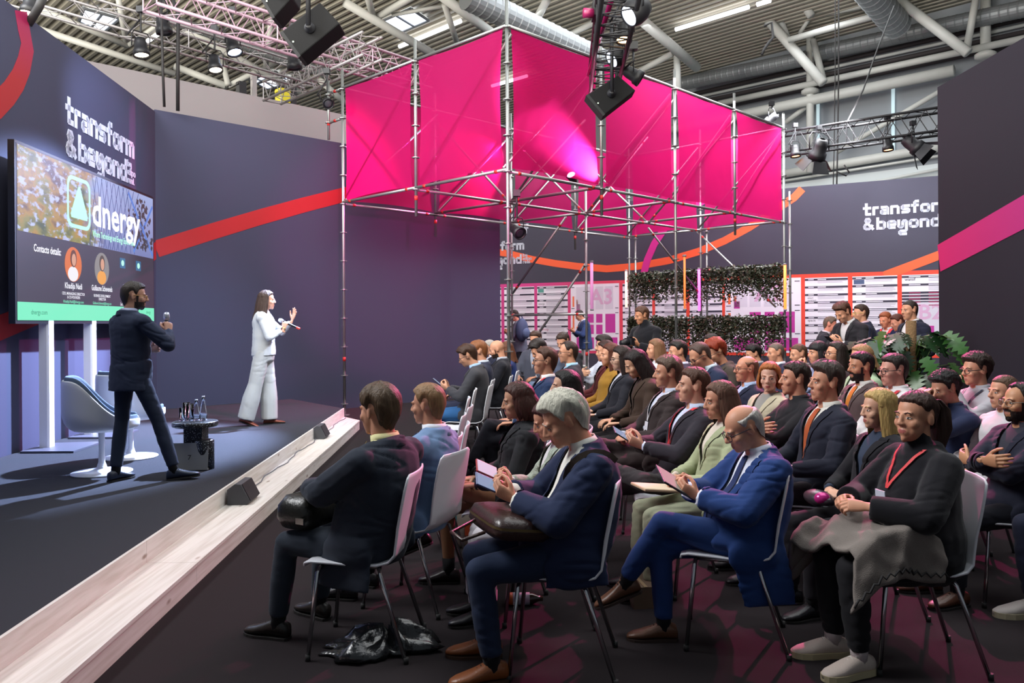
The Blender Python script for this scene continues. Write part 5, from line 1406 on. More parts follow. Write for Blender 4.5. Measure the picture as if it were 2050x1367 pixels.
def loudspeaker(quad, d, depth, label, post):
    p = [at(x, y, dd) for (x, y), dd in zip(quad, d)]; c = sum(p, Vector()) / 4
    root = empty('loudspeaker', c, 0, label, 'loudspeaker'); n = (p[1] - p[0]).cross(p[3] - p[0]).normalized()
    if n.y < 0: n = -n
    b = MB(); b.prism([q - c for q in p], n * depth); o = b.obj('cabinet', mat('speaker_black', '#08080a', rough=0.8, bump=0.2, scale=300, var=0.1, spec=0.2), root)
    bev = o.modifiers.new('edge', 'BEVEL'); bev.width = 0.012; bev.segments = 2
    e1 = (p[1] - p[0]) * 0.46; b = MB(); q0 = p[0] - c; q3 = p[3] - c; k = (p[1] - p[0]).normalized()
    b.prism([q0 + k * 0.012, q3 + k * 0.012, q3 + n * depth * 0.9 + k * 0.012, q0 + n * depth * 0.9 + k * 0.012], -k * 0.03); b.obj('grille', mat('grille_black', '#141416', rough=0.8, bump=0.6, scale=700), root)
    b = MB(); b.lathe([(0.05, 0), (0.05, 0.02), (0.03, 0.03), (0.03, 0.06), (0.012, 0.07)], (0, 0, 0), 14); M = (-n).to_track_quat('Z', 'Y').to_matrix(); b.v = [tuple(M @ Vector(v)) for v in b.v]; b.obj('bracket', black, root, smooth=True)
    b = MB(); b.tube([-n * 0.06, -n * 0.06 + Vector((0, 0, post))], 0.022, 10); b.obj('hanging_post', black, root, smooth=True)
    b = MB(); m0 = (p[0] + p[3]) / 2 - c - n * 0.002; b.box(m0 * 0.86, (0.014, 0.004, 0.014)); b.obj('maker_mark', mat('mark_pale', '#b8c8b8'), root)
loudspeaker(((563, 63), (640, 4), (680, 47), (600, 113)), (7.2, 7.2, 7.2, 7.2), 0.28, 'big black loudspeaker tilted on a post above the pink-tinted truss', 1.2)
loudspeaker(((512, -26), (590, -60), (585, -5), (548, 36)), (7.6, 7.6, 7.6, 7.6), 0.3, 'black loudspeaker cut by the top edge, next to the big tilted one', 1.0)
loudspeaker(((1176, 189), (1237, 150), (1273, 181), (1210, 230)), (9.0, 9.0, 9.0, 9.0), 0.26, 'black loudspeaker tilted in front of the magenta fabric', 0.75)
# projector box, cables and slings
b = MB(); b.box(at(1199, 22, 8.4), (0.14, 0.22, 0.16)); o = b.obj('projector_box', black); tag(o, 'small black box lamp on the side of the black truss', 'lamp')
b = MB(); c = at(1187, 27, 8.3); b.tube([c, c + Vector((-0.10, -0.02, 0))], 0.05, 14); b.obj('lens_tube', mat('tube_magenta', '#7d1245', rough=0.4), o, smooth=True)
for pts, dd, r, lab in ((((322, -5), (324, 60), (326, 140), (329, 214)), (12.3, 12.3, 12.4, 12.5), 0.022, 'thick black cable hanging behind the corner of the stage walls'), (((345, -5), (357, 30), (356, 120), (356, 222)), (12.5, 12.5, 12.6, 12.7), 0.03, 'grey-brown cable bundle hanging beside the thick black cable'),
    (((86, -6), (78, 14), (62, 40), (54, 52)), (8.6, 8.6, 8.7, 8.8), 0.045, 'black cable bundle hanging over the top of the ribbon wall'), (((1672, -5), (1672, 140), (1670, 290), (1668, 375)), (21, 21, 21, 21), 0.014, 'thin black chain hoist cable in front of the grey hall wall'), (((1679, -5), (1679, 140), (1677, 290), (1675, 375)), (21, 21, 21, 21), 0.02, 'thicker black hoist cable next to the thin one'), (((1790, 12), (1756, 100), (1728, 180), (1692, 252)), (20, 19, 18, 17.2), 0.018, 'slanting black steel rope holding the long truss'),
    (((1690, 330), (1700, 345), (1694, 352), (1676, 344)), (21, 21, 21, 21), 0.02, 'loose cable end with plug hanging beside the hoist cables'), (((1530, 52), (1545, 45), (1548, 75), (1540, 84), (1530, 98), (1525, 110)), (29, 29, 29, 29, 29, 29), 0.05, 'black sling tied round a sloping roof tube above the canopy')):
    b = MB(); P = [at(x, y, d) for (x, y), d in zip(pts, dd)]; b.tube(P, r, 8); tag(b.obj('hanging_cable', mat('cable_black', '#1b191a', rough=0.7), None, smooth=True), lab, 'cable')
# gear left on top of the booth wall
for x, w, h, m, lab in ((483, 0.16, 0.26, black, 'small black box lamp standing on the booth wall by the corner'), (508, 0.10, 0.50, alu, 'grey upright flight frame on top of the booth wall'), (566, 0.24, 0.30, mat('case_yellow', '#b9ae12', rough=0.6), 'yellow case standing on top of the booth wall'), (585, 0.14, 0.46, black, 'black stand with lamps on top of the booth wall')):
    p = plane_hit(x, 190, Vector((-6.7, 15.8, 0)) + BD * 0 + AD * 0.1, (1, 1)); b = MB(); b.box((p.x, p.y, 6.5 + h / 2), (w, w, h), Matrix.Rotation(0.78, 3, 'Z')); b.box((p.x, p.y, 6.5 + h * 0.8), (w * 1.25, w * 0.7, h * 0.15), Matrix.Rotation(0.78, 3, 'Z')); tag(b.obj('rigging_case', m), lab, 'equipment')

# ------------------------------------------------------------------ display on the stage
SA, SB = Vector((-0.6226 * 7.95, 7.95, 0)), Vector((-0.4508 * 11.55, 11.55, 0)); SD = (SB - SA).normalized(); nS = Vector((SD.y, -SD.x, 0)); SL = (SB - SA).length; S_Z0, S_Z1 = 1.66, 3.44; SH = S_Z1 - S_Z0
scr = empty('display_screen', SA + Vector((0, 0, S_Z0)), 0, 'wide display on two white posts showing a contact slide', 'screen')
def sp(u, v, off=0.0): return SD * (u * SL) + Vector((0, 0, v * SH)) + nS * off
def srect(u0, u1, v0, v1, off, m, name, parent=scr, th=0.002):
    b = MB(); b.prism([sp(u0, v0, off), sp(u1, v0, off), sp(u1, v1, off), sp(u0, v1, off)], nS * th); return b.obj(name, m, parent)
b = MB(); b.prism([sp(-0.008, -0.02, -0.07), sp(1.006, -0.02, -0.07), sp(1.006, 1.015, -0.07), sp(-0.008, 1.015, -0.07)], nS * 0.066); case = b.obj('casing', mat('display_black', '#121216', rough=0.4), scr)
def screen_mat(name, c, e=1.0): return mat('slide_' + name, (0, 0, 0), rough=0.35, emit=c, estr=e)
slide = srect(0, 1, 0, 1, -0.003, screen_mat('dark', '#443f4c'), 'slide', scr)
def photo_mat():
    m = mat('slide_photo', (0, 0, 0), rough=0.35, emit='#ffffff', estr=1.0); nt = m.node_tree; p = nt.nodes['Principled BSDF']
    tc = nt.nodes.new('ShaderNodeTexCoord'); sep = nt.nodes.new('ShaderNodeSeparateXYZ'); mp = nt.nodes.new('ShaderNodeMapping'); nt.links.new(tc.outputs['Generated'], mp.inputs[0]); nt.links.new(tc.outputs['Generated'], sep.inputs[0])
    mp.inputs['Scale'].default_value = (1, 2.0, 1.0)
    n1 = nt.nodes.new('ShaderNodeTexNoise'); n1.inputs['Scale'].default_value = 13; n1.inputs['Detail'].default_value = 5; nt.links.new(mp.outputs[0], n1.inputs[0])
    n2 = nt.nodes.new('ShaderNodeTexNoise'); n2.inputs['Scale'].default_value = 3.2; n2.inputs['Detail'].default_value = 2; nt.links.new(mp.outputs[0], n2.inputs[0])
    n3 = nt.nodes.new('ShaderNodeTexNoise'); n3.inputs['Scale'].default_value = 4.5; n3.inputs['Detail'].default_value = 3; nt.links.new(mp.outputs[0], n3.inputs[0])
    lf_ = nt.nodes.new('ShaderNodeValToRGB'); el = lf_.color_ramp.elements; el[0].position = 0.34; el[0].color = srgb('#4b5a33'); el[1].position = 0.68; el[1].color = srgb('#5b4634')
    for ps, c in ((0.46, '#8f8a3a'), (0.55, '#b08a2c')): q_ = el.new(ps); q_.color = srgb(c)
    nt.links.new(n3.outputs['Fac'], lf_.inputs[0])
    hole = nt.nodes.new('ShaderNodeValToRGB'); hole.color_ramp.elements[0].position = 0.52; hole.color_ramp.elements[0].color = (0, 0, 0, 1); hole.color_ramp.elements[1].position = 0.62; hole.color_ramp.elements[1].color = (1, 1, 1, 1); nt.links.new(n1.outputs['Fac'], hole.inputs[0])
    r = nt.nodes.new('ShaderNodeMixRGB'); nt.links.new(hole.outputs[0], r.inputs[0]); nt.links.new(lf_.outputs[0], r.inputs[1]); r.inputs[2].default_value = srgb('#bcc6ee')
    r2 = nt.nodes.new('ShaderNodeValToRGB'); r2.color_ramp.elements[0].position = 0.44; r2.color_ramp.elements[0].color = (0, 0, 0, 1); r2.color_ramp.elements[1].position = 0.56; r2.color_ramp.elements[1].color = (1, 1, 1, 1)
    ad = nt.nodes.new('ShaderNodeMath'); ad.operation = 'MULTIPLY_ADD'; ad.inputs[1].default_value = 0.35; nt.links.new(n2.outputs['Fac'], ad.inputs[0]); 
    sb = nt.nodes.new('ShaderNodeMath'); sb.operation = 'SUBTRACT'; sb.inputs[0].default_value = 0.78; nt.links.new(sep.outputs['Y'], sb.inputs[1]); nt.links.new(sb.outputs[0], ad.inputs[2]); nt.links.new(ad.outputs[0], r2.inputs[0])
    g = nt.nodes.new('ShaderNodeValToRGB'); g.color_ramp.elements[0].color = srgb('#7d86b8'); g.color_ramp.elements[1].color = srgb('#a3b2e0'); nt.links.new(sep.outputs['Z'], g.inputs[0])
    mx = nt.nodes.new('ShaderNodeMixRGB'); nt.links.new(r2.outputs[0], mx.inputs[0]); nt.links.new(g.outputs[0], mx.inputs[1]); nt.links.new(r.outputs[0], mx.inputs[2])
    nt.links.new(mx.outputs[0], p.inputs['Emission Color'])
    return m
pic = srect(0.004, 0.996, 0.508, 0.995, -0.001, photo_mat(), 'slide_photo')
b = MB(); steelb = screen_mat('lattice', '#3c4a86')
for k in range(9):
    u = 0.44 + k * 0.035; b.ribbon([sp(u, 0.512, 0.0012), sp(u + 0.05 + 0.01 * k, 0.99, 0.0012)], 0.012, nS, 0.001); b.ribbon([sp(u + 0.09, 0.512, 0.0012), sp(u + 0.02, 0.99, 0.0012)], 0.010, nS, 0.001)
b.obj('facade_line', steelb, pic, kind='stuff')
b = MB()
for (u0, v0, u1, v1) in ((0.755, 0.97, 0.99, 0.53), (0.99, 0.93, 0.80, 0.53)): b.ribbon([sp(u0, v0, 0.002), sp(u1, v1, 0.002)], 0.045, nS, 0.001)
b.obj('facade_brace', screen_mat('brace', '#5f86d8'), pic, kind='stuff')
b = MB()
for k in range(150):
    u, v = (rnd.gauss(0.87, 0.05), rnd.gauss(0.78, 0.12)) if k < 90 else (rnd.gauss(0.90, 0.06), rnd.gauss(0.60, 0.04))
    if 0.74 < u < 0.985 and 0.56 < v < 0.96: s = rnd.uniform(0.02, 0.05); c = sp(u, v, 0.003); b.add([c + SD * s * math.cos(a + k) + Vector((0, 0, s * math.sin(a + k))) for a in (0, 1.7, 3.1, 4.6)], [(0, 1, 2, 3)])
b.obj('tree_crown', screen_mat('tree', '#4b4650'), pic, kind='stuff')
mint = screen_mat('mint', '#7ef0c4'); mintp = screen_mat('pale_mint', '#b9ffe4', 1.1); wh = screen_mat('white', '#f4f4ff', 1.15)
srect(0.0, 1.0, 0.0, 0.105, 0.0, mint, 'mint_bar')
def slide_text(body, u, v, h, m, bold=0.02, align='CENTER', sx=1.0): return put_text(body, h, sp(u, v, 0.004), SD, (0, 0, 1), m, scr, bold, align, sx)
put = slide_text
put('dnergy', 0.455, 0.655, 0.52, wh, 0.022, 'LEFT', 1.02); put('®', 0.775, 0.74, 0.12, wh, 0.02, 'LEFT'); put('Where Technology and Energy Experts meet', 0.46, 0.575, 0.105, mintp, 0.02, 'LEFT', 0.66)
put('Contacts details:', 0.085, 0.405, 0.11, wh, 0.02, 'LEFT', 0.78); put('Khadija Nadi', 0.325, 0.205, 0.095, wh, 0.015, sx=0.85); put('Guillaume Schevenels', 0.53, 0.207, 0.095, wh, 0.015, sx=0.7)
srect(0.0, 1.0, 0.105, 0.4, -0.0022, screen_mat('dark', '#443f4c'), 'slide_panel')
for k, (t, u) in enumerate((('CEO, MANAGING DIRECTOR', 0.325), ('& CO-FOUNDER', 0.325), ('BUSINESS DEVELOPMENT', 0.53), ('DIRECTOR', 0.53))): put(t, u, 0.164 - 0.023 * (k % 2), 0.046, wh, 0.01, sx=0.9)
put('Khadija.Nadi@dnergy.com', 0.325, 0.113, 0.045, mint, 0.01); put('Guillaume.Schevenels@dnergy.com', 0.53, 0.113, 0.045, mint, 0.01, sx=0.8); put("Let's connect and bring", 0.74, 0.113, 0.06, wh, 0.01, sx=0.8)
put('dnergy.com', 0.115, 0.035, 0.07, screen_mat('green_ink', '#3f9c7c'), 0.01); put('dnergy', 0.94, 0.06, 0.06, screen_mat('green_ink', '#3f9c7c'), 0.01)
b = MB()
def rrect(u0, u1, v0, v1, r, off): 
    pts = []
    for cx_, cy_, a0 in ((u1 - r, v1 - r * 2.1, 0), (u0 + r, v1 - r * 2.1, 90), (u0 + r, v0 + r * 2.1, 180), (u1 - r, v0 + r * 2.1, 270)):
        for k in range(5): a = R(a0 + k * 22.5); pts.append(sp(cx_ + r * math.cos(a), cy_ + r * 2.1 * math.sin(a), off))
    return pts
o_, i_ = rrect(0.285, 0.445, 0.60, 0.935, 0.030, 0.004), rrect(0.297, 0.433, 0.625, 0.91, 0.024, 0.004)
b.add(o_ + i_, [(k, (k + 1) % 20, 20 + (k + 1) % 20, 20 + k) for k in range(20)]); b.obj('logo_frame', mintp, scr)
b = MB(); b.prism([sp(0.312, 0.665, 0.004), sp(0.420, 0.665, 0.004), sp(0.424, 0.69, 0.004), sp(0.372, 0.875, 0.004), sp(0.360, 0.875, 0.004), sp(0.308, 0.69, 0.004)], nS * 0.001); b.obj('logo_triangle', mintp, scr)
def disc(u, v, ru, rv, off, m, name, par):
    b = MB(); b.prism([sp(u + ru * math.cos(a), v + rv * math.sin(a), off) for a in [2 * math.pi * k / 28 for k in range(28)]], nS * 0.001); return b.obj(name, m, par)
for u, bgc, body, hairc in ((0.325, '#e0742f', '#f2eef2', '#6a3c22'), (0.53, '#8f8a88', '#f0a548', '#5a4a3c')):
    d0 = disc(u, 0.362, 0.056, 0.112, 0.001, screen_mat('portrait_' + bgc[1:], bgc), 'portrait', scr)
    disc(u - 0.003, 0.300, 0.034, 0.048, 0.003, screen_mat('body_' + body[1:], body), 'portrait_body', d0)
    disc(u, 0.400, 0.021, 0.056, 0.0035, screen_mat('phair_' + hairc[1:], hairc), 'portrait_hair', d0)
    disc(u + 0.002, 0.392, 0.014, 0.040, 0.0042, screen_mat('pface', '#d9a184'), 'portrait_face', d0)
for u in (0.70, 0.845): ic = srect(u - 0.023, u + 0.023, 0.390, 0.465, 0.001, screen_mat('icon', '#3f6f97'), 'icon'); disc(u, 0.428, 0.012, 0.022, 0.003, mintp, 'icon_mark', ic)
# posts and feet
stw = mat('stand_white', '#d9dbe6', rough=0.45)
stand = empty('display_stand', SA + Vector((0, 0, SZ)), 0, 'white twin-post stand with dark base plates carrying the display', 'stand')
for u, y in ((0.185, 0), (0.47, 0)):
    c = SD * (u * SL) - nS * 0.02; b = MB(); b.rings([[c + SD * (0.065 * sx) + nS * (0.05 * sy - 0.03) + Vector((0, 0, z)) for sx, sy in ((-1, -1), (1, -1), (1.0, 0.6), (0.8, 1), (-0.8, 1), (-1, 0.6))] for z in (0.02, S_Z0 - SZ + 0.1)]); b.obj('post', stw, stand)
    b = MB(); b.prism([c + SD * -0.30 + nS * -0.16, c + SD * 0.30 + nS * -0.16, c + SD * 0.34 + nS * 0.40, c + SD * -0.34 + nS * 0.40], (0, 0, 0.02)); b.obj('base_plate', mat('stand_plate', '#4b4c58', rough=0.45), stand)

# ------------------------------------------------------------------ stage furniture
shellw = mat('shell_white', '#dcdde2', rough=0.35); cush = mat('cushion_blue_grey', '#5f6f83', rough=0.95, bump=0.3, scale=250, var=0.08)
def lounge_chair(x, y, rz, label):
    p = on_z(x, y, SZ); r = empty('swivel_chair', p, rz, label, 'chair', 'white swivel chairs on the stage')
    def shell(k, z0):            # bucket: rows of an open cup, high at the back, low in front
        rows = []
        for i in range(9):
            w = i / 8; row = []
            for a in range(29):
                th = R(-165 + 330 * a / 28)        # 0 = back
                bk = 0.5 + 0.5 * math.cos(th); rim = 0.07 + 0.36 * smooth01(bk ** 1.7 * 1.2)
                rad = 0.12 + (0.155 + 0.03 * bk) * min(1, w * 2.1) ** 0.8
                zz = z0 + rim * max(0, (w - 0.30) / 0.70) ** 1.15 + 0.02 * w
                row.append(Vector((math.sin(th) * rad * k * 1.02, -math.cos(th) * rad * k * 1.05 + 0.02, zz)))
            rows.append(row)
        return rows
    b = MB(); b.grid(shell(1.0, 0.40)); rows = shell(1.0, 0.40); me = apply_mods(b.mesh('x', []), [('SOLIDIFY', dict(thickness=0.02, offset=1)), ('SUBSURF', dict(levels=1))]); link('shell', finish(me, 'shell', shellw), r)
    b = MB(); b.lathe([(0.02, 0.385), (0.13, 0.395), (0.15, 0.41), (0.12, 0.42)], (0, 0.02, 0), 24); b.obj('seat_pan', shellw, r, smooth=True)
    b = MB(); b.grid(shell(0.90, 0.435)); me = apply_mods(b.mesh('x', []), [('SOLIDIFY', dict(thickness=0.03, offset=1)), ('SUBSURF', dict(levels=1))]); cu = link('cushion', finish(me, 'cushion', cush), r)
    b = MB(); b.ellipsoid((0, 0.03, 0.445), (0.235, 0.235, 0.035), 24, 9); b.obj('seat_cushion', cush, r, smooth=True)
    b = MB()
    for zc in (0.50, 0.58, 0.66): b.tube([Vector((math.sin(R(t)) * 0.265 * 0.9, -math.cos(R(t)) * 0.272 * 0.9 + 0.045, zc)) for t in range(-60, 61, 12)], 0.004, 6)
    b.obj('seam', mat('seam_dark', '#46525f'), cu, smooth=True)
    b = MB(); b.lathe([(0.255, 0.0), (0.255, 0.010), (0.12, 0.022), (0.045, 0.045), (0.028, 0.10), (0.024, 0.22), (0.028, 0.36), (0.06, 0.395)], (0, 0, 0), 32); b.obj('pedestal', shellw, r, smooth=True)
    return r
lounge_chair(204, 946, R(-62), 'white swivel chair with blue-grey cushion nearest the front of the stage')
lounge_chair(262, 915, R(-40), 'white swivel chair half hidden behind the man in the dark suit')
terr = mat('terrazzo_black', '#15171c', rough=0.3); nt = terr.node_tree; tcn = nt.nodes.new('ShaderNodeTexCoord'); von = nt.nodes.new('ShaderNodeTexVoronoi'); von.inputs['Scale'].default_value = 70; rr = nt.nodes.new('ShaderNodeValToRGB'); rr.color_ramp.elements[0].position = 0.16; rr.color_ramp.elements[0].color = srgb('#cdd4dc'); rr.color_ramp.elements[1].position = 0.26; rr.color_ramp.elements[1].color = srgb('#15171c')
nt.links.new(tcn.outputs['Object'], von.inputs[0]); nt.links.new(von.outputs['Distance'], rr.inputs[0]); nt.links.new(rr.outputs[0], nt.nodes['Principled BSDF'].inputs['Base Color'])
tp = on_z(398, 936, SZ); tb = empty('side_table', tp, 0, 'low black terrazzo table with bottles beside the speakers', 'table')
b = MB(); b.lathe([(0.05, 0.385), (0.195, 0.385), (0.205, 0.395), (0.205, 0.425), (0.195, 0.435), (0.02, 0.435)], (-0.03, 0, 0), 32); b.obj('table_top', terr, tb, smooth=True)
b = MB(); b.box((-0.035, 0.03, 0.20), (0.17, 0.16, 0.37)); b.obj('column', terr, tb)
b = MB(); b.lathe([(0.02, 0.0), (0.085, 0.0), (0.085, 0.26), (0.075, 0.27), (0.02, 0.27)], (0.075, -0.05, 0), 20); b.obj('side_column', terr, tb, smooth=True)
glass = bpy.data.materials.new('clear_glass'); glass.use_nodes = True; _p = glass.node_tree.nodes['Principled BSDF']; _p.inputs['Transmission Weight'].default_value = 1.0; _p.inputs['Roughness'].default_value = 0.02; _p.inputs['IOR'].default_value = 1.3; _p.inputs['Base Color'].default_value = (0.92, 0.96, 1, 1)
def on_table(x, y): u, v = uv_of(x, y); d = tp.y - 0.03; return u * d
for px, dy, h, r, kind, lab in ((364, -0.03, 0.125, 0.027, 'glass', 'short clear glass at the edge of the terrazzo table'), (373, 0.06, 0.165, 0.034, 'glass', 'tall clear tumbler behind the short glass'), (380, -0.01, 0.16, 0.034, 'glass', 'tall clear tumbler beside the smaller bottle'), (393, 0.02, 0.185, 0.032, 'bottle', 'smaller clear water bottle on the terrazzo table'), (407, 0.04, 0.215, 0.034, 'bottle', 'taller clear water bottle on the terrazzo table')):
    u, _ = uv_of(px, 800); d = tp.y + dy; c = Vector((u * d, d, SZ + 0.436)); b = MB()
    if kind == 'glass': b.lathe([(r * 0.85, 0), (r * 0.9, 0.006), (r, h), (r * 0.9, h), (r * 0.80, 0.015), (0.002, 0.012)], (0, 0, 0), 20)
    else: b.lathe([(r * 0.9, 0), (r, 0.01), (r * 0.95, h * 0.35), (r * 0.45, h * 0.82), (r * 0.40, h), (r * 0.30, h), (r * 0.34, h * 0.82), (r * 0.84, h * 0.35), (r * 0.85, 0.015), (0.002, 0.012)], (0, 0, 0), 20)
    o = b.obj('drinking_glass' if kind == 'glass' else 'water_bottle', glass, None, smooth=True); o.location = c; tag(o, lab, kind)
    if kind == 'bottle': b = MB(); b.lathe([(r * 0.42, h), (r * 0.42, h + 0.012), (0.002, h + 0.012)], (0, 0, 0), 16); b.obj('cap', mat('cap_silver', '#c9ccd2', rough=0.3, metal=0.7), o, smooth=True)
lp = on_z(377, 943, SZ); lap = empty('laptop', lp, R(6), 'open silver laptop on the stage floor in front of the table', 'laptop')
b = MB(); b.box((0, 0.03, 0.128), (0.335, 0.008, 0.245), Matrix.Rotation(R(-12), 3, 'X')); b.obj('lid', mat('laptop_silver', '#8f8e8c', rough=0.4, metal=0.5), lap)
b = MB(); b.box((0, 0.135, 0.009), (0.335, 0.235, 0.016)); b.obj('keyboard_base', mat('laptop_silver', '#8f8e8c'), lap)
tx = put_text('7', 0.06, Vector((-0.005, -0.004, 0.105)), (1, 0, 0), (0, 0.2, 1), mat('logo_dark', '#2c2a2c'), lap, 0.02)
# monitor wedges and the cable on the step
def wedge(x, y, label):
    p = on_z(x, y, TZ_); r = empty('wedge_speaker', (p.x, p.y, TZ_), R(3), label, 'loudspeaker', 'wedge loudspeakers on the timber step')
    prof = [(-0.085, 0.0), (0.075, 0.0), (0.100, 0.028), (0.030, 0.168), (-0.02, 0.172), (-0.085, 0.125)]
    b = MB(); b.prism([(a, -0.15, z) for a, z in prof], (0, 0.30, 0)); o = b.obj('cabinet', mat('wedge_grey', '#46464a', rough=0.65, bump=0.2, scale=250), r); m = o.modifiers.new('edge', 'BEVEL'); m.width = 0.006; m.segments = 2
    a, c = Vector((0.1015, 0, 0.031)), Vector((0.0325, 0, 0.167)); n = Vector((0.14, 0, 0.07)).normalized() * 0.004
    b = MB(); b.prism([a + Vector((0, -0.14, 0)), a + Vector((0, 0.14, 0)), c + Vector((0, 0.14, 0)), c + Vector((0, -0.14, 0))], n); b.obj('grille', mat('wedge_grille', '#2a2228', rough=0.8, bump=0.6, scale=600), r)
    b = MB(); b.box((-0.087, -0.05, 0.05), (0.006, 0.08, 0.06)); b.obj('socket_plate', black, r)
wedge(486, 1003, 'nearer black wedge loudspeaker on the timber step'); wedge(641, 876, 'farther black wedge loudspeaker on the timber step')
cp = []
for k in range(40):
    Y = 6.8 + k * 0.145; cp.append(Vector((X_in(Y) + 0.035 + 0.02 * math.sin(k * 0.7) + (0.01 * math.sin(k * 1.9)), Y, TZ_ + 0.006)))
b = MB(); b.tube(cp, 0.005, 6); tag(b.obj('speaker_cable', mat('cable_grey', '#6d6f78', rough=0.6), None, smooth=True), 'thin grey cable lying along the timber step between the wedges', 'cable')
b = MB(); c = on_z(612, 880, TZ_); b.tube([c + Vector((0.02 * math.sin(k), 0.03 * math.cos(k * 1.3), 0.008)) for k in range(8)], 0.006, 6); tag(b.obj('tape_knot', mat('tape_teal', '#6fa6b2'), None, smooth=True), 'teal tape knot on the cable beside the farther wedge', 'tape')
# ------------------------------------------------------------------ audience chairs
def shell_rows():
    prof = [(.238, .428, .186), (.234, .447, .196), (.20, .455, .203), (.10, .451, .207), (-.03, .441, .206), (-.12, .441, .203), (-.175, .456, .200), (-.205, .49, .194), (-.222, .55, .190), (-.238, .63, .192), (-.256, .72, .197), (-.274, .81, .194), (-.286, .862, .182), (-.290, .880, .150)]
    rows = []
    for y, z, w in prof:
        up = smooth01((z - 0.46) / 0.15)
        rows.append([Vector((w * t, y + 0.020 * t * t * up, z + 0.012 * t * t * (1 - up))) for t in (-1, -.93, -.7, -.4, 0, .4, .7, .93, 1)])
    return rows
b = MB(); b.grid(shell_rows()); _me = apply_mods(b.mesh('x', []), [('SOLIDIFY', dict(thickness=0.011, offset=0)), ('BEVEL', dict(width=0.003, segments=1))])
chair_white = mat('chair_white', '#cfd0d6', rough=0.42, spec=0.45); chrome = mat('chair_chrome', '#b9b9bc', rough=0.18, metal=1.0); rubber = mat('chair_rubber', '#1b1a1a', rough=0.7)
SHELL = finish(_me, 'seat_shell', chair_white)
def leg_mesh(sx, front):
    b = MB(); e = (sx * .215, .212, 0.0) if front else (sx * .212, -.262, 0.0)
    p = [(sx * .12, .165, .428), (sx * .165, .168, .426), (sx * .186, .172, .410), e] if front else [(sx * .12, -.118, .424), (sx * .165, -.122, .422), (sx * .186, -.132, .405), e]
    b.tube(p, 0.0105, 8); me = b.mesh('leg', chrome); return me
LEGS = [leg_mesh(sx, f) for sx in (-1, 1) for f in (True, False)]
b = MB()
for sx in (-1, 1): b.tube([(sx * .12, .165, .428), (sx * .12, -.118, .424)], 0.010, 8)
b.tube([(-.12, .0, .426), (.12, .0, .426)], 0.010, 8); FRAME = b.mesh('seat_frame', chrome)
b = MB()
for sx in (-1, 1):
    for y in (.212, -.262): b.lathe([(0.010, 0), (0.013, 0.0), (0.013, 0.03), (0.010, 0.03)], (sx * .214, y, 0), 8)
FEET = b.mesh('foot_cap', rubber)
b = MB()
for sx in (-1, 1): b.box((sx * 0.196, -0.155, 0.30), (0.05, 0.03, 0.03)); 
LINK = b.mesh('row_link', rubber)
def chair(x, y, rz, label, group='white shell chairs in the audience rows'):
    r = empty('shell_chair', (x, y, 0), rz, label, 'chair', group)
    link('seat_shell', SHELL, r)
    for m in LEGS: link('leg', m, r)
    link('seat_frame', FRAME, r); link('foot_cap', FEET, r)['kind'] = 'stuff'
    return r

# ------------------------------------------------------------------ the audience
NV, DK, CH = '#1a2036', '#1b1a20', '#2b2a2e'
PEOPLE = []
def P(who, px, yt, d, face=95, seat=True, chair_face=None, **o):
    grp = 'audience seated in rows' if seat else 'visitors standing behind the rows'
    if not seat: o['pose'] = 'stand'
    r = person(who, grp, px, yt, d, face, o)
    root, J, loc, rz, s = r
    PEOPLE.append((who, r))
    if seat and o.get('chair', True):
        short = who if len(who.split()) <= 10 else ' '.join(who.split()[:10])
        cr = R(chair_face if chair_face is not None else (85 if 80 < face < 115 else face))
        fx = Matrix.Rotation(cr, 3, 'Z') @ Vector((0, 0.05, 0)); chair(loc.x + fx.x, loc.y + fx.y, cr, 'white shell chair occupied by the ' + short)
    return r
def world(r, p):
    root, J, loc, rz, s = r
    return loc + Matrix.Rotation(rz, 3, 'Z') @ (Vector(p) * s)
def frame_of(r): return Matrix.Rotation(r[3], 3, 'Z')

# first row
p1 = P('brown-haired man in dark suit with yellow collar lanyard', 757, 775, 3.95, 62, wear='suit', jacket='#232935', trousers='#262d38', shirt='#d6cf9a', hair='thick', hairc='#4c3a28', yaw=-8, pitch=2, lean=-22, slouch=26, arms=((Vector((-0.06, 0.37, 0.775)), Vector((0.7, 0.7, -0.25)), Vector((0, 0.2, -1)), 'relaxed', Vector((-1, -0.5, -0.5))), (Vector((0.05, 0.34, 0.79)), Vector((-0.7, 0.7, -0.25)), Vector((0, 0.2, -1)), 'relaxed', Vector((1, -0.5, -0.5)))), fat=0.05, sw=0.20, shoe_kind='oxford', shoes='#17130f', drape=[('loft', [(-0.15, 0.0, 0.66, 0.05, 0.12), (-0.175, 0.02, 0.52, 0.035, 0.15), (-0.195, 0.03, 0.40, 0.026, 0.165), (-0.205, 0.03, 0.335, 0.020, 0.165)])], chair_face=85, feet=0.06, knees=0.15, lanyard='#d8b400', badge=False, hs=(1.05, 1.04, 1.04), twr=0.003)
p2 = P('fair-haired man in pale blue blazer', 855, 772, 4.55, 68, wear='suit', jacket='#6d87ab', trousers='#3f4a60', shirt='#d8dde6', hair='short', hairc='#7d6042', yaw=0, pitch=4, arms='lap', lod=0)
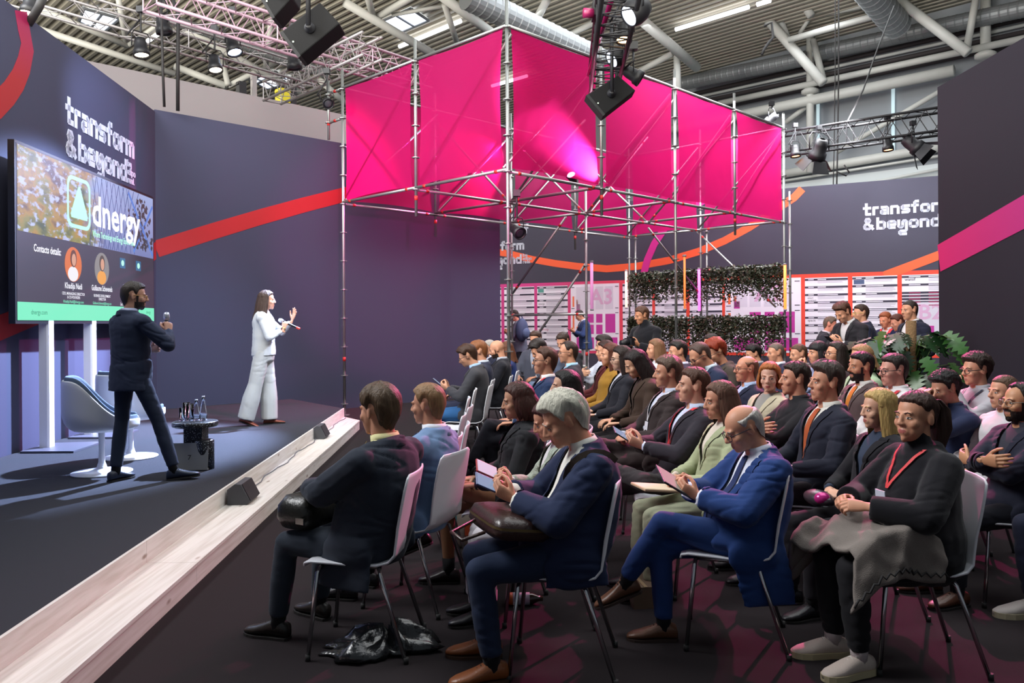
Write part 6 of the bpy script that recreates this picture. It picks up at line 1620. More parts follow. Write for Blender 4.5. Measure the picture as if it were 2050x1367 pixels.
# second row
p3 = P('white-haired man in navy suit reading a phone', 1128, 793, 3.72, 97, wear='suit', jacket='#17223f', trousers='#1b2740', shirt='#d9d8cf', hair='thick', hairc='#b9b6a6', pitch=26, lean=-28, slouch=40, arms='phone', fat=0.06, shoes='#7a4420', sole='#3a2416', vdeep=0.36, vwide=0.10, feet=-0.06, brow='#b0aca0', knees=0.13, hs=(1.06, 1.06, 1.06), drape=[('loft', [(-0.15, 0.0, 0.66, 0.05, 0.12), (-0.175, 0.0, 0.54, 0.035, 0.14), (-0.20, 0.0, 0.43, 0.022, 0.15)])], chair_face=83)
p4 = P('woman in pale houndstooth jacket with white skirt, behind the white-haired man', 1098, 806, 4.35, 98, sex='f', wear='blazer', jacket='#a9b3a4', jkind='hound', trousers='#cfcbd0', legname='skirt', legw=0.03, shirt='#c9c9c9', hair='medium', hairc='#3a1714', pitch=22, slouch=24, arms='phone', lod=0, knees=0.07)
p5 = P('woman with brown bob in black jacket and tan tights', 1035, 768, 4.9, 97, sex='f', wear='blazer', jacket='#16171a', trousers='#7d563c', legname='tights', shirt='#24242a', hair='bob', hairc='#3a1e16', pitch=8, legs='crossL', arms='lap', lod=0, legw=-0.012, shoes='#1d1214', twr=0.001, skin='#b5886c')
p6 = P('black-haired woman in dark top behind the white-haired man', 1130, 743, 5.5, 96, sex='f', wear='top', top='#2a2a30', hair='long', hlen=0.22, hairc='#14100f', pitch=-2, arms='lap', skin='#c49a80')
p7 = P('man in navy blazer with red lanyard and glasses', 1090, 697, 7.3, 96, wear='suit', jacket='#1b2c4c', shirt='#d8d4d2', hair='short', hairc='#4a3024', glasses='#20181a', pitch=-4, arms='lap', lanyard='#c2202c', badge=False, lwide=0.012, legs='crossR', trousers='#15161e')
p8 = P('short-haired man in navy jacket and pale blue shirt', 1136, 684, 9.0, 96, wear='suit', jacket='#20242f', shirt='#8fb4cf', hair='receding', hairc='#2b1f1b', glasses='#2a2224', pitch=2, arms='lap')
# first row, far end by the stage wall
p9 = P('man in grey blazer and jeans holding a phone', 935, 694, 9.3, 88, wear='suit', jacket='#36363b', trousers='#2f5b8c', tkind='denim', shirt='#8fa9c9', hair='thick', hairc='#3a2418', glasses='#222226', pitch=26, slouch=26, arms='phone', skin='#c08c70')
p10 = P('ginger-haired man in navy jacket beside the man in jeans', 958, 685, 10.2, 90, wear='suit', jacket='#20243a', shirt='#aab0bb', hair='quiff', hairc='#7a4a2a', pitch=8)
p11 = P('bald bearded man in black jacket near the tall pole', 994, 682, 10.9, 92, wear='suit', jacket='#181820', shirt='#9a9ca6', hair='bald', hairc='#2c2019', beard='full', pitch=16)
p12 = P('grey-haired man with dark glasses by the end of the stage wall', 979, 667, 13.0, 110, wear='suit', jacket='#1e2234', shirt='#b9bcc8', hair='short', hairc='#9a9892', glasses='#2a1416', pitch=8, scale=1.0)
p12b = P('brown-haired woman half hidden by the tall pole', 1012, 685, 12.0, 95, sex='f', wear='top', top='#22346a', hair='medium', hairc='#5a3420')
# guests facing the aisle under the braces
p13 = P('dark-haired man with bowed head in grey-blue suit', 1078, 676, 11.0, 110, wear='suit', jacket='#4a5266', trousers='#5a6880', shirt='#c9c9d2', hair='thick', hairc='#241c1a', pitch=38, lean=18, slouch=18, arms='phone', legs='crossL', lanyard='#22222a', badge=False)
p14 = P('brown-haired man in grey suit behind the bowed dark-haired man', 1072, 663, 12.6, 150, wear='suit', jacket='#3f424e', trousers='#3f4a5c', shirt='#8c8f9c', hair='short', hairc='#3d2a20', pitch=14, arms='lap')
p15 = P('brown-haired man in black suit looking down before the map', 1127, 668, 12.0, 140, wear='suit', jacket='#1d1c22', shirt='#4b4a52', hair='short', hairc='#33251f', pitch=26, arms='lap')
# third row
p16 = P('bald man in bright blue suit reading a tablet', 1487, 815, 4.0, 97, wear='suit', jacket='#193468', trousers='#193468', shirt='#ccd0de', hair='balding', hairc='#a5a09a', glasses='#1d1a20', pitch=24, lean=-33, slouch=42, kf=0.5, arms='phone', legs='crossL', fat=0.075, shoes='#5c3c2a', sole='#2a1a14', vdeep=0.38, vwide=0.10, tie='#1d2c55', brow='#8d8780', hs=(1.06, 1.07, 1.06), drape=[('loft', [(-0.16, -0.02, 0.66, 0.05, 0.13), (-0.185, -0.03, 0.50, 0.035, 0.15), (-0.205, -0.05, 0.36, 0.024, 0.155), (-0.21, -0.07, 0.25, 0.018, 0.15)])], chair_face=75)
p17 = P('woman with long brown hair in sage blazer holding a notebook', 1440, 766, 4.75, 97, sex='f', wear='suit', jacket='#9aa07e', trousers='#8f937a', shirt='#c9bfb0', hair='long', hairc='#5b4032', pitch=6, arms='clasp', collar=False, lod=0, hlen=0.30)
p18 = P('man in charcoal suit with red lanyard', 1386, 739, 5.3, 98, wear='suit', jacket='#26222a', trousers='#2a2527', shirt='#b9c4da', hair='short', hairc='#4a2f22', pitch=-4, yaw=-10, lean=-22, slouch=14, arms='phone', legs='figure4L', lanyard='#c4222a', badge=False, lwide=0.014, shoes='#463f42', shoe_kind='trainer', sole='#4c4548', skin='#c4937a', lod=0, feet=0.1)
p19 = P('grey-brown haired man in dark brown suit', 1335, 717, 6.2, 98, wear='suit', jacket='#2b2120', trousers='#2c2221', shirt='#b9bfd0', hair='thick', hairc='#5a473a', pitch=0, yaw=-4, lean=-22, slouch=14, arms='clasp', legs='crossR', lanyard='#c9c4c6', ldeep=0.24)
p20 = P('young woman with long dark hair in brown suit looking down', 1272, 704, 7.2, 98, sex='f', wear='suit', jacket='#3a2a20', trousers='#1d1a1c', shirt='#3a2a24', collar=False, hair='long', hairc='#1c1210', pitch=26, slouch=26, arms='lap', skin='#c99a7c')
p21 = P('dark-haired woman with glasses in black jacket', 1243, 694, 7.9, 96, sex='f', wear='suit', jacket='#1a1a22', trousers='#17171c', shirt='#b9b9c4', collar=False, hair='long', hairc='#221612', glasses='#40302c', pitch=4, arms='lap', skin='#c89e86')
p22 = P('woman with long brown hair in mustard top', 1221, 689, 8.6, 96, sex='f', wear='top', top='#8a6420', hair='long', hairc='#4a2416', pitch=0, arms='lap')
p23 = P('red-brown haired woman in dark red jacket', 1211, 683, 9.4, 95, sex='f', wear='blazer', jacket='#4a1216', trousers='#6a5038', shirt='#30181a', hair='long', hairc='#2a120e', arms='lap')
p24 = P('bearded man in grey shirt with crossed arms', 1208, 674, 10.6, 97, wear='shirt', top='#a9adb9', trousers='#6a5c4c', hair='quiff', hairc='#1f1714', beard='full', arms='crossed', yaw=-4, skin='#b98a70')
# fourth row
p25 = P('woman with ponytail in black turtleneck and red lanyard', 1832, 786, 3.75, 100, sex='f', wear='knit', top='#121116', trousers='#121115', hair='pony', hairc='#33211a', yaw=12, pitch=-2, lean=-6, slouch=10, arms=((Vector((-0.09, 0.36, 0.795)), Vector((0.45, 0.85, 0.05)), Vector((0.6, -0.2, -0.7)), 'hold', Vector((-1, -0.6, -0.5))), (Vector((0.08, 0.35, 0.80)), Vector((-0.55, 0.8, 0.1)), Vector((-0.6, -0.2, -0.7)), 'hold', Vector((1, -0.6, -0.5)))), lanyard='#c02a2e', lwide=0.008, ldeep=0.185, fat=0.09, sw=0.168, thigh=0.025, shoe_kind='trainer', shoes='#b9aaa0', sole='#a99c7c', socks='#a89c9c', hs=(1.10, 1.05, 1.06), skin='#b98468', armw=0.004, knees=0.10, feet=-0.03, badgec='#b9bccb', chair_face=84)
p26 = P('blonde woman with long straight hair in black blazer', 1757, 781, 4.45, 98, sex='f', wear='blazer', jacket='#17161b', trousers='#1b191e', shirt='#2a3446', hair='long', hlen=0.36, hairc='#a98d56', pitch=2, yaw=-4, arms='clasp', skin='#c4967c', lod=0)
p27 = P('grey-brown haired man with orange tie in navy suit', 1652, 730, 5.05, 96, wear='suit', jacket='#181b29', trousers='#241c24', shirt='#c9c6bd', tie='#9a4a24', hair='quiff', hairc='#3f352f', pitch=-4, arms='lap', lod=0, vdeep=0.34)
p28 = P('short-haired man in black shirt with folded arms', 1590, 727, 5.7, 94, wear='shirt', top='#17161a', trousers='#17161a', hair='short', hairc='#2b2019', yaw=-6, pitch=-2, arms='crossed', lod=0)
p29 = P('red-haired woman in cream jacket facing the camera', 1540, 727, 6.3, 112, sex='f', wear='suit', jacket='#b5ab92', trousers='#3a3432', shirt='#8d8a84', collar=False, hair='bob', hairc='#9a5a2a', yaw=42, pitch=4, arms='lap', hlen=0.11, skin='#c89a84')
p30 = P('balding man with glasses in navy suit beside the red-haired woman', 1493, 713, 7.0, 97, wear='suit', jacket='#181c30', shirt='#9fb2cf', hair='balding', hairc='#6a4a38', glasses='#3a2420', pitch=-2, arms='lap', skin='#c4886c')
p31 = P('man with glasses and bowed head in navy blazer', 1400, 690, 7.9, 104, wear='suit', jacket='#18233c', shirt='#b5c4cf', hair='receding', hairc='#4a3a34', glasses='#16121a', pitch=32, slouch=26, arms='lap')
p32 = P('curly red-haired woman in brown jacket looking down', 1432, 683, 8.5, 102, sex='f', wear='blazer', jacket='#3a322c', trousers='#2a2422', shirt='#2a2a3a', hair='curly', hairc='#7a2a14', glasses='#16121a', pitch=26, slouch=26, arms='lap')
p33 = P('dark-haired man in navy suit before the ivy', 1356, 683, 9.1, 97, wear='suit', jacket='#171d33', shirt='#aeb6c9', hair='short', hairc='#1d1715', pitch=4, arms='lap')
p34 = P('woman with wavy light brown hair in white blouse', 1311, 680, 10.0, 96, sex='f', wear='top', top='#b9b9c2', hair='long', hairc='#6e4e36', pitch=2, arms='chin')
p35 = P('man with glasses beside the curly red-haired woman', 1423, 670, 10.9, 100, wear='suit', jacket='#241c22', shirt='#8a2a30', hair='short', hairc='#2b221f', glasses='#2a2224', pitch=6, arms='lap')
# fifth row
p36 = P('bearded man in dark jacket with folded arms at the picture edge', 2040, 768, 4.6, 96, wear='suit', jacket='#181b2a', trousers='#15161f', shirt='#2a2a34', hair='receding', hairc='#1c1512', beard='full', pitch=0, arms='crossed', glasses='#7a6a5c', skin='#b0805f', shoes='#54301e', lod=0)
p37 = P('young man with buzz cut in white patterned shirt', 2008, 752, 5.25, 96, wear='shirt', top='#b5b2b4', trousers='#22242c', hair='buzz', hairc='#4f3a2a', pitch=0, arms='lap', lod=0)
p38 = P('dark curly-haired person with hands over the face', 1890, 748, 5.6, 100, wear='shirt', top='#1b2440', trousers='#1a1c28', hair='curly', hairc='#15100f', pitch=16, slouch=16, arms='face', skin='#a87a62', lod=1)
p39 = P('curly-haired man with glasses in grey shirt, hand on chin', 1952, 711, 6.2, 98, wear='shirt', top='#9a979c', trousers='#2b2a30', hair='curly', hairc='#2b1e18', glasses='#1a161a', pitch=2, arms=('chin', 'support'), lanyard='#1d2238', badge=False)
p40 = P('man with glasses in white shirt and red lanyard', 1787, 711, 6.1, 97, wear='shirt', top='#c9c6c6', trousers='#2a2a32', hair='short', hairc='#2a221e', glasses='#1a1618', pitch=2, arms='lap', lanyard='#b5202c', badge=False, lwide=0.014, fat=0.03, skin='#c08a78')
p41 = P('bearded man in brown suit with orange tie', 1722, 707, 6.7, 98, wear='suit', jacket='#4a3d3c', trousers='#3a302f', shirt='#b9b6b0', tie='#b06a24', hair='short', hairc='#17110f', beard='full', pitch=0, arms='lap', skin='#a8775a')
p42 = P('fair-haired person in mint jacket behind the bearded man', 1722, 692, 7.6, 98, sex='f', wear='blazer', jacket='#93a789', trousers='#50584c', shirt='#b5b5b0', hair='medium', hairc='#8a6a48', hlen=0.1, pitch=0, arms='lap')
p43 = P('woman with dark wavy hair and glasses in plum top', 1672, 686, 8.2, 98, sex='f', wear='top', top='#2b161c', hair='long', hlen=0.20, hairc='#1d1310', glasses='#4a2a28', pitch=-6, arms='lap')
p44 = P('woman with black fringe in pale blue blouse', 1636, 685, 8.8, 98, sex='f', wear='top', top='#8f9cc0', hair='fringe', hairc='#121014', pitch=2, arms=('chin', 'support'))
p45 = P('man with short brown hair in grey checked shirt', 1598, 689, 9.4, 98, wear='shirt', top='#6d6c6a', hair='buzz', hairc='#4a3526', pitch=10, arms='lap')
p46 = P('thickset man with shaved grey hair in navy jacket', 1552, 687, 9.8, 97, wear='suit', jacket='#1b2136', shirt='#b9bcc4', hair='buzz', hairc='#5c5048', pitch=6, arms='lap', fat=0.05)
p47 = P('man with thick black hair behind the balding man', 1507, 692, 10.6, 97, wear='suit', jacket='#20242e', shirt='#8c8c94', hair='thick', hairc='#14100f', pitch=18, arms='lap')
p48 = P('person in navy clothes and white trainers, head outside the picture', 2140, 770, 4.15, 96, wear='shirt', top='#1a2038', trousers='#1a1e30', hair='short', arms='clasp', shoe_kind='trainer', shoes='#b8b0aa', sole='#a39a80', socks='#b5aeb0', lean=18, slouch=14, feet=-0.06, lod=0)
# empty chairs of the first row
for k, (y, lab) in enumerate(((5.15, 'empty white chair directly beside the fair-haired man in pale blue'), (5.72, 'second empty white chair after the fair-haired man in pale blue'), (6.3, 'third empty white chair after the fair-haired man in pale blue'), (6.95, 'empty white chair in the middle of the gap in the first row'), (7.7, 'fifth empty white chair after the fair-haired man in pale blue'), (8.72, 'empty white chair directly before the man in jeans'))):
    chair(-0.60 + (0.02 if k % 2 else -0.02) - 0.02 * k, y, R(86 + (k * 5) % 7), lab)

# ------------------------------------------------------------------ people standing at the back
VS = Vector
q1 = P('tall photographer in black shirt holding a camera', 1284, 615, 11.6, 128, False, wear='knit', top='#15151a', trousers='#16161a', hair='short', hairc='#4a3022', pitch=14, yaw=-18, arms='phone_stand', skin='#b07a5c', lod=1, sw=0.20)
q2 = P('man in blue blazer and pale trousers reading the map', 1160, 620, 21.0, 100, False, wear='suit', jacket='#2a3c66', trousers='#b5b3b8', shirt='#c9ccd6', hair='short', hairc='#2b2320', pitch=28, arms='phone_stand')
q3 = P('person in grey jacket with a blue backpack behind the tall pole', 1029, 622, 19.5, 80, False, wear='blazer', jacket='#5a5f70', trousers='#22232c', shirt='#c9c4c8', hair='short', hairc='#2b2320', pitch=24, arms='phone_stand')
q4 = P('tall man with bowed head and black lanyard reading a phone', 1687, 609, 10.6, 112, False, wear='suit', jacket='#1d1b20', trousers='#1a191e', shirt='#b9b6b8', hair='quiff', hairc='#4a3024', pitch=30, slouch=16, arms='phone_stand', lanyard='#141318', badge=False, lwide=0.012, lod=1)
q5 = P('reddish-faced man in dark jacket behind the tall bowed man', 1663, 631, 12.2, -120, False, wear='suit', jacket='#23222b', shirt='#b9a9b4', hair='short', hairc='#5c4a40', pitch=12, skin='#c47c68', scale=0.96)
q6 = P('man with pale glasses and navy suit, seen from behind', 1722, 611, 11.6, 72, False, wear='suit', jacket='#191d33', shirt='#b99aa4', hair='short', hairc='#33231c', glasses='#c9b45a', yaw=18, pitch=2)
q7 = P('ginger-haired man in navy suit with a red lanyard', 1772, 620, 12.4, 118, False, wear='suit', jacket='#1d2242', shirt='#c4b5ba', hair='short', hairc='#8a4a2c', pitch=14, lanyard='#d0242c', badge=False, lwide=0.02, skin='#cc8468', scale=1.0)
q8 = P('dark-haired person in pink shirt leaning on a counter', 1796, 623, 12.0, 90, False, wear='shirt', top='#c9a9b4', trousers='#b0a4a8', hair='short', hairc='#4a231a', pitch=18, lean=14, slouch=12, skin='#cc8a72', scale=1.0)
q9 = P('tall man in navy jacket and white shirt behind the plant', 1820, 602, 10.4, 100, False, wear='suit', jacket='#171a2c', trousers='#17182a', shirt='#c4c0c2', hair='buzz', hairc='#2a211c', yaw=4, lod=1, vwide=0.1)

# ------------------------------------------------------------------ the two speakers on the stage
L_ = dict
q10 = person('bearded man in dark blue suit speaking into a microphone on stage', None, 270, 567, 6.85, -32, dict(pose='stand', floor=SZ, wear='suit', jacket='#232b40', trousers='#222a3d', shirt='#9aa2bd', hair='short', hairc='#3a332e', beard='stubble', glasses='#b08a4a', yaw=-34, pitch=4, lean=-3, slouch=4, stepL=(0.02, -0.10), stepR=(0.22, 0.20), toeL=(-0.2, 1, 0), toeR=(0.75, 0.85, 0.12), lod=0, shoes='#1d2436', twr=0.003, skin='#c09078',
    arms=((VS((-0.04, 0.22, 1.14)), VS((0.9, 0.2, 0.15)), VS((0, -1, 0)), 'relaxed', VS((-1, 0.0, -0.6))), (VS((0.16, 0.26, 1.30)), VS((-0.35, 0.25, 0.9)), VS((-0.9, 0.1, -0.2)), 'fist', VS((1, -0.2, -0.8))))))
q11 = person('woman in white blouse and wide trousers holding a microphone on stage', None, 535, 583, 10.55, -84, dict(pose='stand', floor=SZ, sex='f', wear='shirt', top='#b4b7b9', trousers='#b2b4b2', hair='long', hlen=0.25, hairc='#3a2a22', pitch=2, lean=-2, slouch=6, legw=0.05, hem=1.06, stepL=(0.02, 0.05), stepR=(0.0, -0.20), toeR=(0.1, 1, -0.35), liftR=0.03, shoe_kind='flat', shoes='#7a3a24', lod=0, sleeve=0.8, twr=0.004, skin='#c49076', collar=True,
    arms=((VS((-0.16, 0.34, 1.36)), VS((0.1, 0.35, 0.9)), VS((0.6, -0.7, 0.1)), 'open', VS((-0.6, -0.5, -0.8))), (VS((0.06, 0.27, 1.24)), VS((-0.1, 0.15, 0.95)), VS((-0.6, 0.2, 0.0)), 'fist', VS((0.8, -0.3, -0.9))))))
def microphone(r, p, d, c_end, label):
    root = empty('microphone', world(r, p), 0, label, 'microphone'); d = (frame_of(r) @ Vector(d)).normalized(); M = d.to_track_quat('Z', 'Y').to_matrix()
    for nm, prof, m in (('handle', [(0.011, -0.16), (0.014, -0.15), (0.017, 0.02), (0.019, 0.04)], mat('mic_black', '#1c1c20', rough=0.4)), ('grille', [(0.021, 0.04), (0.027, 0.06), (0.027, 0.085), (0.018, 0.105), (0.004, 0.11)], mat('mic_grille', '#a9abb4', rough=0.35, metal=0.5)), ('end_ring', [(0.0145, -0.20), (0.016, -0.195), (0.016, -0.155), (0.0145, -0.15)], mat('mic_end_' + c_end.strip('#'), c_end, rough=0.5))):
        b = MB(); b.lathe(prof, (0, 0, 0), 16); b.v = [tuple(M @ Vector(v)) for v in b.v]; b.obj(nm, m, root, smooth=True)
J = q10[1]; microphone(q10, J['wrR'] + J['hdR'] * 0.085 + J['pdR'] * 0.03, (-0.1, 0.06, 1), '#26262b', 'grey-headed microphone in the fist of the suited man')
J = q11[1]; microphone(q11, J['wrR'] + J['hdR'] * 0.085 + J['pdR'] * 0.03, (-0.05, -0.92, 0.42), '#d03a2c', 'microphone with a red end held by the woman in white')

# ------------------------------------------------------------------ things held, worn and lying about
def slab(name, r, p, size, rot, m, label, cat, face=None, fm=None):
    root = empty(name, world(r, p), 0, label, cat); M = frame_of(r) @ rot
    b = MB(); b.box((0, 0, 0), size, M); o = b.obj('case', m, root); md = o.modifiers.new('edge', 'BEVEL'); md.width = min(size) * 0.35; md.segments = 2
    if face: b = MB(); b.box(M @ Vector((0, 0, size[2] / 2)), (size[0] * 0.9, size[1] * 0.94, 0.0015), M); b.obj('display', fm, root)
    return root
phone_m = mat('phone_case', '#22232b', rough=0.35); glow = mat('phone_screen', '#0c0e14', emit='#9fb4d8', estr=0.7, rough=0.2)
def held(r): J = r[1]; return (J['wrL'] + J['wrR']) / 2 + (J['hdL'] + J['hdR']).normalized() * 0.10
tilt = lambda a, z=0, y=0: Matrix.Rotation(R(z), 3, 'Z') @ Matrix.Rotation(R(y), 3, 'Y') @ Matrix.Rotation(R(a), 3, 'X')
slab('phone', p3, held(p3) + VS((0, 0.02, 0.01)), (0.076, 0.155, 0.009), tilt(34, 0, -38), mat('phone_case_blue', '#3d4a78', rough=0.4), 'phone in a blue case held by the white-haired man', 'phone', 1, glow)
slab('tablet', p16, held(p16) + VS((0, 0.01, 0.01)), (0.15, 0.21, 0.010), tilt(34, 0, -24), phone_m, 'tablet with pale screen held by the bald man in blue', 'tablet', 1, mat('tablet_screen', '#9a9c92', rough=0.4))
slab('phone', p18, held(p18) + VS((0, 0.03, 0.02)), (0.074, 0.15, 0.009), tilt(36, 0, -30), phone_m, 'dark phone held by the man with charcoal suit', 'phone', 1, glow)
slab('phone', p4, held(p4) + VS((0, 0.06, 0.04)), (0.078, 0.155, 0.012), tilt(40, 0, -48), mat('phone_case_red', '#a82430', rough=0.5), 'phone in a red case held by the houndstooth woman', 'phone', 1, mat('phone_photo', '#b5b9c9', emit='#c9cfe2', estr=0.4))
slab('phone', p9, held(p9) + VS((0, 0.03, 0.02)), (0.076, 0.155, 0.009), tilt(40), phone_m, 'phone held by the man with jeans', 'phone', 1, glow)
slab('phone', q4, held(q4) + VS((0, 0.03, 0.0)), (0.076, 0.155, 0.009), tilt(35), phone_m, 'phone held by the tall bowed man', 'phone')
slab('phone', q2, held(q2) + VS((0, 0.03, 0.0)), (0.076, 0.155, 0.009), tilt(35), phone_m, 'phone held by the man before the map', 'phone')
slab('notebook', p17, VS((0.0, 0.36, 0.655)), (0.21, 0.28, 0.016), tilt(6, 8), mat('notebook_tan', '#b59a7c', rough=0.7), 'tan notebook lying on the lap of the woman in sage', 'notebook', 1, mat('notebook_page', '#c9b79c', rough=0.8))
c = world(q1, held(q1)); cm = empty('camera', c, q1[3], 'black camera with lens held by the photographer', 'camera')
b = MB(); b.box((0, 0.0, 0), (0.14, 0.07, 0.10)); b.box((0, 0, 0.06), (0.06, 0.06, 0.03)); b.obj('camera_body', black, cm); b = MB(); b.tube([(0, 0.03, -0.01), (0, 0.17, -0.02)], [0.042, 0.045], 16); b.obj('lens', black, cm, smooth=True)
# brown leather briefcase on the white-haired man's lap
leather = mat('briefcase_leather', '#2c1a16', rough=0.32, bump=0.25, scale=60, var=0.25)
bc = empty('briefcase', world(p3, VS((-0.05, 0.30, 0.655))), p3[3], 'dark brown leather briefcase on the lap of the white-haired man', 'briefcase')
b = MB(); rows = []
for k, (w, d_, z) in enumerate(((0.40, 0.25, 0.0), (0.43, 0.28, 0.02), (0.43, 0.28, 0.05), (0.40, 0.25, 0.085), (0.30, 0.16, 0.10))):
    rows.append([Matrix.Rotation(R(14), 3, 'Z') @ Matrix.Rotation(R(8), 3, 'X') @ Vector((w / 2 * math.copysign(abs(math.cos(a)) ** 0.35, math.cos(a)), d_ / 2 * math.copysign(abs(math.sin(a)) ** 0.35, math.sin(a)), z)) for a in [2 * math.pi * i / 40 for i in range(40)]])
b.rings(rows); b.obj('bag_body', leather, bc, smooth=True)
b = MB(); rows2 = [[p * 1.012 + Vector((0, 0, dz)) for p in rows[2]] for dz in (-0.006, 0.006)]; b.rings(rows2, False); b.obj('zip_band', mat('zip_brass', '#6a5a3a', rough=0.4, metal=0.5), bc, smooth=True)
b = MB(); b.tube([Vector((-0.20, 0.12, 0.05)), Vector((-0.24, 0.22, 0.03)), Vector((-0.10, 0.26, 0.03)), Vector((-0.02, 0.15, 0.06))], 0.008, 8); b.obj('handle', leather, bc, smooth=True)
# shoulder strap of that bag
J = p3[1]; b = MB(); pts = []
for t in range(13):
    a = R(-70 + t * 18); c = J['shL'] + Vector((0.05, 0, -0.03)); pts.append(c + Vector((-0.02 - 0.045 * math.sin(a + 0.5), 0.125 * math.cos(a) * 1.05, 0.115 * math.sin(a))))
b.ribbon([world(p3, p) for p in pts], 0.026, frame_of(p3) @ VS((-1, 0, 0.3)), 0.004); tag(b.obj('shoulder_strap', mat('strap_brown', '#3a2c22', rough=0.6)), 'brown shoulder strap round the arm of the white-haired man', 'strap')
# black leather bag on the lap of the man in the dark suit
bg = empty('leather_bag', world(p1, VS((-0.05, 0.36, 0.615))), p1[3], 'black leather bag on the lap of the man with yellow collar', 'bag')
b = MB(); rows = []
for w, d_, z in ((0.30, 0.20, -0.02), (0.34, 0.24, 0.03), (0.33, 0.23, 0.09), (0.26, 0.17, 0.13), (0.10, 0.05, 0.14)):
    rows.append([Vector((w / 2 * math.copysign(abs(math.cos(a)) ** 0.5, math.cos(a)), d_ / 2 * math.copysign(abs(math.sin(a)) ** 0.5, math.sin(a)), z + 0.008 * mnoise.noise((a * 2, z * 30, 2)))) for a in [2 * math.pi * i / 36 for i in range(36)]])
b.rings(rows); b.obj('bag_body', mat('bag_black_leather', '#1d1c18', rough=0.35, bump=0.3, scale=50, var=0.2), bg, smooth=True)
b = MB(); b.box((-0.172, -0.08, 0.03), (0.012, 0.05, 0.03)); b.obj('buckle', mat('buckle_metal', '#b9b6ae', rough=0.25, metal=1), bg)
# grey coat over the knees of the woman in black
rows = []
for iu in range(61):
    u = -0.40 + 0.80 * iu / 60; row = []
    for iv in range(49):
        v = 0.09 + 0.47 * iv / 48 + 0.03 * math.sin(u * 9); au = abs(u + 0.02)
        z = 0.655 + 0.035 * math.exp(-((v - 0.3) / 0.1) ** 2) + 0.018 * math.cos(u * 22) * (1 if au < 0.2 else 0) - max(0, v - 0.43) * 0.8
        x = u
        if au > 0.215: z -= (au - 0.215) * 1.15; x = (u + 0.02) / au * (0.215 + (au - 0.215) * 0.30) - 0.02
        f = mnoise.noise((u * 5 + v * 3, v * 4 - u * 2, 1.5)); g = mnoise.noise((u * 11 - v * 7, v * 9, 4))
        k = 0.046 * (1 - 2.0 * abs(f)) + 0.018 * (1 - 2 * abs(g))
        row.append(world(p25, Vector((x + (k * 0.8 * (1 if u > 0 else -1) if au > 0.215 else 0), v, z + k * (1 if au < 0.24 else 0.4)))))
    rows.append(row)
b = MB(); b.grid(rows); me = apply_mods(b.mesh('x', []), [('SOLIDIFY', dict(thickness=0.022, offset=1)), ('SMOOTH', dict(factor=0.5, iterations=2))])
ct = link('coat', finish(me, 'coat', mat('coat_wool', '#6e6660', rough=0.95, bump=0.4, scale=260, var=0.2)), None); tag(ct, 'grey wool coat with dark stitching over the lap of the ponytail woman', 'coat')
for row, lab in ((rows[2], 0), (rows[58], 1)):
    b = MB(); b.tube([p + Vector((0, -0.012, 0.010 + (0.010 if k % 2 else -0.010))) for k, p in enumerate(row[::2])], 0.0055, 6)
    b.obj('zigzag_trim', mat('coat_trim', '#1a1718', rough=0.8), ct, smooth=True)
# clutch with pink patches held by the blonde woman
bgc = empty('clutch_bag', world(p26, VS((0.02, 0.33, 0.665))), p26[3], 'small dark clutch bag with shiny pink patch on the lap of the blonde', 'bag')
b = MB(); b.ellipsoid((0, 0, 0), (0.12, 0.07, 0.045), 20, 12); b.obj('bag_body', mat('clutch_dark', '#2b272b', rough=0.3), bgc, smooth=True); b = MB(); b.ellipsoid((-0.07, 0.02, 0.015), (0.04, 0.045, 0.035), 14, 9); b.obj('patch', mat('clutch_pink', '#b32a78', rough=0.2, metal=0.3), bgc, smooth=True)
# watches
for r, g, m, lab in ((p26, 'L', mat('watch_silver', '#b9bcc2', rough=0.2, metal=0.9), 'silver wristwatch of the blonde woman'), (p5, 'L', mat('watch_dark', '#1c1618', rough=0.4), 'dark wristwatch of the brown bob woman'), (q11, 'R', mat('watch_gold', '#b9a05a', rough=0.25, metal=0.9), 'gold bracelet of the woman speaking in white')):
    J = r[1]; w = J['wr' + g]; a = (J['wr' + g] - J['el' + g]).normalized(); b = MB(); x = a.orthogonal().normalized(); y = a.cross(x); rs = []
    for t in (-0.009, 0.009): rs.append([world(r, w - a * (0.012 - t) + x * 0.033 * math.cos(k) + y * 0.030 * math.sin(k)) for k in [2 * math.pi * i / 20 for i in range(20)]])
    b.rings(rs, False); tag(b.obj('wristwatch', m, None, smooth=True), lab, 'watch')
# black bin bag with pink reflections under the first chair, tote, bottle, paper box
bp = on_z(760, 1300, 0); b = MB(); rows = []
for k, (z, rr) in enumerate(((0.0, 0.17), (0.012, 0.20), (0.03, 0.19), (0.055, 0.15), (0.075, 0.09), (0.085, 0.02))):
    row = []
    for i in range(60):
        a = 2 * math.pi * i / 60; n = 1 + 0.75 * mnoise.noise((math.cos(a) * 1.8 + 4, math.sin(a) * 1.8, 3)) + 0.22 * mnoise.noise((math.cos(a) * 7, math.sin(a) * 7, z * 30))
        h = 0.5 + 1.6 * max(0, mnoise.noise((math.cos(a) * 2 + z * 9, math.sin(a) * 2, 8)) + 0.25)
        row.append(bp + Vector((math.cos(a) * rr * n * 1.25 + 0.03 * z / 0.08, math.sin(a) * rr * n * 0.75, max(0.002, z * h))))
    rows.append(row)
b.rings(rows); plast = mat('plastic_bag', '#17181a', rough=0.22, bump=0.6, scale=22, spec=0.6); tag(b.obj('plastic_bag', plast, None, smooth=True), 'crumpled shiny black plastic bag on the floor under the first chair', 'bag')
tb_ = on_z(930, 1090, 0); tote = empty('tote_bag', tb_ + Vector((0, 0, 0)), R(20), 'cream and teal tote bag on the floor beside the second chair', 'bag')
b = MB(); rows = []
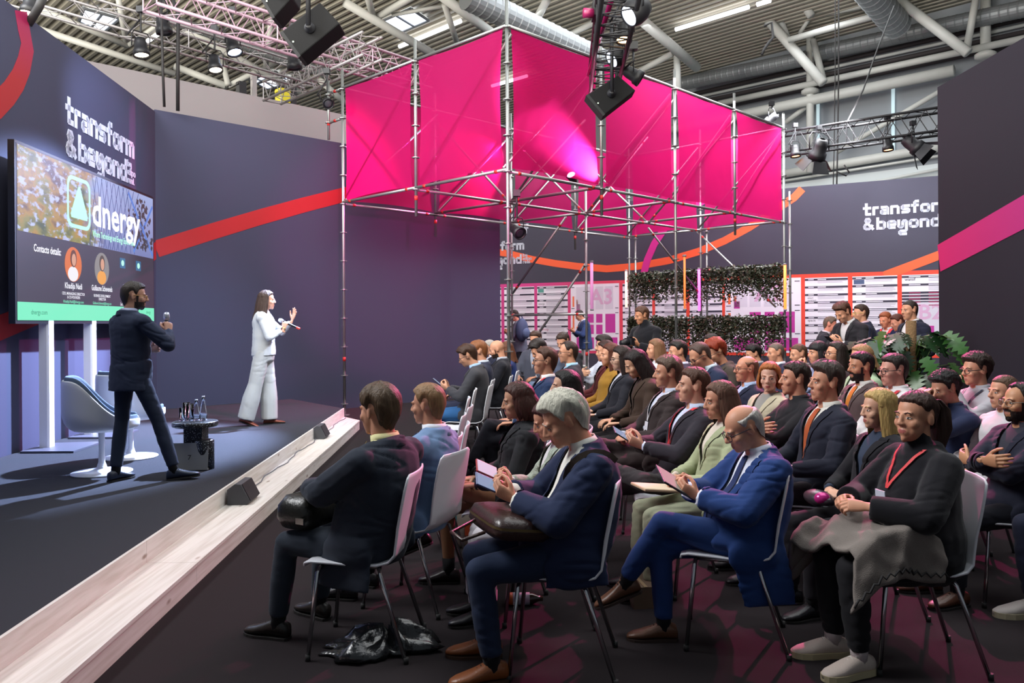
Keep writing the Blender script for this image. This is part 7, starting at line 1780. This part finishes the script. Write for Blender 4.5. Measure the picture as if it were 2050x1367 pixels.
for z, w, d_ in ((0.0, 0.30, 0.14), (0.03, 0.34, 0.18), (0.2, 0.34, 0.16), (0.30, 0.30, 0.08), (0.32, 0.28, 0.05)):
    rows.append([Vector((w / 2 * math.copysign(abs(math.cos(a)) ** 0.5, math.cos(a)), d_ / 2 * math.copysign(abs(math.sin(a)) ** 0.6, math.sin(a)) + 0.01 * mnoise.noise((a * 2, z * 8, 5)), z)) for a in [2 * math.pi * i / 32 for i in range(32)]])
b.rings(rows); b.obj('bag_body', mat('tote_cream', '#a3998c', rough=0.9, bump=0.2, scale=200), tote, smooth=True)
for x in (-0.10, 0.10): b = MB(); b.ribbon([Vector((x, -0.085, 0.02)), Vector((x, -0.095, 0.20)), Vector((x * 0.9, -0.05, 0.33)), Vector((x * 0.6, -0.03, 0.44)), Vector((x * 0.2, -0.02, 0.46))], 0.03, (0, -1, 0), 0.004); b.obj('strap', mat('tote_teal', '#1f6a70', rough=0.8), tote, smooth=True)
b = MB(); b.box((0.02, -0.093, 0.13), (0.09, 0.004, 0.08)); b.obj('label_patch', mat('tote_orange', '#c4562a', rough=0.8), tote)
bt = on_z(1048, 1210, 0); b = MB(); bo = empty('juice_bottle', bt + Vector((0, 0, 0.034)), 0, 'small bottle with orange label lying under the seats', 'bottle')
b.tube([(-0.09, 0, 0), (-0.08, 0, 0), (0.05, 0, 0), (0.085, 0, 0), (0.11, 0, 0)], [0.024, 0.033, 0.033, 0.016, 0.014], 18); b.obj('bottle_body', mat('bottle_dark', '#2b1c14', rough=0.15, spec=0.6), bo, smooth=True)
b = MB(); b.tube([(-0.06, 0, 0), (0.035, 0, 0)], 0.0342, 18, caps=False); b.obj('label_band', mat('bottle_label', '#a9a4b4', rough=0.5), bo, smooth=True); b = MB(); b.tube([(-0.092, 0, 0), (-0.06, 0, 0)], 0.0345, 18); b.obj('orange_band', mat('bottle_orange', '#b5561a', rough=0.5), bo, smooth=True)
pb2 = on_z(1285, 1215, 0); b = MB(); b.box((pb2.x, pb2.y + 0.1, 0.06), (0.14, 0.26, 0.12), Matrix.Rotation(0.15, 3, 'Z')); bx = b.obj('cardboard_box', mat('cardboard', '#5c4a3a', rough=0.9, var=0.1, scale=20)); tag(bx, 'brown cardboard box on the floor beside the feet of the man in blue', 'box')
b = MB(); b.box((pb2.x, pb2.y + 0.1, 0.121), (0.02, 0.262, 0.003), Matrix.Rotation(0.15, 3, 'Z')); b.obj('tape_strip', mat('tape_tan', '#8a7458', rough=0.4), bx)
# blue backpack carried at the back of the aisle
bk = empty('backpack', at(1045, 660, 19.2), R(60), 'blue-grey backpack hanging on the arm of a person behind the pole', 'bag')
b = MB(); b.ellipsoid((0, 0, 0), (0.20, 0.14, 0.28), 20, 14); b.obj('bag_body', mat('backpack_blue', '#3c4a6a', rough=0.8), bk, smooth=True); b = MB(); b.ellipsoid((0, -0.10, -0.08), (0.15, 0.09, 0.14), 16, 10); b.obj('pocket', mat('backpack_blue2', '#4a5a7c', rough=0.8), bk, smooth=True); b = MB(); b.tube([(-0.1, 0, 0.2), (-0.05, 0.05, 0.36), (0.05, 0.05, 0.36), (0.1, 0, 0.2)], 0.015, 8); b.obj('strap', mat('backpack_blue', '#3c4a6a'), bk, smooth=True)
# white counter at which the guests stand
ctr = at(1768, 760, 11.3); b = MB(); b.box((ctr.x, 11.3, 0.50), (0.5, 0.4, 1.0)); co = b.obj('counter', mat('counter_white', '#c9c5ca', rough=0.5)); tag(co, 'white counter where the guests in the back lean', 'counter'); b = MB(); b.box((ctr.x, 11.3, 1.015), (0.6, 0.5, 0.03)); b.obj('counter_top', mat('counter_top', '#d8d6da', rough=0.35), co)

# ------------------------------------------------------------------ monstera with moss pole
mp_ = at(1824, 700, 8.4); pl = empty('monstera_plant', Vector((mp_.x, mp_.y, 0)), 0, 'large monstera with a mossy pole between the seats and the dark wall', 'plant')
b = MB(); b.lathe([(0.16, 0.0), (0.20, 0.02), (0.24, 0.36), (0.22, 0.37), (0.21, 0.33), (0.01, 0.32)], (0, 0, 0), 28); b.obj('pot', mat('pot_dark', '#3a383c', rough=0.6), pl, smooth=True)
b = MB(); b.tube([(0, 0, 0.3), (0, 0, 0.8), (0.0, 0, 1.30), (0.0, 0.0, 1.595)], [0.05, 0.052, 0.054, 0.052], 16); b.obj('moss_pole', mat('moss_coir', '#6b5236', rough=1.0, bump=1.0, scale=70, var=0.35), pl, smooth=True)
def leaf_mesh():
    out = [(0, 0)]; right = []
    for k in range(13):
        t = k / 12; w = 0.42 * math.sin(math.pi * min(1, t * 0.92 + 0.10)) ** 0.75 * (1 - 0.25 * t); right.append((w, t * 0.95 - 0.10 * (1 - t)))
    pts = []
    for k, (w, y) in enumerate(right):
        if 2 <= k <= 10 and k % 2 == 0: pts.append((w * 0.42, y - 0.01))
        else: pts.append((w, y))
    b = MB(); n = len(pts); vs = []; fs = []
    for sgn in (1, -1):
        base = len(vs)
        for (w, y) in pts: vs.append((0, y, -0.10 * y * y)); vs.append((sgn * w, y, 0.10 * w - 0.16 * y * y - 0.18 * w * w))
        for k in range(n - 1):
            f = (base + 2 * k, base + 2 * k + 1, base + 2 * k + 3, base + 2 * k + 2); fs.append(f if sgn > 0 else tuple(reversed(f)))
    b.add(vs, fs); return b.mesh('leaf', [])
lf = [leaf_mesh() for _ in range(2)]; lf[0].materials.append(mat('leaf_green', '#2b5220', rough=0.35, var=0.25, scale=3, spec=0.5)); lf[1].materials.append(mat('leaf_dark_green', '#173018', rough=0.35, var=0.2, scale=3, spec=0.5))
stems = MB()
for k in range(78):
    a = rnd.uniform(0, 2 * math.pi) if k > 22 else math.pi * rnd.uniform(0.75, 1.25)
    z = rnd.uniform(0.62, 1.46) if k > 22 else rnd.uniform(1.16, 1.46); rad = (0.16 + 0.40 * rnd.random()) * (1.0 if z < 1.25 else 0.8) if k > 22 else rnd.uniform(0.22, 0.62)
    x, y = math.cos(a) * rad, math.sin(a) * rad * 0.75
    if y > 0.25: y *= 0.5
    o = link('leaf', lf[k % 2], pl); o.location = (x, y, z); s = rnd.uniform(0.20, 0.33); o.scale = (s, s, s)
    o.rotation_euler = (R(rnd.uniform(-65, -5)), R(rnd.uniform(-35, 35)), math.atan2(-x, y - 0.25) + rnd.uniform(-0.6, 0.6))
    stems.tube([(0, 0, max(0.3, z - 0.35 - rad * 0.3)), (x * 0.5, y * 0.5, z - 0.03), (x, y, z)], 0.007, 6)
stems.obj('stem', mat('stem_green', '#39521f', rough=0.5), pl, smooth=True)['kind'] = 'stuff'
bpy.data.scenes.remove(TMP)
